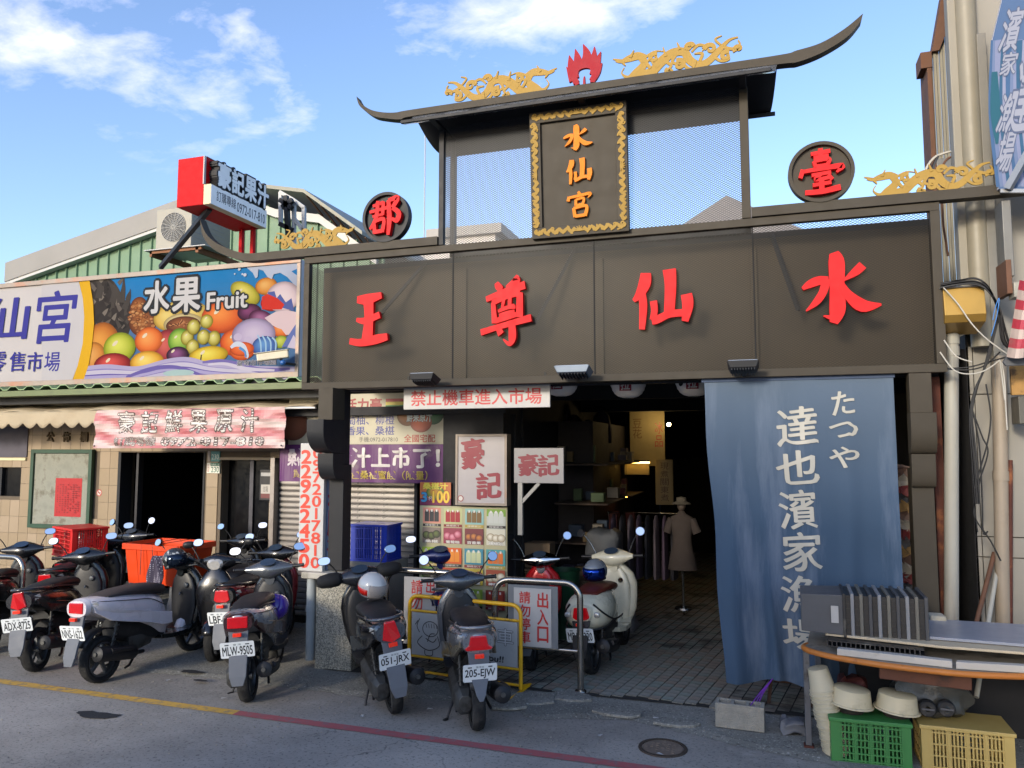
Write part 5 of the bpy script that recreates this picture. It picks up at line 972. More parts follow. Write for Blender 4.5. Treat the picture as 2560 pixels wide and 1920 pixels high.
b_=MB(); b_.loft([[(rx_*math.cos(a)*(1+.05*math.sin(a*6)*(z<.9)),ry_*math.sin(a),z) for a in (2*PI*j/18 for j in range(18))] for z,rx_,ry_ in ((.62,.25,.16),(.8,.22,.15),(1.0,.17,.13),(1.15,.16,.12),(1.35,.2,.13),(1.45,.19,.1),(1.5,.08,.07),(1.55,.045,.05))]); b_.build('dress',DR_,e,smooth=60); b_=MB(); b_.sphere((0,0,1.64),.075,.085,.1); b_.build('head',mat('mannequin_skin','4a4038',rough=.6),e,smooth=60); b_=MB(); b_.lathe([(.17,1.66),(.16,1.672),(.09,1.70),(.085,1.76),(0,1.78)]); b_.build('hat',mat('straw_hat','4a443a',rough=.9),e,smooth=40); b_=MB(); b_.tube([(0,0,.02),(0,0,.62)],.02); b_.lathe([(0,.03),(.14,.03),(.15,.0)]); b_.build('stand',STL,e); 
for s in (-1,1): b_=MB(); b_.tube([(s*.17,0,1.42),(s*.26,-.02,1.2)],[.07,.075],10); b_.build('sleeve',DR_,e,smooth=60)
e.scale=(.74,.74,.80); e.location.z=.18
# crowded stall shelves in the gloom
for (sx,sy,lb) in ((-2.55,9.7,'dim shelves crammed with cartons and bags along the left of the passage'),(-2.55,11.6,'deeper dim shelves with boxes on the left of the passage'),(.2,13.5,'dim table of goods at the back right of the passage')):
    e=empty('stall_shelf',(sx,sy,0),0,lb,'shelf'); rr=random.Random(int(sy*10)); W__=.7 if sx<0 else 1.1
    for z in (.5,1.0,1.5,2.0): bxs('shelf_board',[(0,W__,0,1.3,z,z+.02)],mat('shelf_wood','3a2c22',rough=.8),e)
    for k in range(26):
        z=rr.choice((.52,1.02,1.52,2.02)); w=rr.uniform(.08,.2); h=rr.uniform(.1,.3); x=rr.uniform(0,W__-w); y=rr.uniform(0,1.1)
        bxs('goods_box',[(x,x+w,y,y+w,z+.001*k,z+h)],mat(['g1','g2','g3','g4','g5','g6'][k%6],['5a2420','6a6256','2c3a4a','3a4a2c','705c3a','484450'][k%6],rough=.7),e,bevel=.004)
for px,py,Y_,c_,lb in ((1459,1220,12.,'fff0d0','tiny white lamp deep in the passage'),(1566,1240,12.,'ff9a40','tiny orange lamp deep in the passage')):
    e=empty('stall_lamp',at(px,py,Y_),0,lb,'lamp'); b_=MB(); b_.sphere((0,0,0),.022); b_.build('bulb',mat('bulb_'+c_,c_,var=0,emit=c_,es=9.),e); b_=MB(); b_.tube([(0,0,.02),(0,0,2.95-at(px,py,Y_).z)],.004,5); b_.build('cord',CAB_ if False else DRK,e)
for k in range(7):
    p=at(1300+k*34,1075+12*(k%3),10.5+.2*k); e=None; m=mat(['hb1','hb2','hb3'][k%3],['2a2030','3a2a24','24303a'][k%3],rough=.8); b_=MB(); b_.loft([[(w_*math.cos(a),.08*math.sin(a),z) for a in (2*PI*j/10 for j in range(10))] for z,w_ in ((.3,.03),(.22,.12),(0,.16),(-.2,.15))]); o=b_.build('hanging_bag',m,None,smooth=60,loc=p); tag(o,'dim cloth bag hanging from the passage ceiling, '+['first','second','third','fourth','fifth','sixth','seventh'][k]+' from the left','bag','bags hanging in the passage')
# stall goods by the right wall, right of the curtain
for k in range(46):
    py=1180+ (k%15)*22; px=2248+R.uniform(0,24); p=at(px,py,7.6); m=mat(['goods_a','goods_b','goods_c','goods_d','goods_e'][k%5],['5c4438','8a8478','6a2424','3a3a3c','84683c'][k%5],rough=.6)
    if p.z<.3: continue
    b_=MB(); s=R.uniform(.04,.07); b_.box(-s,s,-.03,.03,-s*.8,s*.8); o=b_.build('hanging_packet',m,None,loc=p); o.rotation_euler=(R.uniform(-.4,.4),R.uniform(-.7,.7),R.uniform(-.5,.5)); tag(o,'small packet of goods hanging beside the right edge of the blue curtain','packet','packets hanging beside the blue curtain')
# ---------- the blue curtain ----------
YC=7.05; cx0,cx1=-.473,1.068; cz1=2.838; cb=.245
cur=empty('blue_curtain',(0,0,0),0,'large faded blue shop curtain with a column of white brush characters','curtain')
def cdis(x,z):
    d=(cz1-z)/(cz1-cb); return -.02-d*.05*math.sin((x+.47)*7.5+.7+d*1.0)-d*.022*math.sin((x)*19+2*d)-.006*math.sin(x*37+3*d)*d-.008*math.sin(z*9+x*6)*(.3+d)-.10*d*d-.035*d*math.exp(-((x+.12-.12*d)/.05)**2)
def cpos(x,z):
    d=(cz1-z)/(cz1-cb); f=(x-cx0)/(cx1-cx0); xx=x+(1-f)*.14*d+.01*math.sin(z*5)*(1-f); return (xx,YC+cdis(x,z),z)
def cfold(u,v):
    x=cx0+(cx1-cx0)*u; zb=cb+.05*math.exp(-((u-.30)/.12)**2)-.0*u; z=cz1-(cz1-zb)*v; return cpos(x,z)
b_=MB(); b_.grid(90,90,cfold)
def curtain_mat():
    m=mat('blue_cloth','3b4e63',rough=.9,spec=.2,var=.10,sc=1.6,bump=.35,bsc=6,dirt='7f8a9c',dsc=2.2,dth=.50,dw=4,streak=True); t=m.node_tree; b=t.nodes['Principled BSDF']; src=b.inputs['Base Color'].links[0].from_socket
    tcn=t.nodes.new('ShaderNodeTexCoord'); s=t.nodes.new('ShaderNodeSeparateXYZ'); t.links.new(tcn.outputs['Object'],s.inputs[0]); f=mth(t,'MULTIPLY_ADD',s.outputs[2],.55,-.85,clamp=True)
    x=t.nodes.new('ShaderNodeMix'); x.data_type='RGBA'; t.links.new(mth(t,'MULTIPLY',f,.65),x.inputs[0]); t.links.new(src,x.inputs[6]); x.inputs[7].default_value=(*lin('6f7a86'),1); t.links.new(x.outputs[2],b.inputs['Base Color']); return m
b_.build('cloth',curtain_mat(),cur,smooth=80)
P=Print(fine=.025)
def ct(ch,x0,y0,x1,y1,off=.012,sh=.06):
    m=(x0+x1)/2; Yc=6.95; a=at(x0,(y0+y1)/2,Yc).x; b=at(x1,(y0+y1)/2,Yc).x; z1=at(m,y0,Yc).z; z0=at(m,y1,Yc).z; d=(cz1-(z0+z1)/2)/(cz1-cb); 
    sh_=lambda x:(x-.14*d)/(1-.14*d/(cx1-cx0)) if False else x-(1-(x-cx0)/(cx1-cx0))*.14*d
    P.text(ch,sh_(a),z0,sh_(b),z1,'b9b5a8',0,sh*1.0,None,.012,brush=.018)
for a in (('た',2081,976,2138,1035),('つ',2076,1056,2147,1093),('や',2077,1117,2151,1170),('達',1944,1017,2045,1112),('也',1943,1127,2048,1211),('濱',1947,1227,2040,1323),('家',1957,1332,2053,1428),('漁',1955,1441,2050,1530),('場',1957,1548,2060,1625)): ct(*a)
# subdivide long faces by splitting at build: keep lettering just proud of the folds
P.mb.v=[tuple(Vector(cpos(x,z))+Vector((0,y*.5-.009,0))) for x,y,z in P.mb.v]; P.build('characters',cur,ys=1)
bxs('header_tape',[(cx0-.01,cx1+.01,YC-.03,YC-.015,2.80,2.845)],mat('blue_tape','3c4a63',rough=.8),cur,bevel=0)
# breeze block and tie cord
BLOCK=mat('cinder','8f8b80',rough=.95,var=.2,sc=12,bump=.9,bsc=70)
e=empty('breeze_block',(-.395,6.475,.022),rad(-3),'grey hollow concrete block weighing down the blue curtain','concrete block'); W_,D_,H_=.37,.15,.185; t=.028
b_=MB(); b_.box(0,W_,0,t,0,H_); b_.box(0,W_,D_-t,D_,0,H_)
for i in range(4): x=i*(W_-t)/3; b_.box(x+(0.0005 if i in(0,) else 0),x+t,t,D_-t,0,H_-.0)
b_.build('block_body',BLOCK,e,bevel=.003)
b_=MB(); q0=cpos(-.06,cb+.06); p0=Vector((-.13,6.53,.19)); 
for k in range(3): b_.tube([tuple(Vector(q0)+Vector((0,-.02,0))),((q0[0]+p0.x)/2+.012*(k-1),(q0[1]+p0.y)/2,.24),(p0.x+.012*k,p0.y,p0.z-.03*k)],.0045,6)
o=b_.build('tie_cord',mat('purple_cord','7a3aa8',rough=.7)); tag(o,'purple cord tying the curtain hem to the concrete block','cord')
e=empty('stool_stand',(.06,7.18,.022),0,'rusty brown easel legs standing behind the curtain hem','stand'); b_=MB(); b_.bar((-.05,0,0),(.03,0,.62),.03); b_.bar((.3,0,0),(.22,0,.62),.03); b_.bar((-.0,0,.2),(.27,0,.2),.022); b_.build('legs',mat('brown_wood_dark','3a261c',rough=.8),e,kind='stuff')
o=lump('sandbag',mat('grey_vinyl_bag','5d6066',rough=.6),(.19,6.55,.022),.10,.09,.09,'grey weight bag on the ground behind the table leg','bag',seed=4)
# ---------- right-hand building ----------
BEI=mat('beige_panel','858178',rough=.6,var=.08,sc=2,dirt='7d6f58',dsc=1.4,dth=.54,dw=4,streak=True); BE2=mat('beige_column_paint','827d70',rough=.6,var=.06,sc=2,dirt='8a7a5c',dsc=1.5,dth=.56,dw=4,streak=True)
RST=mat('rust_red_steel','4c2418',rough=.8,var=.3,sc=6,dirt='86522e',dsc=6,dth=.55,dw=7); RS2=mat('rusty_flashing','5e3f2c',rough=.75,var=.3,sc=5,dirt='5c3a24',dsc=5,dth=.5,dw=6)
rb=empty('right_building',(0,0,0),0,'tall beige panelled building with pipes on the right','building')
YR=7.5
def rx(px,Y=YR): return at(px,1000,Y).x
def rz(py,px=2480,Y=YR): return at(px,py,Y).z
xs=[rx(2420),rx(2437),rx(2482),rx(2560)+.02,rx(2700)]; zs=[0,rz(1393),rz(1342),rz(985),rz(863)]
for i in range(4):
    for j in range(4): 
        b_=MB(); b_.box(xs[i]+.004,xs[i+1]-.004,YR,YR+.03,zs[j]+.005,zs[j+1]-.005); b_.build('wall_panel',BEI,rb)
bxs('wall',[(xs[0]+.02,4.5,YR+.031,YR+.06,0,9.5)],mat('dark_joint','4c473e',rough=.9),rb,bevel=0); bxs('upper_wall',[(rx(2440),4.5,YR-.0,YR+.03,zs[4]+.01,9.5)],BEI,rb,bevel=0)
c0,c1=rx(2402),rx(2440); bxs('column',[(rx(2408),rx(2443),YR-.12,YR-.002,rz(825),9.5)],BE2,rb,bevel=.01)
b_=MB(); b_.tube([(rx(2455),YR-.1,rz(870)),(rx(2455),YR-.1,9.5)],.085,18); b_.build('rounded_column',mat('cream_pipe','7f7969',rough=.5,var=.08),rb,smooth=50)
bxs('metal_edge_post',[(rx(2470)+.02,rx(2470)+.09,YR-.16,YR-.05,rz(1020),rz(100))],mat('grey_edge','6d6a62',rough=.5),rb)
bxs('dark_recess',[(rx(2356,8.2),rx(2432,8.2),8.2,8.3,0,3.0)],PD,rb,bevel=0); bxs('recess_side',[(rx(2424,7.45),rx(2430,7.45),7.5,8.2,0,3.2)],DWL,rb,bevel=0)
# planked side of the building beyond, under a rusty verge
sd=empty('planked_side_wall',(0,0,0),0,'narrow strip of pale vertical sheet planks with rusty flashing beyond the gateway','wall'); YS=8.8; PLK=mat('pale_plank','827e70',rough=.6,var=.1,sc=2,dirt='86806c',dsc=1.5)
for k in range(7):
    x0=at(2337+k*8.2,400,YS).x;x1=at(2337+(k+1)*8.2,400,YS).x; zt_=at(2337+k*8.2,130-k*22,YS).z; b_=MB(); b_.box(x0,x1-.006,YS-(k%2)*.01,YS+.02,2.5,zt_); b_.build('plank',PLK,sd)
b_=MB(); b_.prism([(at(a,b,YS).x,at(a,b,YS).z) for a,b in ((2327,135),(2352,-10),(2392,-10),(2380,45),(2345,132))],lambda u,v,d:(u,YS-d,v),-.1,.06); b_.build('rusty_verge',RS2,sd); bxs('corner_flashing',[(at(2326,400,YS).x,at(2338,400,YS).x,YS-.05,YS+.3,2.5,at(2330,140,YS).z)],RS2,sd)
a=at(2298,138,YS);b=at(2328,174,YS); bxs('gutter_end',[(a.x,b.x,YS-.06,YS+.2,b.z,a.z)],RS2,sd); bxs('junction_panel',[(at(2348,600,YS).x,at(2385,600,YS).x,YS-.06,YS-.02,at(2360,470,YS).z,at(2360,400,YS).z)],mat('grey_panel','6d6f70',rough=.5,metal=.3),sd)
# columns and pipes
def pipe(name,px0,px1,y0,y1,Y,m,label,cat='pipe',px0b=None,joints=(),r=None):
    a=at((px0+px1)/2,y0,Y); b=at((px0b if px0b else (px0+px1)/2),y1,Y); rr=r or (at(px1,1100,Y).x-at(px0,1100,Y).x)/2; b_=MB(); e=empty(name,(b.x,b.y,b.z),0,label,cat)
    v=a-b; b_.tube([(0,0,0),tuple(v)],rr,18); b_.build('pipe_body',m,e,smooth=50)
    for j in joints:
        t=(j-y1)/(y0-y1); p=v*t; b_=MB(); b_.tube([tuple(p-Vector((0,0,.04))),tuple(p+Vector((0,0,.04)))],rr*1.12,18); b_.build('coupling',m,e,smooth=50)
    return e
GP=mat('weathered_drain_pipe','9c9a90',rough=.6,var=.12,sc=3,dirt='6f5b48',dsc=2.2,dth=.52,dw=6,streak=True); CP2=mat('beige_drain_pipe','8c8070',rough=.55,var=.1,sc=2,dirt='6f5f4c',dsc=2,dth=.55,dw=5)
pipe('drain_pipe',2360,2397,818,1600,7.25,GP,'thick pale drain pipe with peeling paint just right of the gateway',joints=(850,880)); pipe('drain_pipe',2479,2517,890,1640,7.38,CP2,'slightly leaning beige drain pipe on the panelled wall',joints=(1195,),px0b=2509); pipe('conduit_pipe',2520,2532,1150,1640,7.36,RST,'thin rusty conduit standing right of the leaning beige pipe',joints=())
o=bxs('rust_column',[(at(2332,1100,7.3).x,at(2357,1100,7.3).x,7.3,7.42,0,2.82)],RST,None); o.parent=None; tag(o,'dark rusty red steel column between the right gate post and the drain pipe','column')
# duct box, its gold colour standing in for warm reflected light, and cable tangle
GM=mat('gold_reflection_metal','9a7a3a',rough=.4,metal=.6,var=.2,sc=2.5,bump=.15,bsc=4)
a=at(2357,722,6.95);b=at(2466,822,6.95); e=empty('duct_box',(a.x,6.95,b.z),0,'dented sheet metal box with a painted golden reflection on top of the pale drain pipe','duct'); w=b.x-a.x;h=a.z-b.z
b_=MB(); b_.loft([[(0,.0,.06),(w,.0,.06),(w,.3,.0),(0,.3,.0)],[(0,-.03,h*.35),(w,-.03,h*.35),(w,.3,h*.35),(0,.3,h*.35)],[(0,0,h),(w,0,h),(w,.3,h),(0,.3,h)]]); b_.build('box_shell',GM,e,bevel=.004); bxs('lid',[(-.02,w+.01,-.02,.32,h,h+.012)],mat('galvanised','8d8f90',rough=.4,metal=.7),e)
CAB=mat('black_cable','0d0d10',rough=.4); WCA=mat('white_cable','a8a49a',rough=.5)
def cab(pts,Y,r=.006,m=CAB,k=6):
    b_=MB(); ps=[]
    for i,p in enumerate(pts): q_=at(p[0],p[1],Y+(p[2] if len(p)>2 else 0)); ps.append(tuple(q_))
    b_.tube(bez(ps,k),r,6,cap=True); return b_
e=empty('cable_bundle',(0,0,0),0,'tangle of black cables draped over the gold-tinted duct box and down the wall','cables')
for k in range(9):
    jx=R.uniform(-5,5);jy=R.uniform(-7,7); cab([(2352,714+jy),(2400,706+jy),(2440,704+jy*1.5),(2470,722+jy),(2492+jx,765),(2500+jx*2,810),(2506+jx*3,850),(2520+jx*2,870)],6.9,.007).build('cable',CAB,e)
for k in range(5):
    jx=R.uniform(-4,4); cab([(2500+jx,780),(2484+jx*2,840),(2472+jx*3,890),(2458+jx,930),(2440+jx*2,975),(2428+jx*3,1040),(2438+jx*5,1160),(2445+jx*4,1260)],6.93,.005).build('cable',CAB,e)
for pts in ([(2425,1010),(2455,1090),(2470,1130),(2450,1200),(2435,1270),(2440,1300),(2475,1350),(2502,1402)],[(2465,960),(2477,1040),(2468,1110),(2446,1190),(2436,1260),(2444,1330)],[(2430,1020),(2448,1110),(2455,1230),(2458,1330),(2470,1328)],[(2350,922),(2420,918),(2470,905),(2515,893)],[(2350,920),(2410,925),(2460,915),(2500,880)]): cab(pts,6.98,.006).build('cable',CAB,e)
for pts in ([(2356,716),(2395,760),(2430,810),(2470,850),(2520,886)],[(2350,880),(2385,925),(2425,935),(2465,925),(2500,900)],[(2505,905),(2512,960),(2514,1010),(2518,1075)],[(2500,900),(2506,950),(2512,1000)],[(2360,850),(2390,890),(2430,905)]): cab(pts,6.9,.0055,WCA).build('pale_cable',WCA,e)
cab([(2478,840),(2492,790),(2498,745),(2488,770),(2482,800)],6.86,.003,mat('blue_tie','3a7ac0')).build('blue_tie',mat('blue_tie','3a7ac0'),e)
e=empty('loose_cable',(0,0,0),0,'grey and brown cables bent over the upper beam near the rusty flashing','cables')
for pts,m in (([(2300,480),(2312,430),(2335,395),(2365,382),(2385,378)],WCA),([(2358,470),(2356,420),(2372,395),(2395,392)],RS2),([(2330,470),(2332,420),(2345,390)],CAB),([(2390,500),(2396,420),(2392,380)],CAB),([(2355,505),(2358,560),(2364,600),(2370,640)],RS2),([(2398,500),(2400,600),(2402,690)],CAB)): cab(pts,7.6,.012 if m is not RS2 else .01,m).build('cable',m,e)
# big blue shop banner at the right edge
YBn=6.9; e=empty('sea_banner',(0,0,0),0,'large blue sea-coloured banner sign with white outlined characters at the upper right edge','banner')
P=Print(); pts=[(2481,100),(2512,-30),(2760,-60),(2760,480),(2496,472)]; PP=[(at(x,y,YBn).x,at(x,y,YBn).z) for x,y in pts]; P.poly(PP,'6f8fc0')
def bp(x,y): p=at(x,y,YBn); return (p.x,p.z)
for k in range(16): x=2484+k*9; st_=[(bp(x,100+k*3)[0],bp(x,100)[1],.02+.01*(k%3)),(bp(x+6,300)[0],bp(x,280)[1],.05),(bp(x+14,470)[0],bp(x,468)[1],.02)]; P.strokes([st_],0,0,1,1,['5f86b8','8fa4d0','a9b4dc','4f7fa8','b9bfe0'][k%5])
P.strokes([[(bp(2486,180)[0],bp(2486,180)[1],.02),(bp(2488,280)[0],bp(2488,280)[1],.035),(bp(2492,360)[0],bp(2492,360)[1],.01)]],0,0,1,1,'3f7f96')
def bt(ch,x0,y0,x1,y1): 
    a=bp(x0,y1);b=bp(x1,y0); P.text(ch,a[0],a[1],b[0],b[1],'c6cce0',.02,shear=.25,outline='7684a6',oo=.03)
bt('濱',2508,20,2548,130); bt('家',2505,130,2540,190); bt('漁',2500,235,2532,330); bt('場',2498,330,2530,430); bt('達',2536,150,2580,330)
P.mb.v=[(x,YBn+y*.6,z) for x,y,z in P.mb.v]; P.build('printed_face',e,PRF,ys=1); b_=MB(); b_.prism(PP,lambda u,v,d:(u,YBn+d,v),.01,.05); b_.build('backing',mat('sign_back'),e)
b_=MB(); b_.bar(at(2520,472,6.85),at(2600,330,6.7),.05); b_.bar(at(2500,478,6.88),at(2600,478,6.88),.03); b_.build('steel_frame',mat('grey_steel'),e,kind='stuff')
bxs('hanging_flue',[(at(2512,560,6.9).x,at(2535,560,6.9).x,6.95,7.15,at(2520,690,6.95).z,at(2520,500,6.95).z)],mat('galvanised_dirty','6b6a66',rough=.5,metal=.5,dirt='3a3028'),rb); bxs('meter_box',[(at(2530,720,6.95).x,at(2580,720,6.95).x,6.9,7.05,at(2540,745,6.95).z,at(2540,708,6.95).z)],CR,rb); bxs('rusty_bracket',[(at(2512,650,6.95).x,at(2526,650,6.95).x,6.93,7.2,at(2520,735,6.95).z,at(2520,650,6.95).z)],RS2,rb)
bxs('window_box',[(at(2538,1030,7.2).x,at(2600,1030,7.2).x,7.1,7.3,at(2540,1060,7.2).z,at(2540,992,7.2).z)],mat('smoky_box','4c4a42',rough=.4),rb); bxs('cardboard_scrap',[(at(2526,950,7.1).x,at(2580,950,7.1).x,7.08,7.12,at(2540,988,7.1).z,at(2540,915,7.1).z)],mat('burnt_card','94703c',rough=.8,var=.3,sc=9,dirt='2c2018',dsc=8),rb)
# striped cloth
e=empty('striped_cloth_awning',(0,0,0),0,'drooping red and white striped awning cloth at the right edge','awning'); P=Print(); YA_=6.7
for k in range(8):
    y0=700+k*24; P.L=0; P.mb.col=lin(['b83848','c8b4a8'][k%2]); vs=[]
    for i in range(7): f=i/6; x0=2549-(y0-700)*.17+f*(60); a_=at(x0,y0-f*4+6*math.sin(f*3),YA_-.1*math.sin(f*3)); b2=at(x0-4,y0+24-f*4+6*math.sin(f*3),YA_-.1*math.sin(f*3)); vs+=[tuple(a_),tuple(b2)]
    P.mb.add(vs,[(2*i,2*i+1,2*i+3,2*i+2) for i in range(6)])
P.build('cloth',e,PRV,ys=1); b_=MB(); b_.prism([(at(a,b,6.74).x,at(a,b,6.74).z) for a,b in ((2508,905),(2524,880),(2600,850),(2600,912),(2515,914))],lambda u,v,d:(u,6.74+d,v),0,.03); b_.build('grey_underside',mat('grey_tarp','4a4c50',rough=.7),e)
# leaning sticks, foam block
for k,(a,b,m,lb) in enumerate((((2440,1560),(2486,1382),RS2,'rusty pole leaning on the panelled wall'),((2470,1562),(2492,1425),GP,'shorter pale pole leaning beside the rusty pole'))):
    p=at(*a,7.1);q_=at(*b,7.4); p=p+(p-q_)*1.2; 
    b_=MB(); b_.tube([tuple(p),tuple(q_)],.018,10); o=b_.build('leaning_pole',m,None,smooth=50); tag(o,lb,'pole')
o=bxs('foam_block',[(at(2320,1540,6.9).x,at(2360,1540,6.9).x,6.8,6.95,.80,at(2340,1534,6.9).z)],mat('foam','b0a894',rough=.9,bump=.5),None,bevel=.015); tag(o,'small off-white foam block on the table behind the black crates','foam block')
# ---------- table and its load ----------
TZ=.75
front=[(.30,6.36),(.27,6.28),(.30,6.19),(.40,6.09),(.525,6.02),(.72,5.945),(.98,5.89),(1.28,5.87),(1.62,5.93),(2.0,6.05),(2.5,6.2)]
front=bez(front,4); pol=front+[(2.5,6.93),(.36,6.93)]
tb=empty('round_edged_table',(0,0,0),0,'old table with a worn orange rounded edge at the right, loaded with crates and boards','table')
b_=MB(); b_.prism(pol,lambda u,v,d:(u,v,d),TZ-.025,TZ-.002); b_.build('table_top',mat('worn_laminate','8d8578',rough=.6,var=.2,dirt='4a4036',dsc=4),tb)
b_=MB(); b_.tube([(x,y-.005,TZ-.018) for x,y in front],.021,10); b_.build('rounded_edge',mat('orange_edging','b8702c',rough=.5,var=.15,sc=5,dirt='5a341c',dsc=7,dth=.58,dw=8),tb,smooth=50)
ZN=mat('galvanised_leg','63666c',rough=.45,metal=.6,var=.15,dirt='3a3632',dsc=5)
for (x,y) in ((.285,6.29),(2.2,6.3),(.4,6.85)): bxs('leg',[(x-.022,x+.022,y-.022,y+.022,0,TZ-.03)],ZN,tb)
bxs('rusty_foot',[(.25,.32,6.25,6.33,0,.03)],RST,tb)
# panels lying on the table
def plank(name,pts,th,m,label,cat,z,par=None,tilt=0):
    b_=MB(); b_.prism(pts,lambda u,v,d:(u,v,z+d+tilt*(u-.3)),0,th); o=b_.build(name,m,None,bevel=.003); return tag(o,label,cat)
PBL=mat('pale_blue_laminate','8a8e98',rough=.35,var=.06,dirt='a08a80',dsc=6,dth=.62,dw=10); WPL=mat('white_edge_board','b4aea4',rough=.5,var=.08,dirt='6f6a60',dsc=4,dth=.58)
plank('board_panel',[(.42,6.22),(1.15,6.06),(2.3,6.02),(2.3,6.30),(1.1,6.32),(.42,6.36)],.018,mat('cream_edge_board','b8a98e',rough=.5,var=.1),'cream edged board lying under the black crates','board',.842,tilt=.0)
plank('blue_board',[(1.03,6.22),(2.4,6.12),(2.4,6.86),(1.03,6.86)],.02,PBL,'pale blue laminate board with flaking edge on the table','board',.865)
plank('white_profile',[(.48,6.03),(1.18,5.91),(1.19,5.97),(.5,6.11)],.045,WPL,'left white plastic profile along the table edge','plastic profile',.752)
plank('white_profile',[(1.2,5.90),(2.4,5.98),(2.4,6.05),(1.22,5.96)],.045,WPL,'right white plastic profile along the table edge','plastic profile',.752)
BP=mat('black_crate_plastic','1c1d20',rough=.45,var=.12,dirt='6f6b62',dsc=6,dth=.56,dw=6)
e=empty('flat_tray',(.42,6.10,.80),rad(-9),'flat black slotted tray squeezed between the boards','tray'); b_=MB(); b_.box(0,.62,0,.3,-.006,.0); b_.box(0,.62,0,.3,.03,.036)
for k in range(20): b_.box(k*.031,k*.031+.008,0,.01,0,.03)
b_.build('tray_body',BP,e)
# nested black crates on their sides
xA=at(2003,1540,6.2).x; xB=at(2322,1540,6.2).x; n=9; zc0=.865; 
for k in range(n+1):
    if k==0:
        e=empty('black_crate',(xA,6.2,zc0-.0),rad(-2),'end black crate of the row on the table, flat grey base turned left','crate','black crates nested on their sides on the table'); L=(xB-xA)*.36; b_=MB(); b_.loft([[(0,.02,.0),(0,.40,.0),(0,.40,.27),(0,.02,.27)],[(L,0,-.01),(L,.42,-.01),(L,.42,.28),(L,0,.28)]]); b_.build('body',mat('dusty_black_plastic','4a4b4e',rough=.6,var=.12),e,bevel=.006); bxs('rim',[(L-.02,L,-.012,.432,-.02,.292)],BP,e); bxs('label_sticker',[(L-.1,L-.05,-.0135,-.004,.08,.20)],mat('paper_white'),e,bevel=0)
        x=xA+L
    else:
        st_=(xB-xA)*.64/n; e=empty('black_crate',(x+(k-1)*st_,6.2,zc0),rad(-2),'one of the nested black crates on the table, number %s from the left'%['two','three','four','five','six','seven','eight','nine','ten'][k-1],'crate','black crates nested on their sides on the table')
        b_=MB(); b_.box(.0,st_*.62,0,.42,-.008,.278); b_.build('body',BP,e); bxs('rim',[(st_*.55,st_*.95,-.016,.436,-.022,.294)],mat('black_rim_%d'%(k%3),['3c3d40','77787a','5f5c54'][k%3],rough=.5,var=.2,sc=9,dirt='8a7f6a',dsc=8,dth=.56,dw=8),e)
        b_=MB()
        for j in range(3): b_.box(st_*.05,st_*.5,-.006,.0,.02+j*.035,.035+j*.035); b_.box(st_*.05,st_*.5,-.006,.0,.17+j*.035,.185+j*.035)
        b_.build('side_ribs',BP,e,kind='stuff')
bxs('paper_label',[(.0,.035,-.02,-.017,.0,.29)],mat('paper_white'),e,bevel=0) if False else None
# under the table
GC=mat('green_crate_plastic','3a7a3e',rough=.45,var=.06,dirt='1f5a28',dsc=5,dth=.62); YC_=mat('yellow_crate_plastic','b49c5c',rough=.4,var=.06,dirt='6f5a2a',dsc=5,dth=.6,dw=7)
crate('plastic_crate',.515,.35,.305,GC,(.425,6.07,0),rad(1),'bright green lattice crate on the ground under the table',nb=4,rows=5,fine=4); crate('plastic_crate',.56,.36,.30,YC_,(1.01,6.12,0),rad(-1),'yellow lattice crate on the ground right of the green crate',nb=4,rows=3,fine=5)
BSN=mat('cream_melamine','c4b898',rough=.5,var=.06,dirt='8a7d60',dsc=3,dth=.6)
for k,(px,py,s,lb) in enumerate(((2128,1762,.155,'left cream basin turned upside down over pots on the green crate'),(2243,1776,.155,'right cream basin turned upside down over pots on the green crate'))):
    p=at(px,py,6.2); e=empty('upturned_basin',(p.x,6.22,p.z),0,lb,'basin','upturned cream basins on the green crate'); e.rotation_euler=(0,rad(5),0); b_=MB(); b_.lathe([(s,0),(s*.99,.008),(s*.90,.012),(s*.80,.11),(s*.72,.118),(0,.12)],n=28); b_.build('bowl',BSN,e,smooth=40)
    e2=empty('plant_pot',(p.x,6.24,.312),0,['dark pot of soil and twigs under the left basin','dark pot of soil and twigs under the right basin'][k],'pot'); b_=MB(); b_.lathe([(0,0),(.085,0),(.11,.09),(.1,.09),(0,.085)],n=20); b_.build('pot_body',mat('dark_clay','2c2620',rough=.8),e2,smooth=40)
    b_=MB(); 
    for j in range(24): a=R.uniform(0,6.28); r_=R.uniform(.03,.11); b_.bar((r_*math.cos(a),r_*math.sin(a),.05),(r_*1.3*math.cos(a+.4),r_*1.3*math.sin(a+.4),.1),.004)
    b_.build('twigs',mat('twig_brown','5a4630',rough=.9),e2,kind='stuff')
BK=mat('cream_bucket_plastic','bdb49a',rough=.5,var=.07,dirt='5f5644',dsc=6,dth=.58,dw=9); nb=17
b_=MB(); b_.lathe([(0,0),(.070,0),(.088,.150),(.098,.150),(.098,.158),(.086,.158),(.068,.006),(0,.006)],n=22); bm_=b_.mesh('bucket_shell',BK,40)
base=gz(2072,1888); top=at(2050,1660,6.2)
for k in range(nb):
    t=k/(nb-1); 
    p=Vector((.44,6.22,.17)).lerp(Vector((.36,6.24,.60)),t)
    o=bpy.data.objects.new('bucket',bm_); C.objects.link(o); o.location=p; o.rotation_euler=(PI+rad(R.uniform(-2,2)),rad(-12+R.uniform(-2,2)),0); 
    tag(o,['lowest','second','third','fourth','fifth','sixth','seventh','eighth','ninth','tenth','eleventh','twelfth','thirteenth','fourteenth','fifteenth','sixteenth','topmost'][k]+' cream bucket of the upside-down leaning stack beside the table leg','bucket','cream buckets stacked upside down under the table')
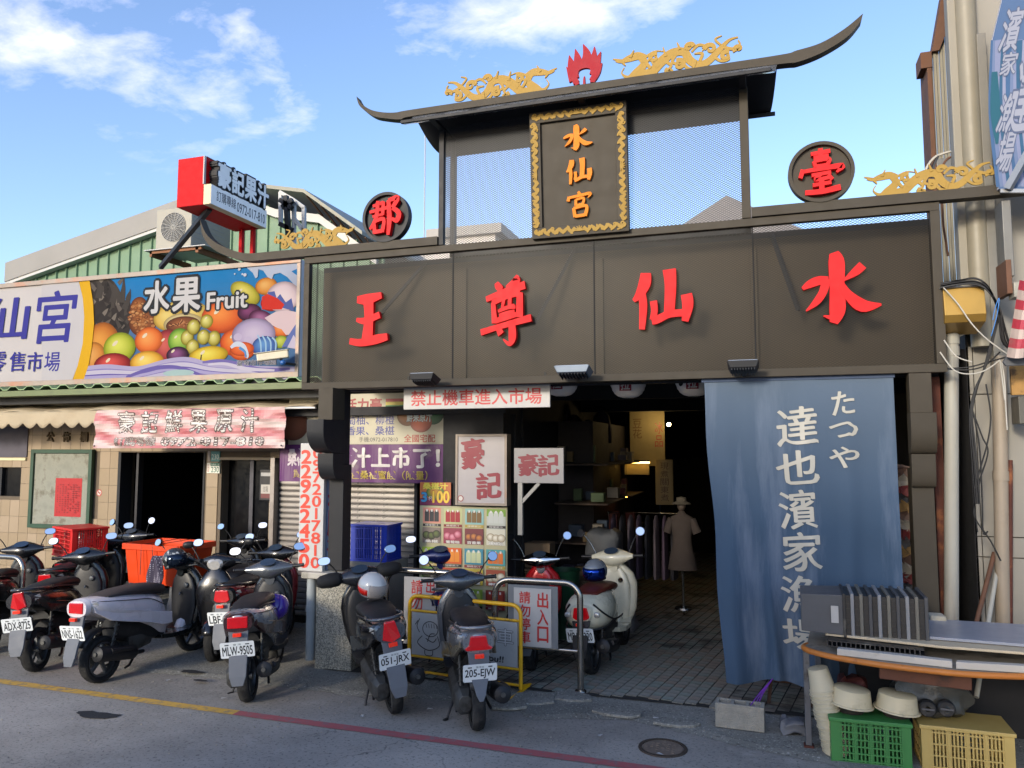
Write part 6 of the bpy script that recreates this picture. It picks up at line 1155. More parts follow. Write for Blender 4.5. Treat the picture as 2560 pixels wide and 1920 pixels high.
o=bxs('wood_plank',[(0,.56,0,.05,0,.085)],mat('brown_plank','5a3422',rough=.7,var=.2,sc=4,dirt='2c1a12',dsc=4),None); o.location=(.745,6.0,.622); o.rotation_euler=(0,rad(2.5),rad(-2)); tag(o,'thick brown wooden plank hung under the table top','plank')
o=lump('plastic_bag',mat('grey_plastic_bag','3a3a36',rough=.3,var=.3,sc=6,bump=.8,bsc=12),(1.12,6.42,.31),.24,.16,.28,'crumpled dark grey plastic bag behind the right basin','bag',seed=2,amp=.14)
for k,px in enumerate((2318,2365)):
    p=at(px,1770,6.2); e=empty('hose_reel',(p.x,6.2,p.z),0,['left dark round reel above the yellow crate','right dark round reel above the yellow crate'][k],'reel','two dark reels above the yellow crate'); b_=MB(); b_.lathe([(.02,-.03),(.048,-.03),(.058,-.02),(.058,.02),(.048,.03)],ax='y',n=24); b_.build('reel_body',BP,e,smooth=40); b_=MB(); b_.bar((-.04,-.032,0),(.04,-.032,0),.012); b_.build('spoke',ZN,e)
o=lump('red_pot',mat('dark_red_clay','4a1c18',rough=.7),(.62,6.5,.305),.11,.11,.18,'dark red pot between the basins and the table back','pot',seed=9,amp=.02)
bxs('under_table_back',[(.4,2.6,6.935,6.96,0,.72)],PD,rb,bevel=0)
o=bxs('grey_stand_leg',[(1.60,1.64,5.84,5.88,0,.5)],mat('blue_grey_steel','5a6474',rough=.4,metal=.4),None); o.rotation_euler=(0,rad(9),0); o.location=(-.01,0,0); tag(o,'slanting blue-grey steel leg at the lower right corner','stand leg')
# ---------- scooters ----------
TYR=mat('tyre_rubber','151516',rough=.85,var=.15,sc=10,dirt='4a4844',dsc=5,dth=.55,dw=5); RIM=mat('cast_rim','55585c',rough=.4,metal=.7,var=.1); PLB=mat('black_trim_plastic','17181b',rough=.5,var=.12,sc=4,dirt='4c4a48',dsc=3,dth=.6,dw=4); PLG=mat('grey_mudflap','595d64',rough=.6,var=.1,dirt='8a8780',dsc=5,dth=.6); ENG=mat('engine_alloy','4a4a48',rough=.55,metal=.5,var=.25,sc=8,dirt='2c2824',dsc=5,dth=.5); EXH=mat('exhaust_black','222326',rough=.5,metal=.4,var=.15); CHR=mat('chrome','c8c8c8',rough=.08,metal=1,var=0); MIR=mat('mirror_glass','e0e4e8',rough=.02,metal=1,var=0); SEA=mat('seat_vinyl','141416',rough=.55,var=.1,bump=.1,bsc=90)
TLR=mat('tail_lens','b00c14',rough=.12,var=.12,sc=30,coat=.8,emit='c01018',es=.06); CLR=mat('clear_lens','b8b4ac',rough=.1,var=.2,sc=40,coat=.6,metal=.35); ORL=mat('orange_lens','e07418',rough=.2,var=.1); RFL=mat('red_reflector','e03018',rough=.3,var=.05,emit='e03018',es=.05); PLT=mat('plate_white','d8dcdc',rough=.4,var=.04); DSH=mat('dash_glass','3c4c60',rough=.15,metal=.4,var=.2,sc=9)
def paint(n,c,met=.2): return mat('paint_'+n,c,rough=.28,metal=met,var=.06,sc=3,coat=.7,dirt='6a665e',dsc=4,dth=.68,dw=5)
def ring(x,zc,hw,hh,n=2.3,k=18,flat=0):
    o=[]
    for j in range(k):
        a=2*PI*j/k; c=math.copysign(abs(math.cos(a))**(2/n),math.cos(a)); s=math.copysign(abs(math.sin(a))**(2/n),math.sin(a)); o.append((x,hw*c,zc+hh*s))
    return o
def zring(z,xc,hx,hy,n=2.4,k=18):
    o=[]
    for j in range(k):
        a=2*PI*j/k; c=math.copysign(abs(math.cos(a))**(2/n),math.cos(a)); s=math.copysign(abs(math.sin(a))**(2/n),math.sin(a)); o.append((xc+hx*c,hy*s,z))
    return o
_wm={}
def wheel(par,x,w,r=.215,name='wheel',steer=0):
    k=(w,r)
    if k not in _wm:
        t=MB(); pr=[(r-.055,-w*.36),(r-.03,-w*.5),(r-.012,-w*.42),(r-.002,-w*.2),(r,0),(r-.002,w*.2),(r-.012,w*.42),(r-.03,w*.5),(r-.055,w*.36)]; t.lathe(pr,ax='y',n=36)
        for i in range(30):
            a=2*PI*i/30; 
            for s in (-1,1): a2=a+.07*s; t.bar(((r+.0005)*math.cos(a),s*w*.03,(r+.0005)*math.sin(a)),((r-.012)*math.cos(a2+.09*s),s*w*.4,(r-.012)*math.sin(a2+.09*s)),.006,.004)
        m1=t.mesh('tyre',TYR,35); t=MB(); t.lathe([(r-.052,-w*.3),(r-.07,-w*.34),(r-.075,-w*.2),(r-.075,w*.2),(r-.07,w*.34),(r-.052,w*.3)],ax='y',n=30)
        for i in range(5): a=2*PI*i/5+.3; t.bar((.02*math.cos(a),0,.02*math.sin(a)),((r-.07)*math.cos(a),0,(r-.07)*math.sin(a)),.026,.03,up=(0,1,0))
        t.lathe([(0,-w*.42),(.035,-w*.4),(.04,0),(.035,w*.4),(0,w*.42)],ax='y',n=16); m2=t.mesh('rim',RIM,35); _wm[k]=(m1,m2)
    a,b=_wm[k]; o=bpy.data.objects.new(name,a); C.objects.link(o); o.parent=par; o.location=(x,0,r); o.rotation_euler=(0,R.uniform(0,1),steer); q=bpy.data.objects.new('rim',b); C.objects.link(q); q.parent=o
    return o
def mirror(par,s,xb,yb,zb,dx=-.02,dy=.10,dz=.20,shape='oval',m=None,aim=0,tilt=0,glass=None):
    m=m or PLB; b_=MB(); p=(xb+dx,yb+s*dy,zb+dz); b_.tube(bez([(xb,yb,zb),(xb+dx*.3,yb+s*dy*.45,zb+dz*.55),p],5),.006,8); o=b_.build('mirror',m,par,smooth=50)
    h=MB(); rx_,rz_=(.062,.040) if shape=='oval' else (.048,.048); k=22; n_=2.0 if shape!='oval' else 2.5
    def rg(x,f): return [(x,rx_*f*math.copysign(abs(math.cos(a))**(2/n_),math.cos(a)),rz_*f*math.copysign(abs(math.sin(a))**(2/n_),math.sin(a))) for a in (2*PI*j/k for j in range(k))]
    h.loft([rg(.03,.35),rg(.024,.7),rg(.01,.95),rg(-.008,1.0)]); o2=h.build('mirror_head',m,par,smooth=50); o2.location=(p[0],p[1]+s*.03,p[2]+.015); o2.rotation_euler=(0,rad(tilt),rad(aim))
    g=MB(); g.loft([rg(-.0082,.93),rg(-.0105,.9)]); o3=g.build('mirror_glass',glass or MIR,o2,smooth=50)
def plate_obj(par,txt,x,z,tilt,w=.26,h=.14,yaw=0,y=0,roll=0):
    e=empty('licence_plate',(x,y,z),0); e.parent=par; e.rotation_euler=(rad(tilt),rad(roll),rad(-90+yaw)); b_=MB(); c_=.012
    pl_=[]
    for (cx,cy,a0) in ((w/2-c_,h/2-c_,0),(-w/2+c_,h/2-c_,90),(-w/2+c_,-h/2+c_,180),(w/2-c_,-h/2+c_,270)): pl_+=[(cx+c_*math.cos(rad(a0+t)),cy+c_*math.sin(rad(a0+t))) for t in (0,45,90)]
    b_.prism(pl_,lambda u,v,d:(u,-d,v),-.003,0); b_.build('plate_sheet',PLT,e)
    P=Print(); P.L=1; P.text(txt,-w*.44,-h*.34,w*.44,h*.22,'20242a',.025); P.text('臺灣省' if len(txt)==7 else '臺 灣',-w*.12,h*.28,w*.12,h*.40,'5a6a72'); P.rect(-w*.36,h*.30,-w*.24,h*.37,'3a4046').rect(w*.24,h*.30,w*.36,h*.37,'3a4046'); P.build('plate_print',e); return e
def scooter(label,R0,hd,lean,body,side=None,seat=None,plate=None,tail='trap',kind='sport',steer=0,mirrors='oval',fender=PLG,low=PLB,shield=None,head=None,hand_guards=False,rack=True,group='scooters parked along the kerb',helm=None,mflap=.19,tailc=None,pw=.26,ph=.14,scale=1.0,gl=None,name='scooter',knob=None,dash=None):
    side=side or PLB; seat=seat or SEA; shield=shield or body; head=head or body; h=Vector((math.cos(hd),math.sin(hd),0))
    org=Vector((R0[0],R0[1],R0[2] if len(R0)>2 else .0))+h*.60*scale
    e=empty(name,org,hd,label,'scooter',group,rx=lean); e.scale=(scale,)*3
    wheel(e,-.60,.105,name='rear_wheel'); wheel(e,.62,.095,name='front_wheel',steer=steer)
    retro=kind=='retro'
    # rear body
    b_=MB()
    if retro: sec=[(-.84,.60,.05,.05,2),(-.80,.60,.15,.12,2.2),(-.70,.60,.205,.165,2.4),(-.52,.60,.225,.19,2.5),(-.34,.61,.215,.185,2.5),(-.16,.60,.18,.17,2.4),(0,.55,.14,.18,2.4),(.08,.46,.11,.2,2.4)]
    else: sec=[(-.87,.775,.04,.02,2),(-.84,.765,.11,.05,2.2),(-.76,.74,.155,.08,2.4),(-.62,.71,.185,.105,2.5),(-.45,.68,.195,.13,2.6),(-.25,.64,.19,.15,2.6),(-.08,.58,.175,.18,2.6),(.04,.51,.15,.21,2.6),(.12,.44,.11,.19,2.4)]
    b_.loft([ring(*s) for s in sec]); b_.build('body_cowl',body,e,smooth=50)
    if not retro:
        for s in (-1,1):   # lower side panels, sweeping up to the tail
            b_=MB(); pr=[(.10,.42),(.10,.53),(-.12,.58),(-.40,.64),(-.68,.70),(-.80,.74),(-.78,.68),(-.62,.58),(-.42,.53),(-.2,.48),(-.02,.42)]
            b_.prism(pr,lambda u,v,d:(u,s*(.185+d-.07*max(0,(-u-.45)/.35)),v),-.01,.022); b_.build('side_panel',side,e,bevel=.006)
    else:
        for s in (-1,1): b_=MB(); b_.tube(bez([(-.80,s*.12,.70),(-.72,s*.20,.60),(-.55,s*.245,.52),(-.30,s*.245,.50),(-.1,s*.21,.48)],6),.009,8); b_.build('guard_bar',PLB,e,smooth=50)
        b_=MB(); b_.tube(bez([(-.40,-.235,.50),(-.70,-.2,.47),(-.85,0,.46),(-.70,.2,.47),(-.40,.235,.50)],6),.009,8); b_.build('guard_bar',PLB,e,smooth=50)
    for s in (-1,1):
        if retro: break
        b_=MB(); b_.tube(bez([(.08,s*.135,.60),(-.15,s*.172,.70),(-.40,s*.190,.735),(-.65,s*.165,.765),(-.80,s*.12,.785)],5),.004,5); b_.build('panel_seam',PLB,e,smooth=60)
        b_=MB(); b_.tube(bez([(.02,s*.125,.735),(-.2,s*.155,.765),(-.45,s*.155,.80),(-.62,s*.12,.80)],5),.009,6); b_.build('seat_trim',PLB,e,smooth=60)
    b_=MB(); b_.add([(-.60+.27*math.cos(a),yy,.235+.27*math.sin(a)) for a in (rad(20)+rad(130)*i/10 for i in range(11)) for yy in (-.07,.07)],[(2*i,2*i+1,2*i+3,2*i+2) for i in range(10)]); b_.build('inner_fender',PLB,e,smooth=50,solid=.008)
    # seat
    b_=MB(); sz=.035 if not retro else .035
    sq=[(-.68,.80,.07,.015,2),(-.64,.803,.115,.028,2.3),(-.45,.81,.145,.042,2.5),(-.28,.805,.15,.05,2.6),(-.20,.805,.15,.055,2.6),(0,.785,.14,.055,2.5),(.10,.765,.115,.05,2.4),(.15,.74,.07,.03,2)]
    if retro: sq=[(x+.02,z-.035,w*1.08,hh*.9,n) for x,z,w,hh,n in sq]
    b_.loft([ring(*s) for s in sq]); b_.build('seat',seat,e,smooth=50)
    # chassis, engine, swingarm
    b_=MB(); b_.loft([ring(-.5,.47,.09,.10),ring(-.2,.42,.10,.13),ring(.1,.35,.10,.09)]); b_.build('underbody',PLB,e,smooth=50)
    b_=MB(); b_.loft([[(x,.095+w*1.6*c,z+hh*s) for c,s in ((.5,1),(1,.6),(1,-.6),(.5,-1),(-.5,-1),(-1,-.6),(-1,.6),(-.5,1))] for x,z,w,hh in ((-.72,.24,.03,.06),(-.66,.24,.045,.10),(-.5,.25,.05,.09),(-.3,.27,.05,.085),(-.14,.28,.05,.10),(-.08,.28,.03,.08))]); b_.build('drive_case',ENG,e,smooth=30,bevel=.004)
    b_=MB(); b_.loft([ring(-.34,.30,.09,.085,3),ring(-.20,.31,.10,.10,3),ring(-.04,.30,.07,.07,3)]); b_.build('engine',ENG,e,smooth=30)
    b_=MB(); b_.tube([(-.20,-.12,.20),(-.34,-.165,.22)],[.018,.022],8); b_.tube([(-.34,-.165,.22),(-.38,-.17,.235),(-.74,-.185,.30),(-.80,-.186,.31),(-.815,-.186,.312)],[.035,.066,.07,.066,.035],16); b_.build('exhaust',EXH,e,smooth=40)
    b_=MB(); b_.tube([(-.812,-.186,.312),(-.83,-.186,.314)],.018,12); b_.build('exhaust_tip',ENG,e,smooth=50)
    b_=MB(); b_.tube([(-.45,-.235,.29),(-.70,-.245,.32)],[.02,.024],8); b_.build('heat_shield',EXH,e,smooth=50)
    for s in (1,-1):
        b_=MB(); n=30; b_.tube([(-.60+.09*i/n+.024*math.cos(i*1.25),s*.115+.024*math.sin(i*1.25),.27+.26*i/n) for i in range(n+1)],.005,5); b_.tube([(-.60,s*.115,.25),(-.51,s*.115,.56)],.012,8); b_.build('rear_shock',ENG,e,smooth=50)
    # floor, leg shield
    b_=MB(); b_.loft([[(x,-w,z),(x,w,z),(x,w,z+.045),(x,-w,z+.045)] for x,w,z in ((.02,.14,.27),(.15,.17,.255),(.38,.17,.255),(.48,.15,.30))]); b_.build('footboard',low,e,bevel=.006)
    b_=MB(); sh=[(.22,.50,.03,.07),(.30,.50,.05,.15),(.42,.515,.055,.185 if not retro else .21),(.56,.54,.06,.20 if not retro else .225),(.70,.555,.065,.205 if not retro else .23),(.80,.55,.062,.18 if not retro else .20),(.88,.535,.055,.13),(.94,.52,.045,.07)]
    b_.loft([zring(*s) for s in sh]); b_.build('leg_shield',shield,e,smooth=50)
    b_=MB(); sh=[(.32,.455,.025,.12),(.5,.475,.035,.16),(.68,.485,.04,.165),(.80,.48,.035,.13),(.86,.475,.02,.08)]; b_.loft([zring(*s) for s in sh]); b_.build('inner_shield',PLB if not retro else shield,e,smooth=50)
    b_=MB(); b_.lathe([(0,-.012),(.022,-.01),(.03,.0),(.0,.0)],c=(.437,-.07,.74),ax='x',n=18); b_.build('key_switch',knob or RIM,e,smooth=40)
    b_=MB(); b_.tube([(.45,0,.66),(.425,0,.66),(.415,0,.64)],.008,6); b_.build('bag_hook',RIM,e)
    # fork, front fender
    b_=MB()
    for s in (-1,1): b_.tube([(.62,s*.065,.215),(.585,s*.065,.42)],.018,10)
    b_.tube([(.60,0,.40),(.53,0,.90)],.028,10); b_.build('fork',ENG,e,smooth=50)
    b_=MB(); k=14; vs=[]; 
    for i in range(k+1):
        a=rad(25)+rad(140)*i/k; rr=.245
        for yy,dr in ((-.07,-.03),(-.05,0),(0,.012),(.05,0),(.07,-.03)): vs.append((.62+(rr+dr)*math.cos(a),yy,.215+(rr+dr)*math.sin(a)))
    b_.add(vs,[(5*i+j,5*i+j+1,5*i+j+6,5*i+j+5) for i in range(k) for j in range(4)]); b_.build('front_fender',body if not retro else shield,e,smooth=50,solid=.006)
    # head cover, bars
    hb_=empty('handlebar',(.53,0,0),steer); hb_.parent=e; X=-.53+.0
    b_=MB(); hs=[(-.235,.445,.022,.022),(-.20,.45,.035,.03),(-.13,.46,.062,.056),(-.06,.465,.09,.078),(0,.465,.10,.086),(.06,.465,.09,.078),(.13,.46,.062,.056),(.20,.45,.035,.03),(.235,.445,.022,.022)]
    zh=1.0
    b_.loft([[(X+xc+hx*math.cos(a)*(1),y,zh+hz*math.sin(a)*(1 if math.sin(a)>0 else 1.25)+.25*hx*math.cos(a)*.9) for a in (2*PI*j/16 for j in range(16))] for y,xc,hx,hz in hs]); b_.build('handlebar_cover',head,hb_,smooth=55)
    b_=MB(); b_.loft([[(X+.395+.03*t+.045*math.cos(a)*(1-.0),.075*math.sin(a)*1.05,zh+.052+.0+.02*t+.045*math.cos(a)*.62+.012) for a in (2*PI*j/18 for j in range(18))] for t in (0,.25)]); b_.build('dash',dash or DSH,hb_,smooth=30)
    for s in (-1,1): b_=MB(); b_.tube(bez([(X+.50,s*.2,zh),(X+.56,s*.17,zh+.03),(X+.58,s*.08,zh-.04),(X+.54,s*.04,zh-.16)],5),.005,5); b_.build('control_cable',PLB,hb_,smooth=60)
    b_=MB(); b_.loft([ring(X+.50,zh-.06,.05,.06),ring(X+.44,zh-.1,.05,.07)]); b_.build('steering_cover',head,hb_,smooth=50)
    for s in (-1,1):
        b_=MB(); b_.tube([(X+.445,s*.225,zh),(X+.43,s*.34,zh+.005)],.017,10); b_.tube([(X+.43,s*.34,zh+.005),(X+.43,s*.35,zh+.005)],.022,10); b_.build('grip',PLB,hb_,smooth=50)
        b_=MB(); b_.tube(bez([(X+.50,s*.20,zh-.005),(X+.50,s*.28,zh-.01),(X+.47,s*.36,zh-.015)],4),.006,6); b_.build('brake_lever',RIM,hb_,smooth=50)
        if retro: mirror(hb_,s,X+.46,s*.19,zh+.03,dx=-.03,dy=.12,dz=.22,shape='round',m=CHR,aim=-14*s,tilt=20,glass=gl)
        else: mirror(hb_,s,X+.46,s*.19,zh+.02,dx=-.04,dy=.10,dz=.16,shape=mirrors,m=PLB,aim=-12*s,tilt=20,glass=gl)
        if hand_guards:
            b_=MB(); b_.lathe([(.06,0),(.095,.04),(.10,.12),(.085,.2),(.05,.24)],c=(0,0,0),ax='y',n=14); o=b_.build('hand_cover',mat('black_neoprene','0f1013',rough=.8),hb_,smooth=60,solid=.006); o.location=(X+.45,s*.17,zh); o.scale=(.85,s*1.0,.7)
    b_=MB(); b_.loft([ring(X+.575,zh-.02,.06,.045),ring(X+.55,zh-.01,.085,.06)]); b_.build('headlight',CLR,hb_,smooth=40)
    # tail: lamp, indicators, plate, mudguard
    tx_=-.87 if not retro else -.845; tz=.735 if not retro else .62
    tl={'trap':[(-.065,.055),(.065,.055),(.085,-.04),(.05,-.06),(-.05,-.06),(-.085,-.04)],'wide':[(-.06,.05),(.06,.05),(.075,-.02),(.11,-.045),(.09,-.06),(-.09,-.06),(-.11,-.045),(-.075,-.02)],'rect':[(-.085,.05),(.085,.05),(.09,-.045),(-.08,-.05)],'tall':[(-.04,.085),(.045,.085),(.075,-.055),(.0,-.08),(-.075,-.055)]}[tail]
    b_=MB(); b_.prism(tl,lambda u,v,d:(tx_+.0-d+.35*(v)*0+.18*abs(u),u,tz+v),-.02,.022); o=b_.build('tail_light',TLR,e,bevel=.008)
    b_=MB(); b_.loft([ring(tx_+.005,tz-.005,.12 if not retro else .1,.075,2.6),ring(tx_+.05,tz,.13,.085,2.6)]); b_.build('tail_bezel',tailc or side,e,smooth=40) 
    for s in (-1,1):
        if retro: b_=MB(); b_.sphere((-.80,s*.145,.60),.02,.035,.03); b_.build('indicator',CLR,e,smooth=60)
        else: b_=MB(); b_.prism([(.0,.03),(.085,.045),(.10,.01),(.0,-.035)],lambda u,v,d:(tx_+.035+u*.9-d*.6,s*(.095+u*.55+d*.4),tz+v),-.005,.018); b_.build('indicator',CLR,e,bevel=.005)
    if rack and not retro: b_=MB(); b_.tube(bez([(-.50,.13,.81),(-.66,.145,.82),(-.80,.10,.835),(-.85,0,.84),(-.80,-.10,.835),(-.66,-.145,.82),(-.50,-.13,.81)],5),.014,8); b_.build('grab_rail',RIM if tailc is None else tailc,e,smooth=50)
    pz=.52 if not retro else .43; px_=-.905
    if plate: plate_obj(e,plate,px_-.004,pz,14,pw,ph)
    b_=MB(); b_.loft([[(x,-w,z),(x,w,z),(x+.025,w,z),(x+.025,-w,z)] for x,w,z in ((-.85,.09,.72 if not retro else .55),(-.865,.08,.62 if not retro else .5),(-.885,.075,.50),(-.915,.075 if mflap>.12 else .05,.42),(-.945,.07 if mflap>.12 else .035,.42-mflap*.6),(-.955,.045 if mflap>.12 else .015,.42-mflap))]); b_.build('rear_mudguard',fender,e,bevel=.004)
    b_=MB(); b_.box(-.915,-.885,-.035,.035,(.625 if not retro else .515),(.655 if not retro else .54)); b_.build('reflector',RFL,e,bevel=.003)
    # stand
    b_=MB(); b_.tube(bez([(-.22,.10,.22),(-.30,.17,.10),(-.34,.21,.012)],4),.010,8); b_.tube([(-.34,.21,.012),(-.37,.24,.012)],.014,8); b_.build('side_stand',PLB,e,smooth=50)
    b_=MB(); b_.tube([(-.26,.09,.20),(-.38,.13,.11),(-.44,.14,.10)],.012,8); b_.tube([(-.26,-.09,.20),(-.38,-.13,.11),(-.44,-.14,.10)],.012,8); b_.build('centre_stand',PLB,e,smooth=50)
    return e
def helmet(loc,rz,label,shell,visor,stripe=None,rot=(0,0),par=None,trim=None):
    e=empty('helmet',loc,rz,label,'helmet','helmets left on the scooters'); e.rotation_euler=(rot[0],rot[1],rz); b_=MB(); b_.sphere((0,0,0),.135,.120,.125,n=26,m=16,z0=-.62); b_.build('shell',shell,e,smooth=60)
    b_=MB(); vs=[];k=14
    for j in range(5):
        el_=rad(-38+j*15)
        for i in range(k+1): a=rad(-78)+rad(156)*i/k; r_=.142 if j<4 else .139; vs.append((r_*math.cos(el_)*math.cos(a)*1.06,r_*.93*math.cos(el_)*math.sin(a),.132*math.sin(el_)))
    b_.add(vs,[(j*(k+1)+i,j*(k+1)+i+1,(j+1)*(k+1)+i+1,(j+1)*(k+1)+i) for j in range(4) for i in range(k)]); b_.build('visor',visor,e,smooth=60,solid=.003)
    b_=MB(); b_.tube([(.135*1.0*math.cos(a)*.80,.12*math.sin(a)*.80,-.078) for a in (2*PI*i/24 for i in range(24))],.009,6,closed=True); b_.build('rim_trim',trim or PLB,e,smooth=60)
    if stripe:
        P=Print(); b_=MB(); vs=[]
        for j in range(3):
            el_=rad(-30+j*15)
            for i in range(9): a=rad(172)+rad(105)*i/8; vs.append((.1365*math.cos(el_)*math.cos(a),.1215*math.cos(el_)*math.sin(a),.1265*math.sin(el_)))
        b_.add(vs,[(j*9+i,j*9+i+1,(j+1)*9+i+1,(j+1)*9+i) for j in range(2) for i in range(8)]); b_.build('coloured_band',stripe,e,smooth=60,solid=.002)
    return e
A_=lambda x,y:math.atan2(y,x)
BLKP=paint('black','101114',.1); GREYP=paint('silver_grey','55595e',.5); GRNK=paint('dark_teal_black','141a1c',.2); WHTP=paint('cream_white','cfc9b0',0); PWH=paint('pearl_white','c4bec2',0); SLV=paint('silver','85878a',.6); BRN_=paint('wine_brown','3a2024',.3); REDM=paint('dark_red','7a101c',.4); NAVY=paint('navy_blue','101a4c',.3); LGR=paint('light_grey','8f9298',.3); MAR=paint('gunmetal','2c2e33',.5); REDB=paint('bright_red','a8101a',.2)
scs={}
scs['205']=scooter('silver-grey scooter with plate 205-EJW, rightmost of those parked on the asphalt',(-2.192,5.907),rad(118),rad(-2),SLV,paint('champagne','8f8672',.5),plate='205-EJW',tail='wide',tailc=SLV,head=GREYP,mirrors='round',mflap=.10)
scs['051']=scooter('black scooter with plate 051-JRX and large black hand covers, leaning beside the pebble pillar',(-2.983,6.063),rad(128.5),rad(-8),BLKP,MAR,plate='051-JRX',tail='tall',tailc=GREYP,head=MAR,hand_guards=True)
scs['MLW']=scooter('grey and wine-brown scooter with plate MLW-9505 parked alone at the kerb',(-4.338,5.932),rad(113.5),rad(-4),LGR,BRN_,plate='MLW-9505',tail='rect',pw=.28,ph=.14,head=GREYP,low=PLB,shield=MAR,rack=False)
scs['NNS']=scooter('black and pearl-white scooter with plate NNS-1622 and brown seat',(-6.03,5.964),rad(88),rad(-3),PWH,PWH,seat=mat('brown_seat_vinyl','3c332f',rough=.7,bump=.3,bsc=120),plate='NNS-1622',tail='rect',shield=GRNK,head=GRNK,low=GRNK,pw=.28,steer=rad(-8),tailc=PWH,rack=False)
scs['ADX']=scooter('black scooter with plate ADX-8725 and clear tail lenses at the left edge',(-6.933,6.064),rad(111),rad(-5),BLKP,GRNK,plate='ADX-8725',tail='tall',pw=.28,head=BLKP,tailc=MAR)
scs['LBF']=scooter('dark red scooter with plate LBF-32 standing behind the wine-brown scooter',(-5.208,6.891),rad(100.5),rad(-3),REDM,BLKP,plate='LBF-32',tail='trap',tailc=BLKP,head=BLKP)
scs['VES']=scooter('cream-white retro scooter with brown seat and round mirrors in the passage mouth',(-1.616,7.602,.02),rad(85.5),rad(-4),WHTP,WHTP,seat=mat('tan_brown_seat','5c261c',rough=.5),plate='MBA-8320',kind='retro',tail='trap',shield=WHTP,head=WHTP,fender=PLB,pw=.27,low=WHTP,knob=CHR,group='scooters parked at the passage')
scs['BLU']=scooter('navy blue scooter behind the yellow barrier and the left guard rail',(-2.996,7.301,.02),rad(115),rad(-4),NAVY,NAVY,head=NAVY,shield=NAVY,group='scooters parked at the passage')
scs['REDS']=scooter('small bright red scooter with chrome handlebar cover behind the right guard rail',(-2.22,7.551,.02),rad(98),rad(-3),REDB,REDB,kind='retro',head=CHR,shield=REDB,low=REDB,group='scooters parked at the passage',scale=.95)
scs['BOX']=scooter('black scooter carrying a bright orange tub, behind the white-panelled scooter',(-6.49,7.738),rad(92),rad(-3),BLKP,BLKP,head=BLKP,rack=False)
scs['PNK']=scooter('black scooter with a pink helmet between the black and the pearl-white scooter',(-7.806,7.112),rad(107.5),rad(-4),GRNK,BLKP,head=BLKP)
scs['CRT']=scooter('dark scooter carrying a red lattice crate in front of the notice board',(-8.325,7.812),rad(95),rad(-3),MAR,BLKP,head=MAR,mirrors='round')
scs['FAR']=scooter('black scooter at the far left edge behind the ADX plate scooter',(-8.061,6.298),rad(116),rad(-3),BLKP,BLKP,head=BLKP)
scs['DRK']=scooter('black scooter in shadow before the second doorway',(-5.9,8.05),rad(-90+20),rad(3),BLKP,BLKP,head=BLKP)
def onsc(k,x,y,z): 
    e=scs[k]; M=Matrix.Translation(e.location)@e.rotation_euler.to_matrix().to_4x4()@Matrix.Diagonal((*e.scale,1)); return M@Vector((x,y,z))
# orange tub, red crate
ORT=mat('orange_tub_plastic','cc3c08',rough=.4,var=.05)
p=onsc('BOX',-.98,0,.70); e=empty('orange_tub',p,rad(-4),'large bright orange plastic tub strapped on a black scooter','tub'); w,d,h=.40,.27,.44
b_=MB(); b_.loft([[(-w*f,-d*f,z),(w*f,-d*f,z),(w*f,d*f,z),(-w*f,d*f,z)] for f,z in ((.86,0),(.97,h-.05),(.975,h-.05),(1.0,h))],cap=False); b_.add([(-w*.86,-d*.86,.002),(w*.86,-d*.86,.002),(w*.86,d*.86,.002),(-w*.86,d*.86,.002)],[(0,1,2,3)]); b_.build('tub_body',ORT,e,solid=-.006)
b_=MB()
for s in (-1,1): b_.box(-w*1.03,w*1.03,s*d*1.04-.012,s*d*1.04+.012,h-.06,h+.005); b_.box(s*w*1.04-.012,s*w*1.04+.012,-d*1.03,d*1.03,h-.06,h+.004)
b_.build('folded_rim',ORT,e,bevel=.004)
for s in (-.6,-.2,.2,.6): b_=MB(); b_.loft([[(w*s*f-.012,-d*f-.008,z),(w*s*f+.012,-d*f-.008,z),(w*s*f+.012,-d*f+.01,z),(w*s*f-.012,-d*f+.01,z)] for f,z in ((.86,0.01),(.97,h-.06))]); b_.build('side_rib',ORT,e)
b_=MB(); b_.tube([(-.12,-d*1.08,h*.25),(-.12,-d*1.08,h),(-.12,d,h+.01)],.004,5); b_.tube([(.05,-d*1.08,h*.25),(.05,-d*1.08,h),(.05,d,h+.01)],.004,5); b_.build('tie_wire',ENG,e)
RCP=mat('red_crate_plastic','c4201c',rough=.4,var=.07)
p=onsc('CRT',-.5,0,.87); crate('plastic_crate',.60,.42,.36,RCP,(p.x-.22,p.y-.25,p.z),rad(-22),'red lattice plastic crate on the dark scooter in front of the notice board',nb=3,rows=6,fine=4)
# rails at the far left with a red-lettered board
e=rail(-8.75,-8.0,6.75,.98,.45,'stainless guard rail at the far left edge'); P=Print(); b_=MB(); b_.box(.2,.6,-.04,-.03,.5,.7); b_.build('paper_board',mat('paper_white'),e); P.text('停車',.32,.52,.58,.68,'c02c2c',.03).build('board_print',e,loc=(0,-.041,0))
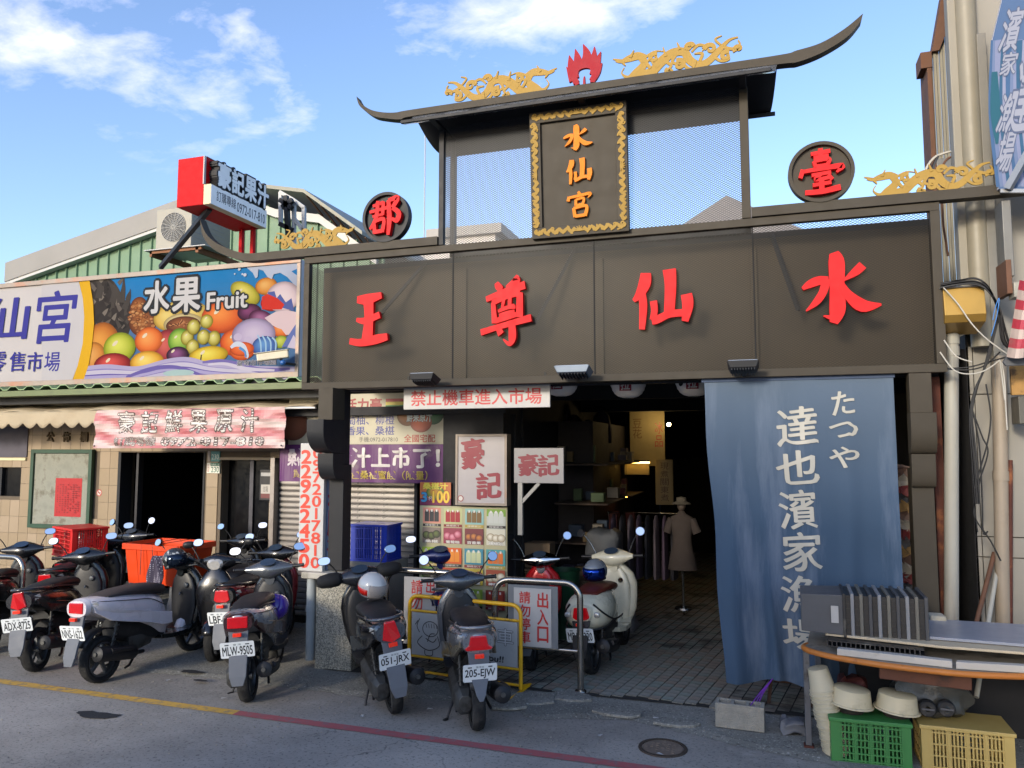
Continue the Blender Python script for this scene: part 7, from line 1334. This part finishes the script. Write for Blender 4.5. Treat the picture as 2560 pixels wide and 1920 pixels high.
# helmets
HW=mat('helmet_white','b4b6b6',rough=.2,coat=.6,var=.03); HG=mat('helmet_grey','6f757c',rough=.25,coat=.6,var=.05); HP=mat('helmet_pink','c88a98',rough=.4,var=.05); HPU=mat('helmet_purple','4a2c98',rough=.25,coat=.7,var=.05); HB=mat('helmet_camo','26282a',rough=.3,coat=.5,var=.8,sc=22,dirt='c4c8c8',dsc=16,dth=.53,dw=18); VB=mat('visor_smoke','1e2a3a',rough=.05,metal=.7,var=0); VBL=mat('visor_blue','1c3f9a',rough=.06,metal=.9,var=.1); VC=mat('visor_clear','a89c94',rough=.08,var=0,alpha=.35)
helmet(onsc('051',-.12,-.02,.98),rad(0),'white helmet with a red band and clear visor on the black scooter seat',HW,VC,mat('helmet_red_band','b81c14',rough=.3),rot=(rad(8),rad(12)))
helmet(onsc('VES',-.25,0,.94),rad(-105),'grey helmet with a mirrored blue visor on the cream-white scooter',HG,VBL,rot=(0,rad(6)))
helmet(onsc('PNK',.22,.14,1.10),rad(-70),'pink and grey helmet hung on a scooter handlebar',HG,HP,rot=(rad(5),rad(25)),trim=HP)
helmet(onsc('NNS',.30,-.05,1.03),rad(-10),'black helmet with white camouflage pattern on the pearl-white scooter handlebar',HB,VB,rot=(rad(0),rad(-12)))
helmet(onsc('MLW',.17,-.10,.66),rad(-30),'purple helmet tucked behind the leg shield of the wine-brown scooter',HPU,HPU,rot=(rad(60),rad(10)))
# dotted cloth over the handlebar
def dots():
    m=mat('dotted_cloth','3e3848',rough=.85,var=.08,bump=.2,bsc=30); t=m.node_tree; b=t.nodes['Principled BSDF']; v=t.nodes.new('ShaderNodeTexVoronoi'); v.inputs['Scale'].default_value=48; v.inputs['Randomness'].default_value=0; c=t.nodes.new('ShaderNodeTexCoord'); t.links.new(c.outputs['UV'],v.inputs['Vector']); t.links.new(c.outputs['Object'],v.inputs['Vector'])
    x=t.nodes.new('ShaderNodeMix'); x.data_type='RGBA'; t.links.new(mth(t,'LESS_THAN',v.outputs['Distance'],.26),x.inputs[0]); x.inputs[6].default_value=(*lin('3e3848'),1); x.inputs[7].default_value=(*lin('a8a4ae'),1); t.links.new(x.outputs[2],b.inputs['Base Color']); return m
b_=MB()
def clo(u,v):
    a=v*2.2; z=1.06-.42*max(0,v-.12); yy=.16+.17*u+.02*math.sin(v*7+u*3); xx=.40-.055*math.sin(min(v,.25)*6.3)+.025*math.sin(u*9+v*4)-.03*v; return tuple(onsc('NNS',xx,yy,z))
b_.grid(14,26,clo); o=b_.build('dotted_jacket',dots(),None,smooth=60,solid=.006); tag(o,'dark dotted cloth hanging over the left grip of the pearl-white scooter','cloth')
lumpm=mat('pink_tag','a0407a',rough=.5)

# litter and grit on the road edge
for k,(px,py) in enumerate(((1640,1795),(1500,1838),(1650,1885),(560,1745),(905,1790),(1075,1772),(420,1700))):
    p=gz(px,py,.02); b_=MB(); b_.add([(-.025,-.012,.0),(.02,-.015,.004),(.028,.01,.0),(-.02,.014,.006)],[(0,1,2,3)]); o=b_.build('litter_scrap',mat('paper_white'),None,loc=p); o.rotation_euler=(0,0,k*1.3); tag(o,'small pale scrap of litter on the ground '+['in front of the passage tiles','near the broken kerb','beside the iron cover','near the wine-brown scooter','near the black scooter with hand covers','between the two rightmost road scooters','near the white-panelled scooter'][k],'litter')
b_=MB()
for k in range(900):
    x=R.uniform(-9,2.2); y=R.uniform(4.6,6.9); z=.002 if y<6.2 else .018; s=R.uniform(.003,.009); a=R.uniform(0,3)
    b_.add([(x+s*math.cos(a),y+s*math.sin(a),z),(x+s*math.cos(a+2.1),y+s*math.sin(a+2.1),z),(x+s*math.cos(a+4.2),y+s*math.sin(a+4.2),z),(x,y,z+s*.9)],[(0,1,3),(1,2,3),(2,0,3)])
tag(b_.build('grit',mat('grit_stone','8a857a',rough=.9,var=.4,sc=4)),'loose grit scattered along the kerb and road edge','grit',kind='stuff')
# ---------- buildings across the street, behind the viewer (unseen, show in mirrors; middle one added to keep sun off the passage) ----------
for i,(x0,x1,h,c) in enumerate(((-40,-9.5,3.2,'d0c8b8'),(-7.6,-3.2,5.9,'c8c0b0'),(3,30,3.2,'ccc8be'))):
    e=empty('unseen_street_house',(0,0 if i==1 else -11,0),0,['cream row of houses across the street at the far left','unseen tan house added behind the viewer to shade the passage','grey row of houses across the street at the far right'][i],'building'); m=mat('render_%d'%i,c,rough=.8,var=.1)
    bxs('wall',[(x0,x1,-13,-6.0,0,h)],m,e,bevel=0)
    b_=MB()
    for k in range(int((x1-x0)/2.2)):
        for z in (1.2,): b_.box(x0+.6+k*2.2,x0+1.8+k*2.2,-6.0,-5.97,z,z+1.2)
    b_.build('window',GLS,e,kind='stuff')
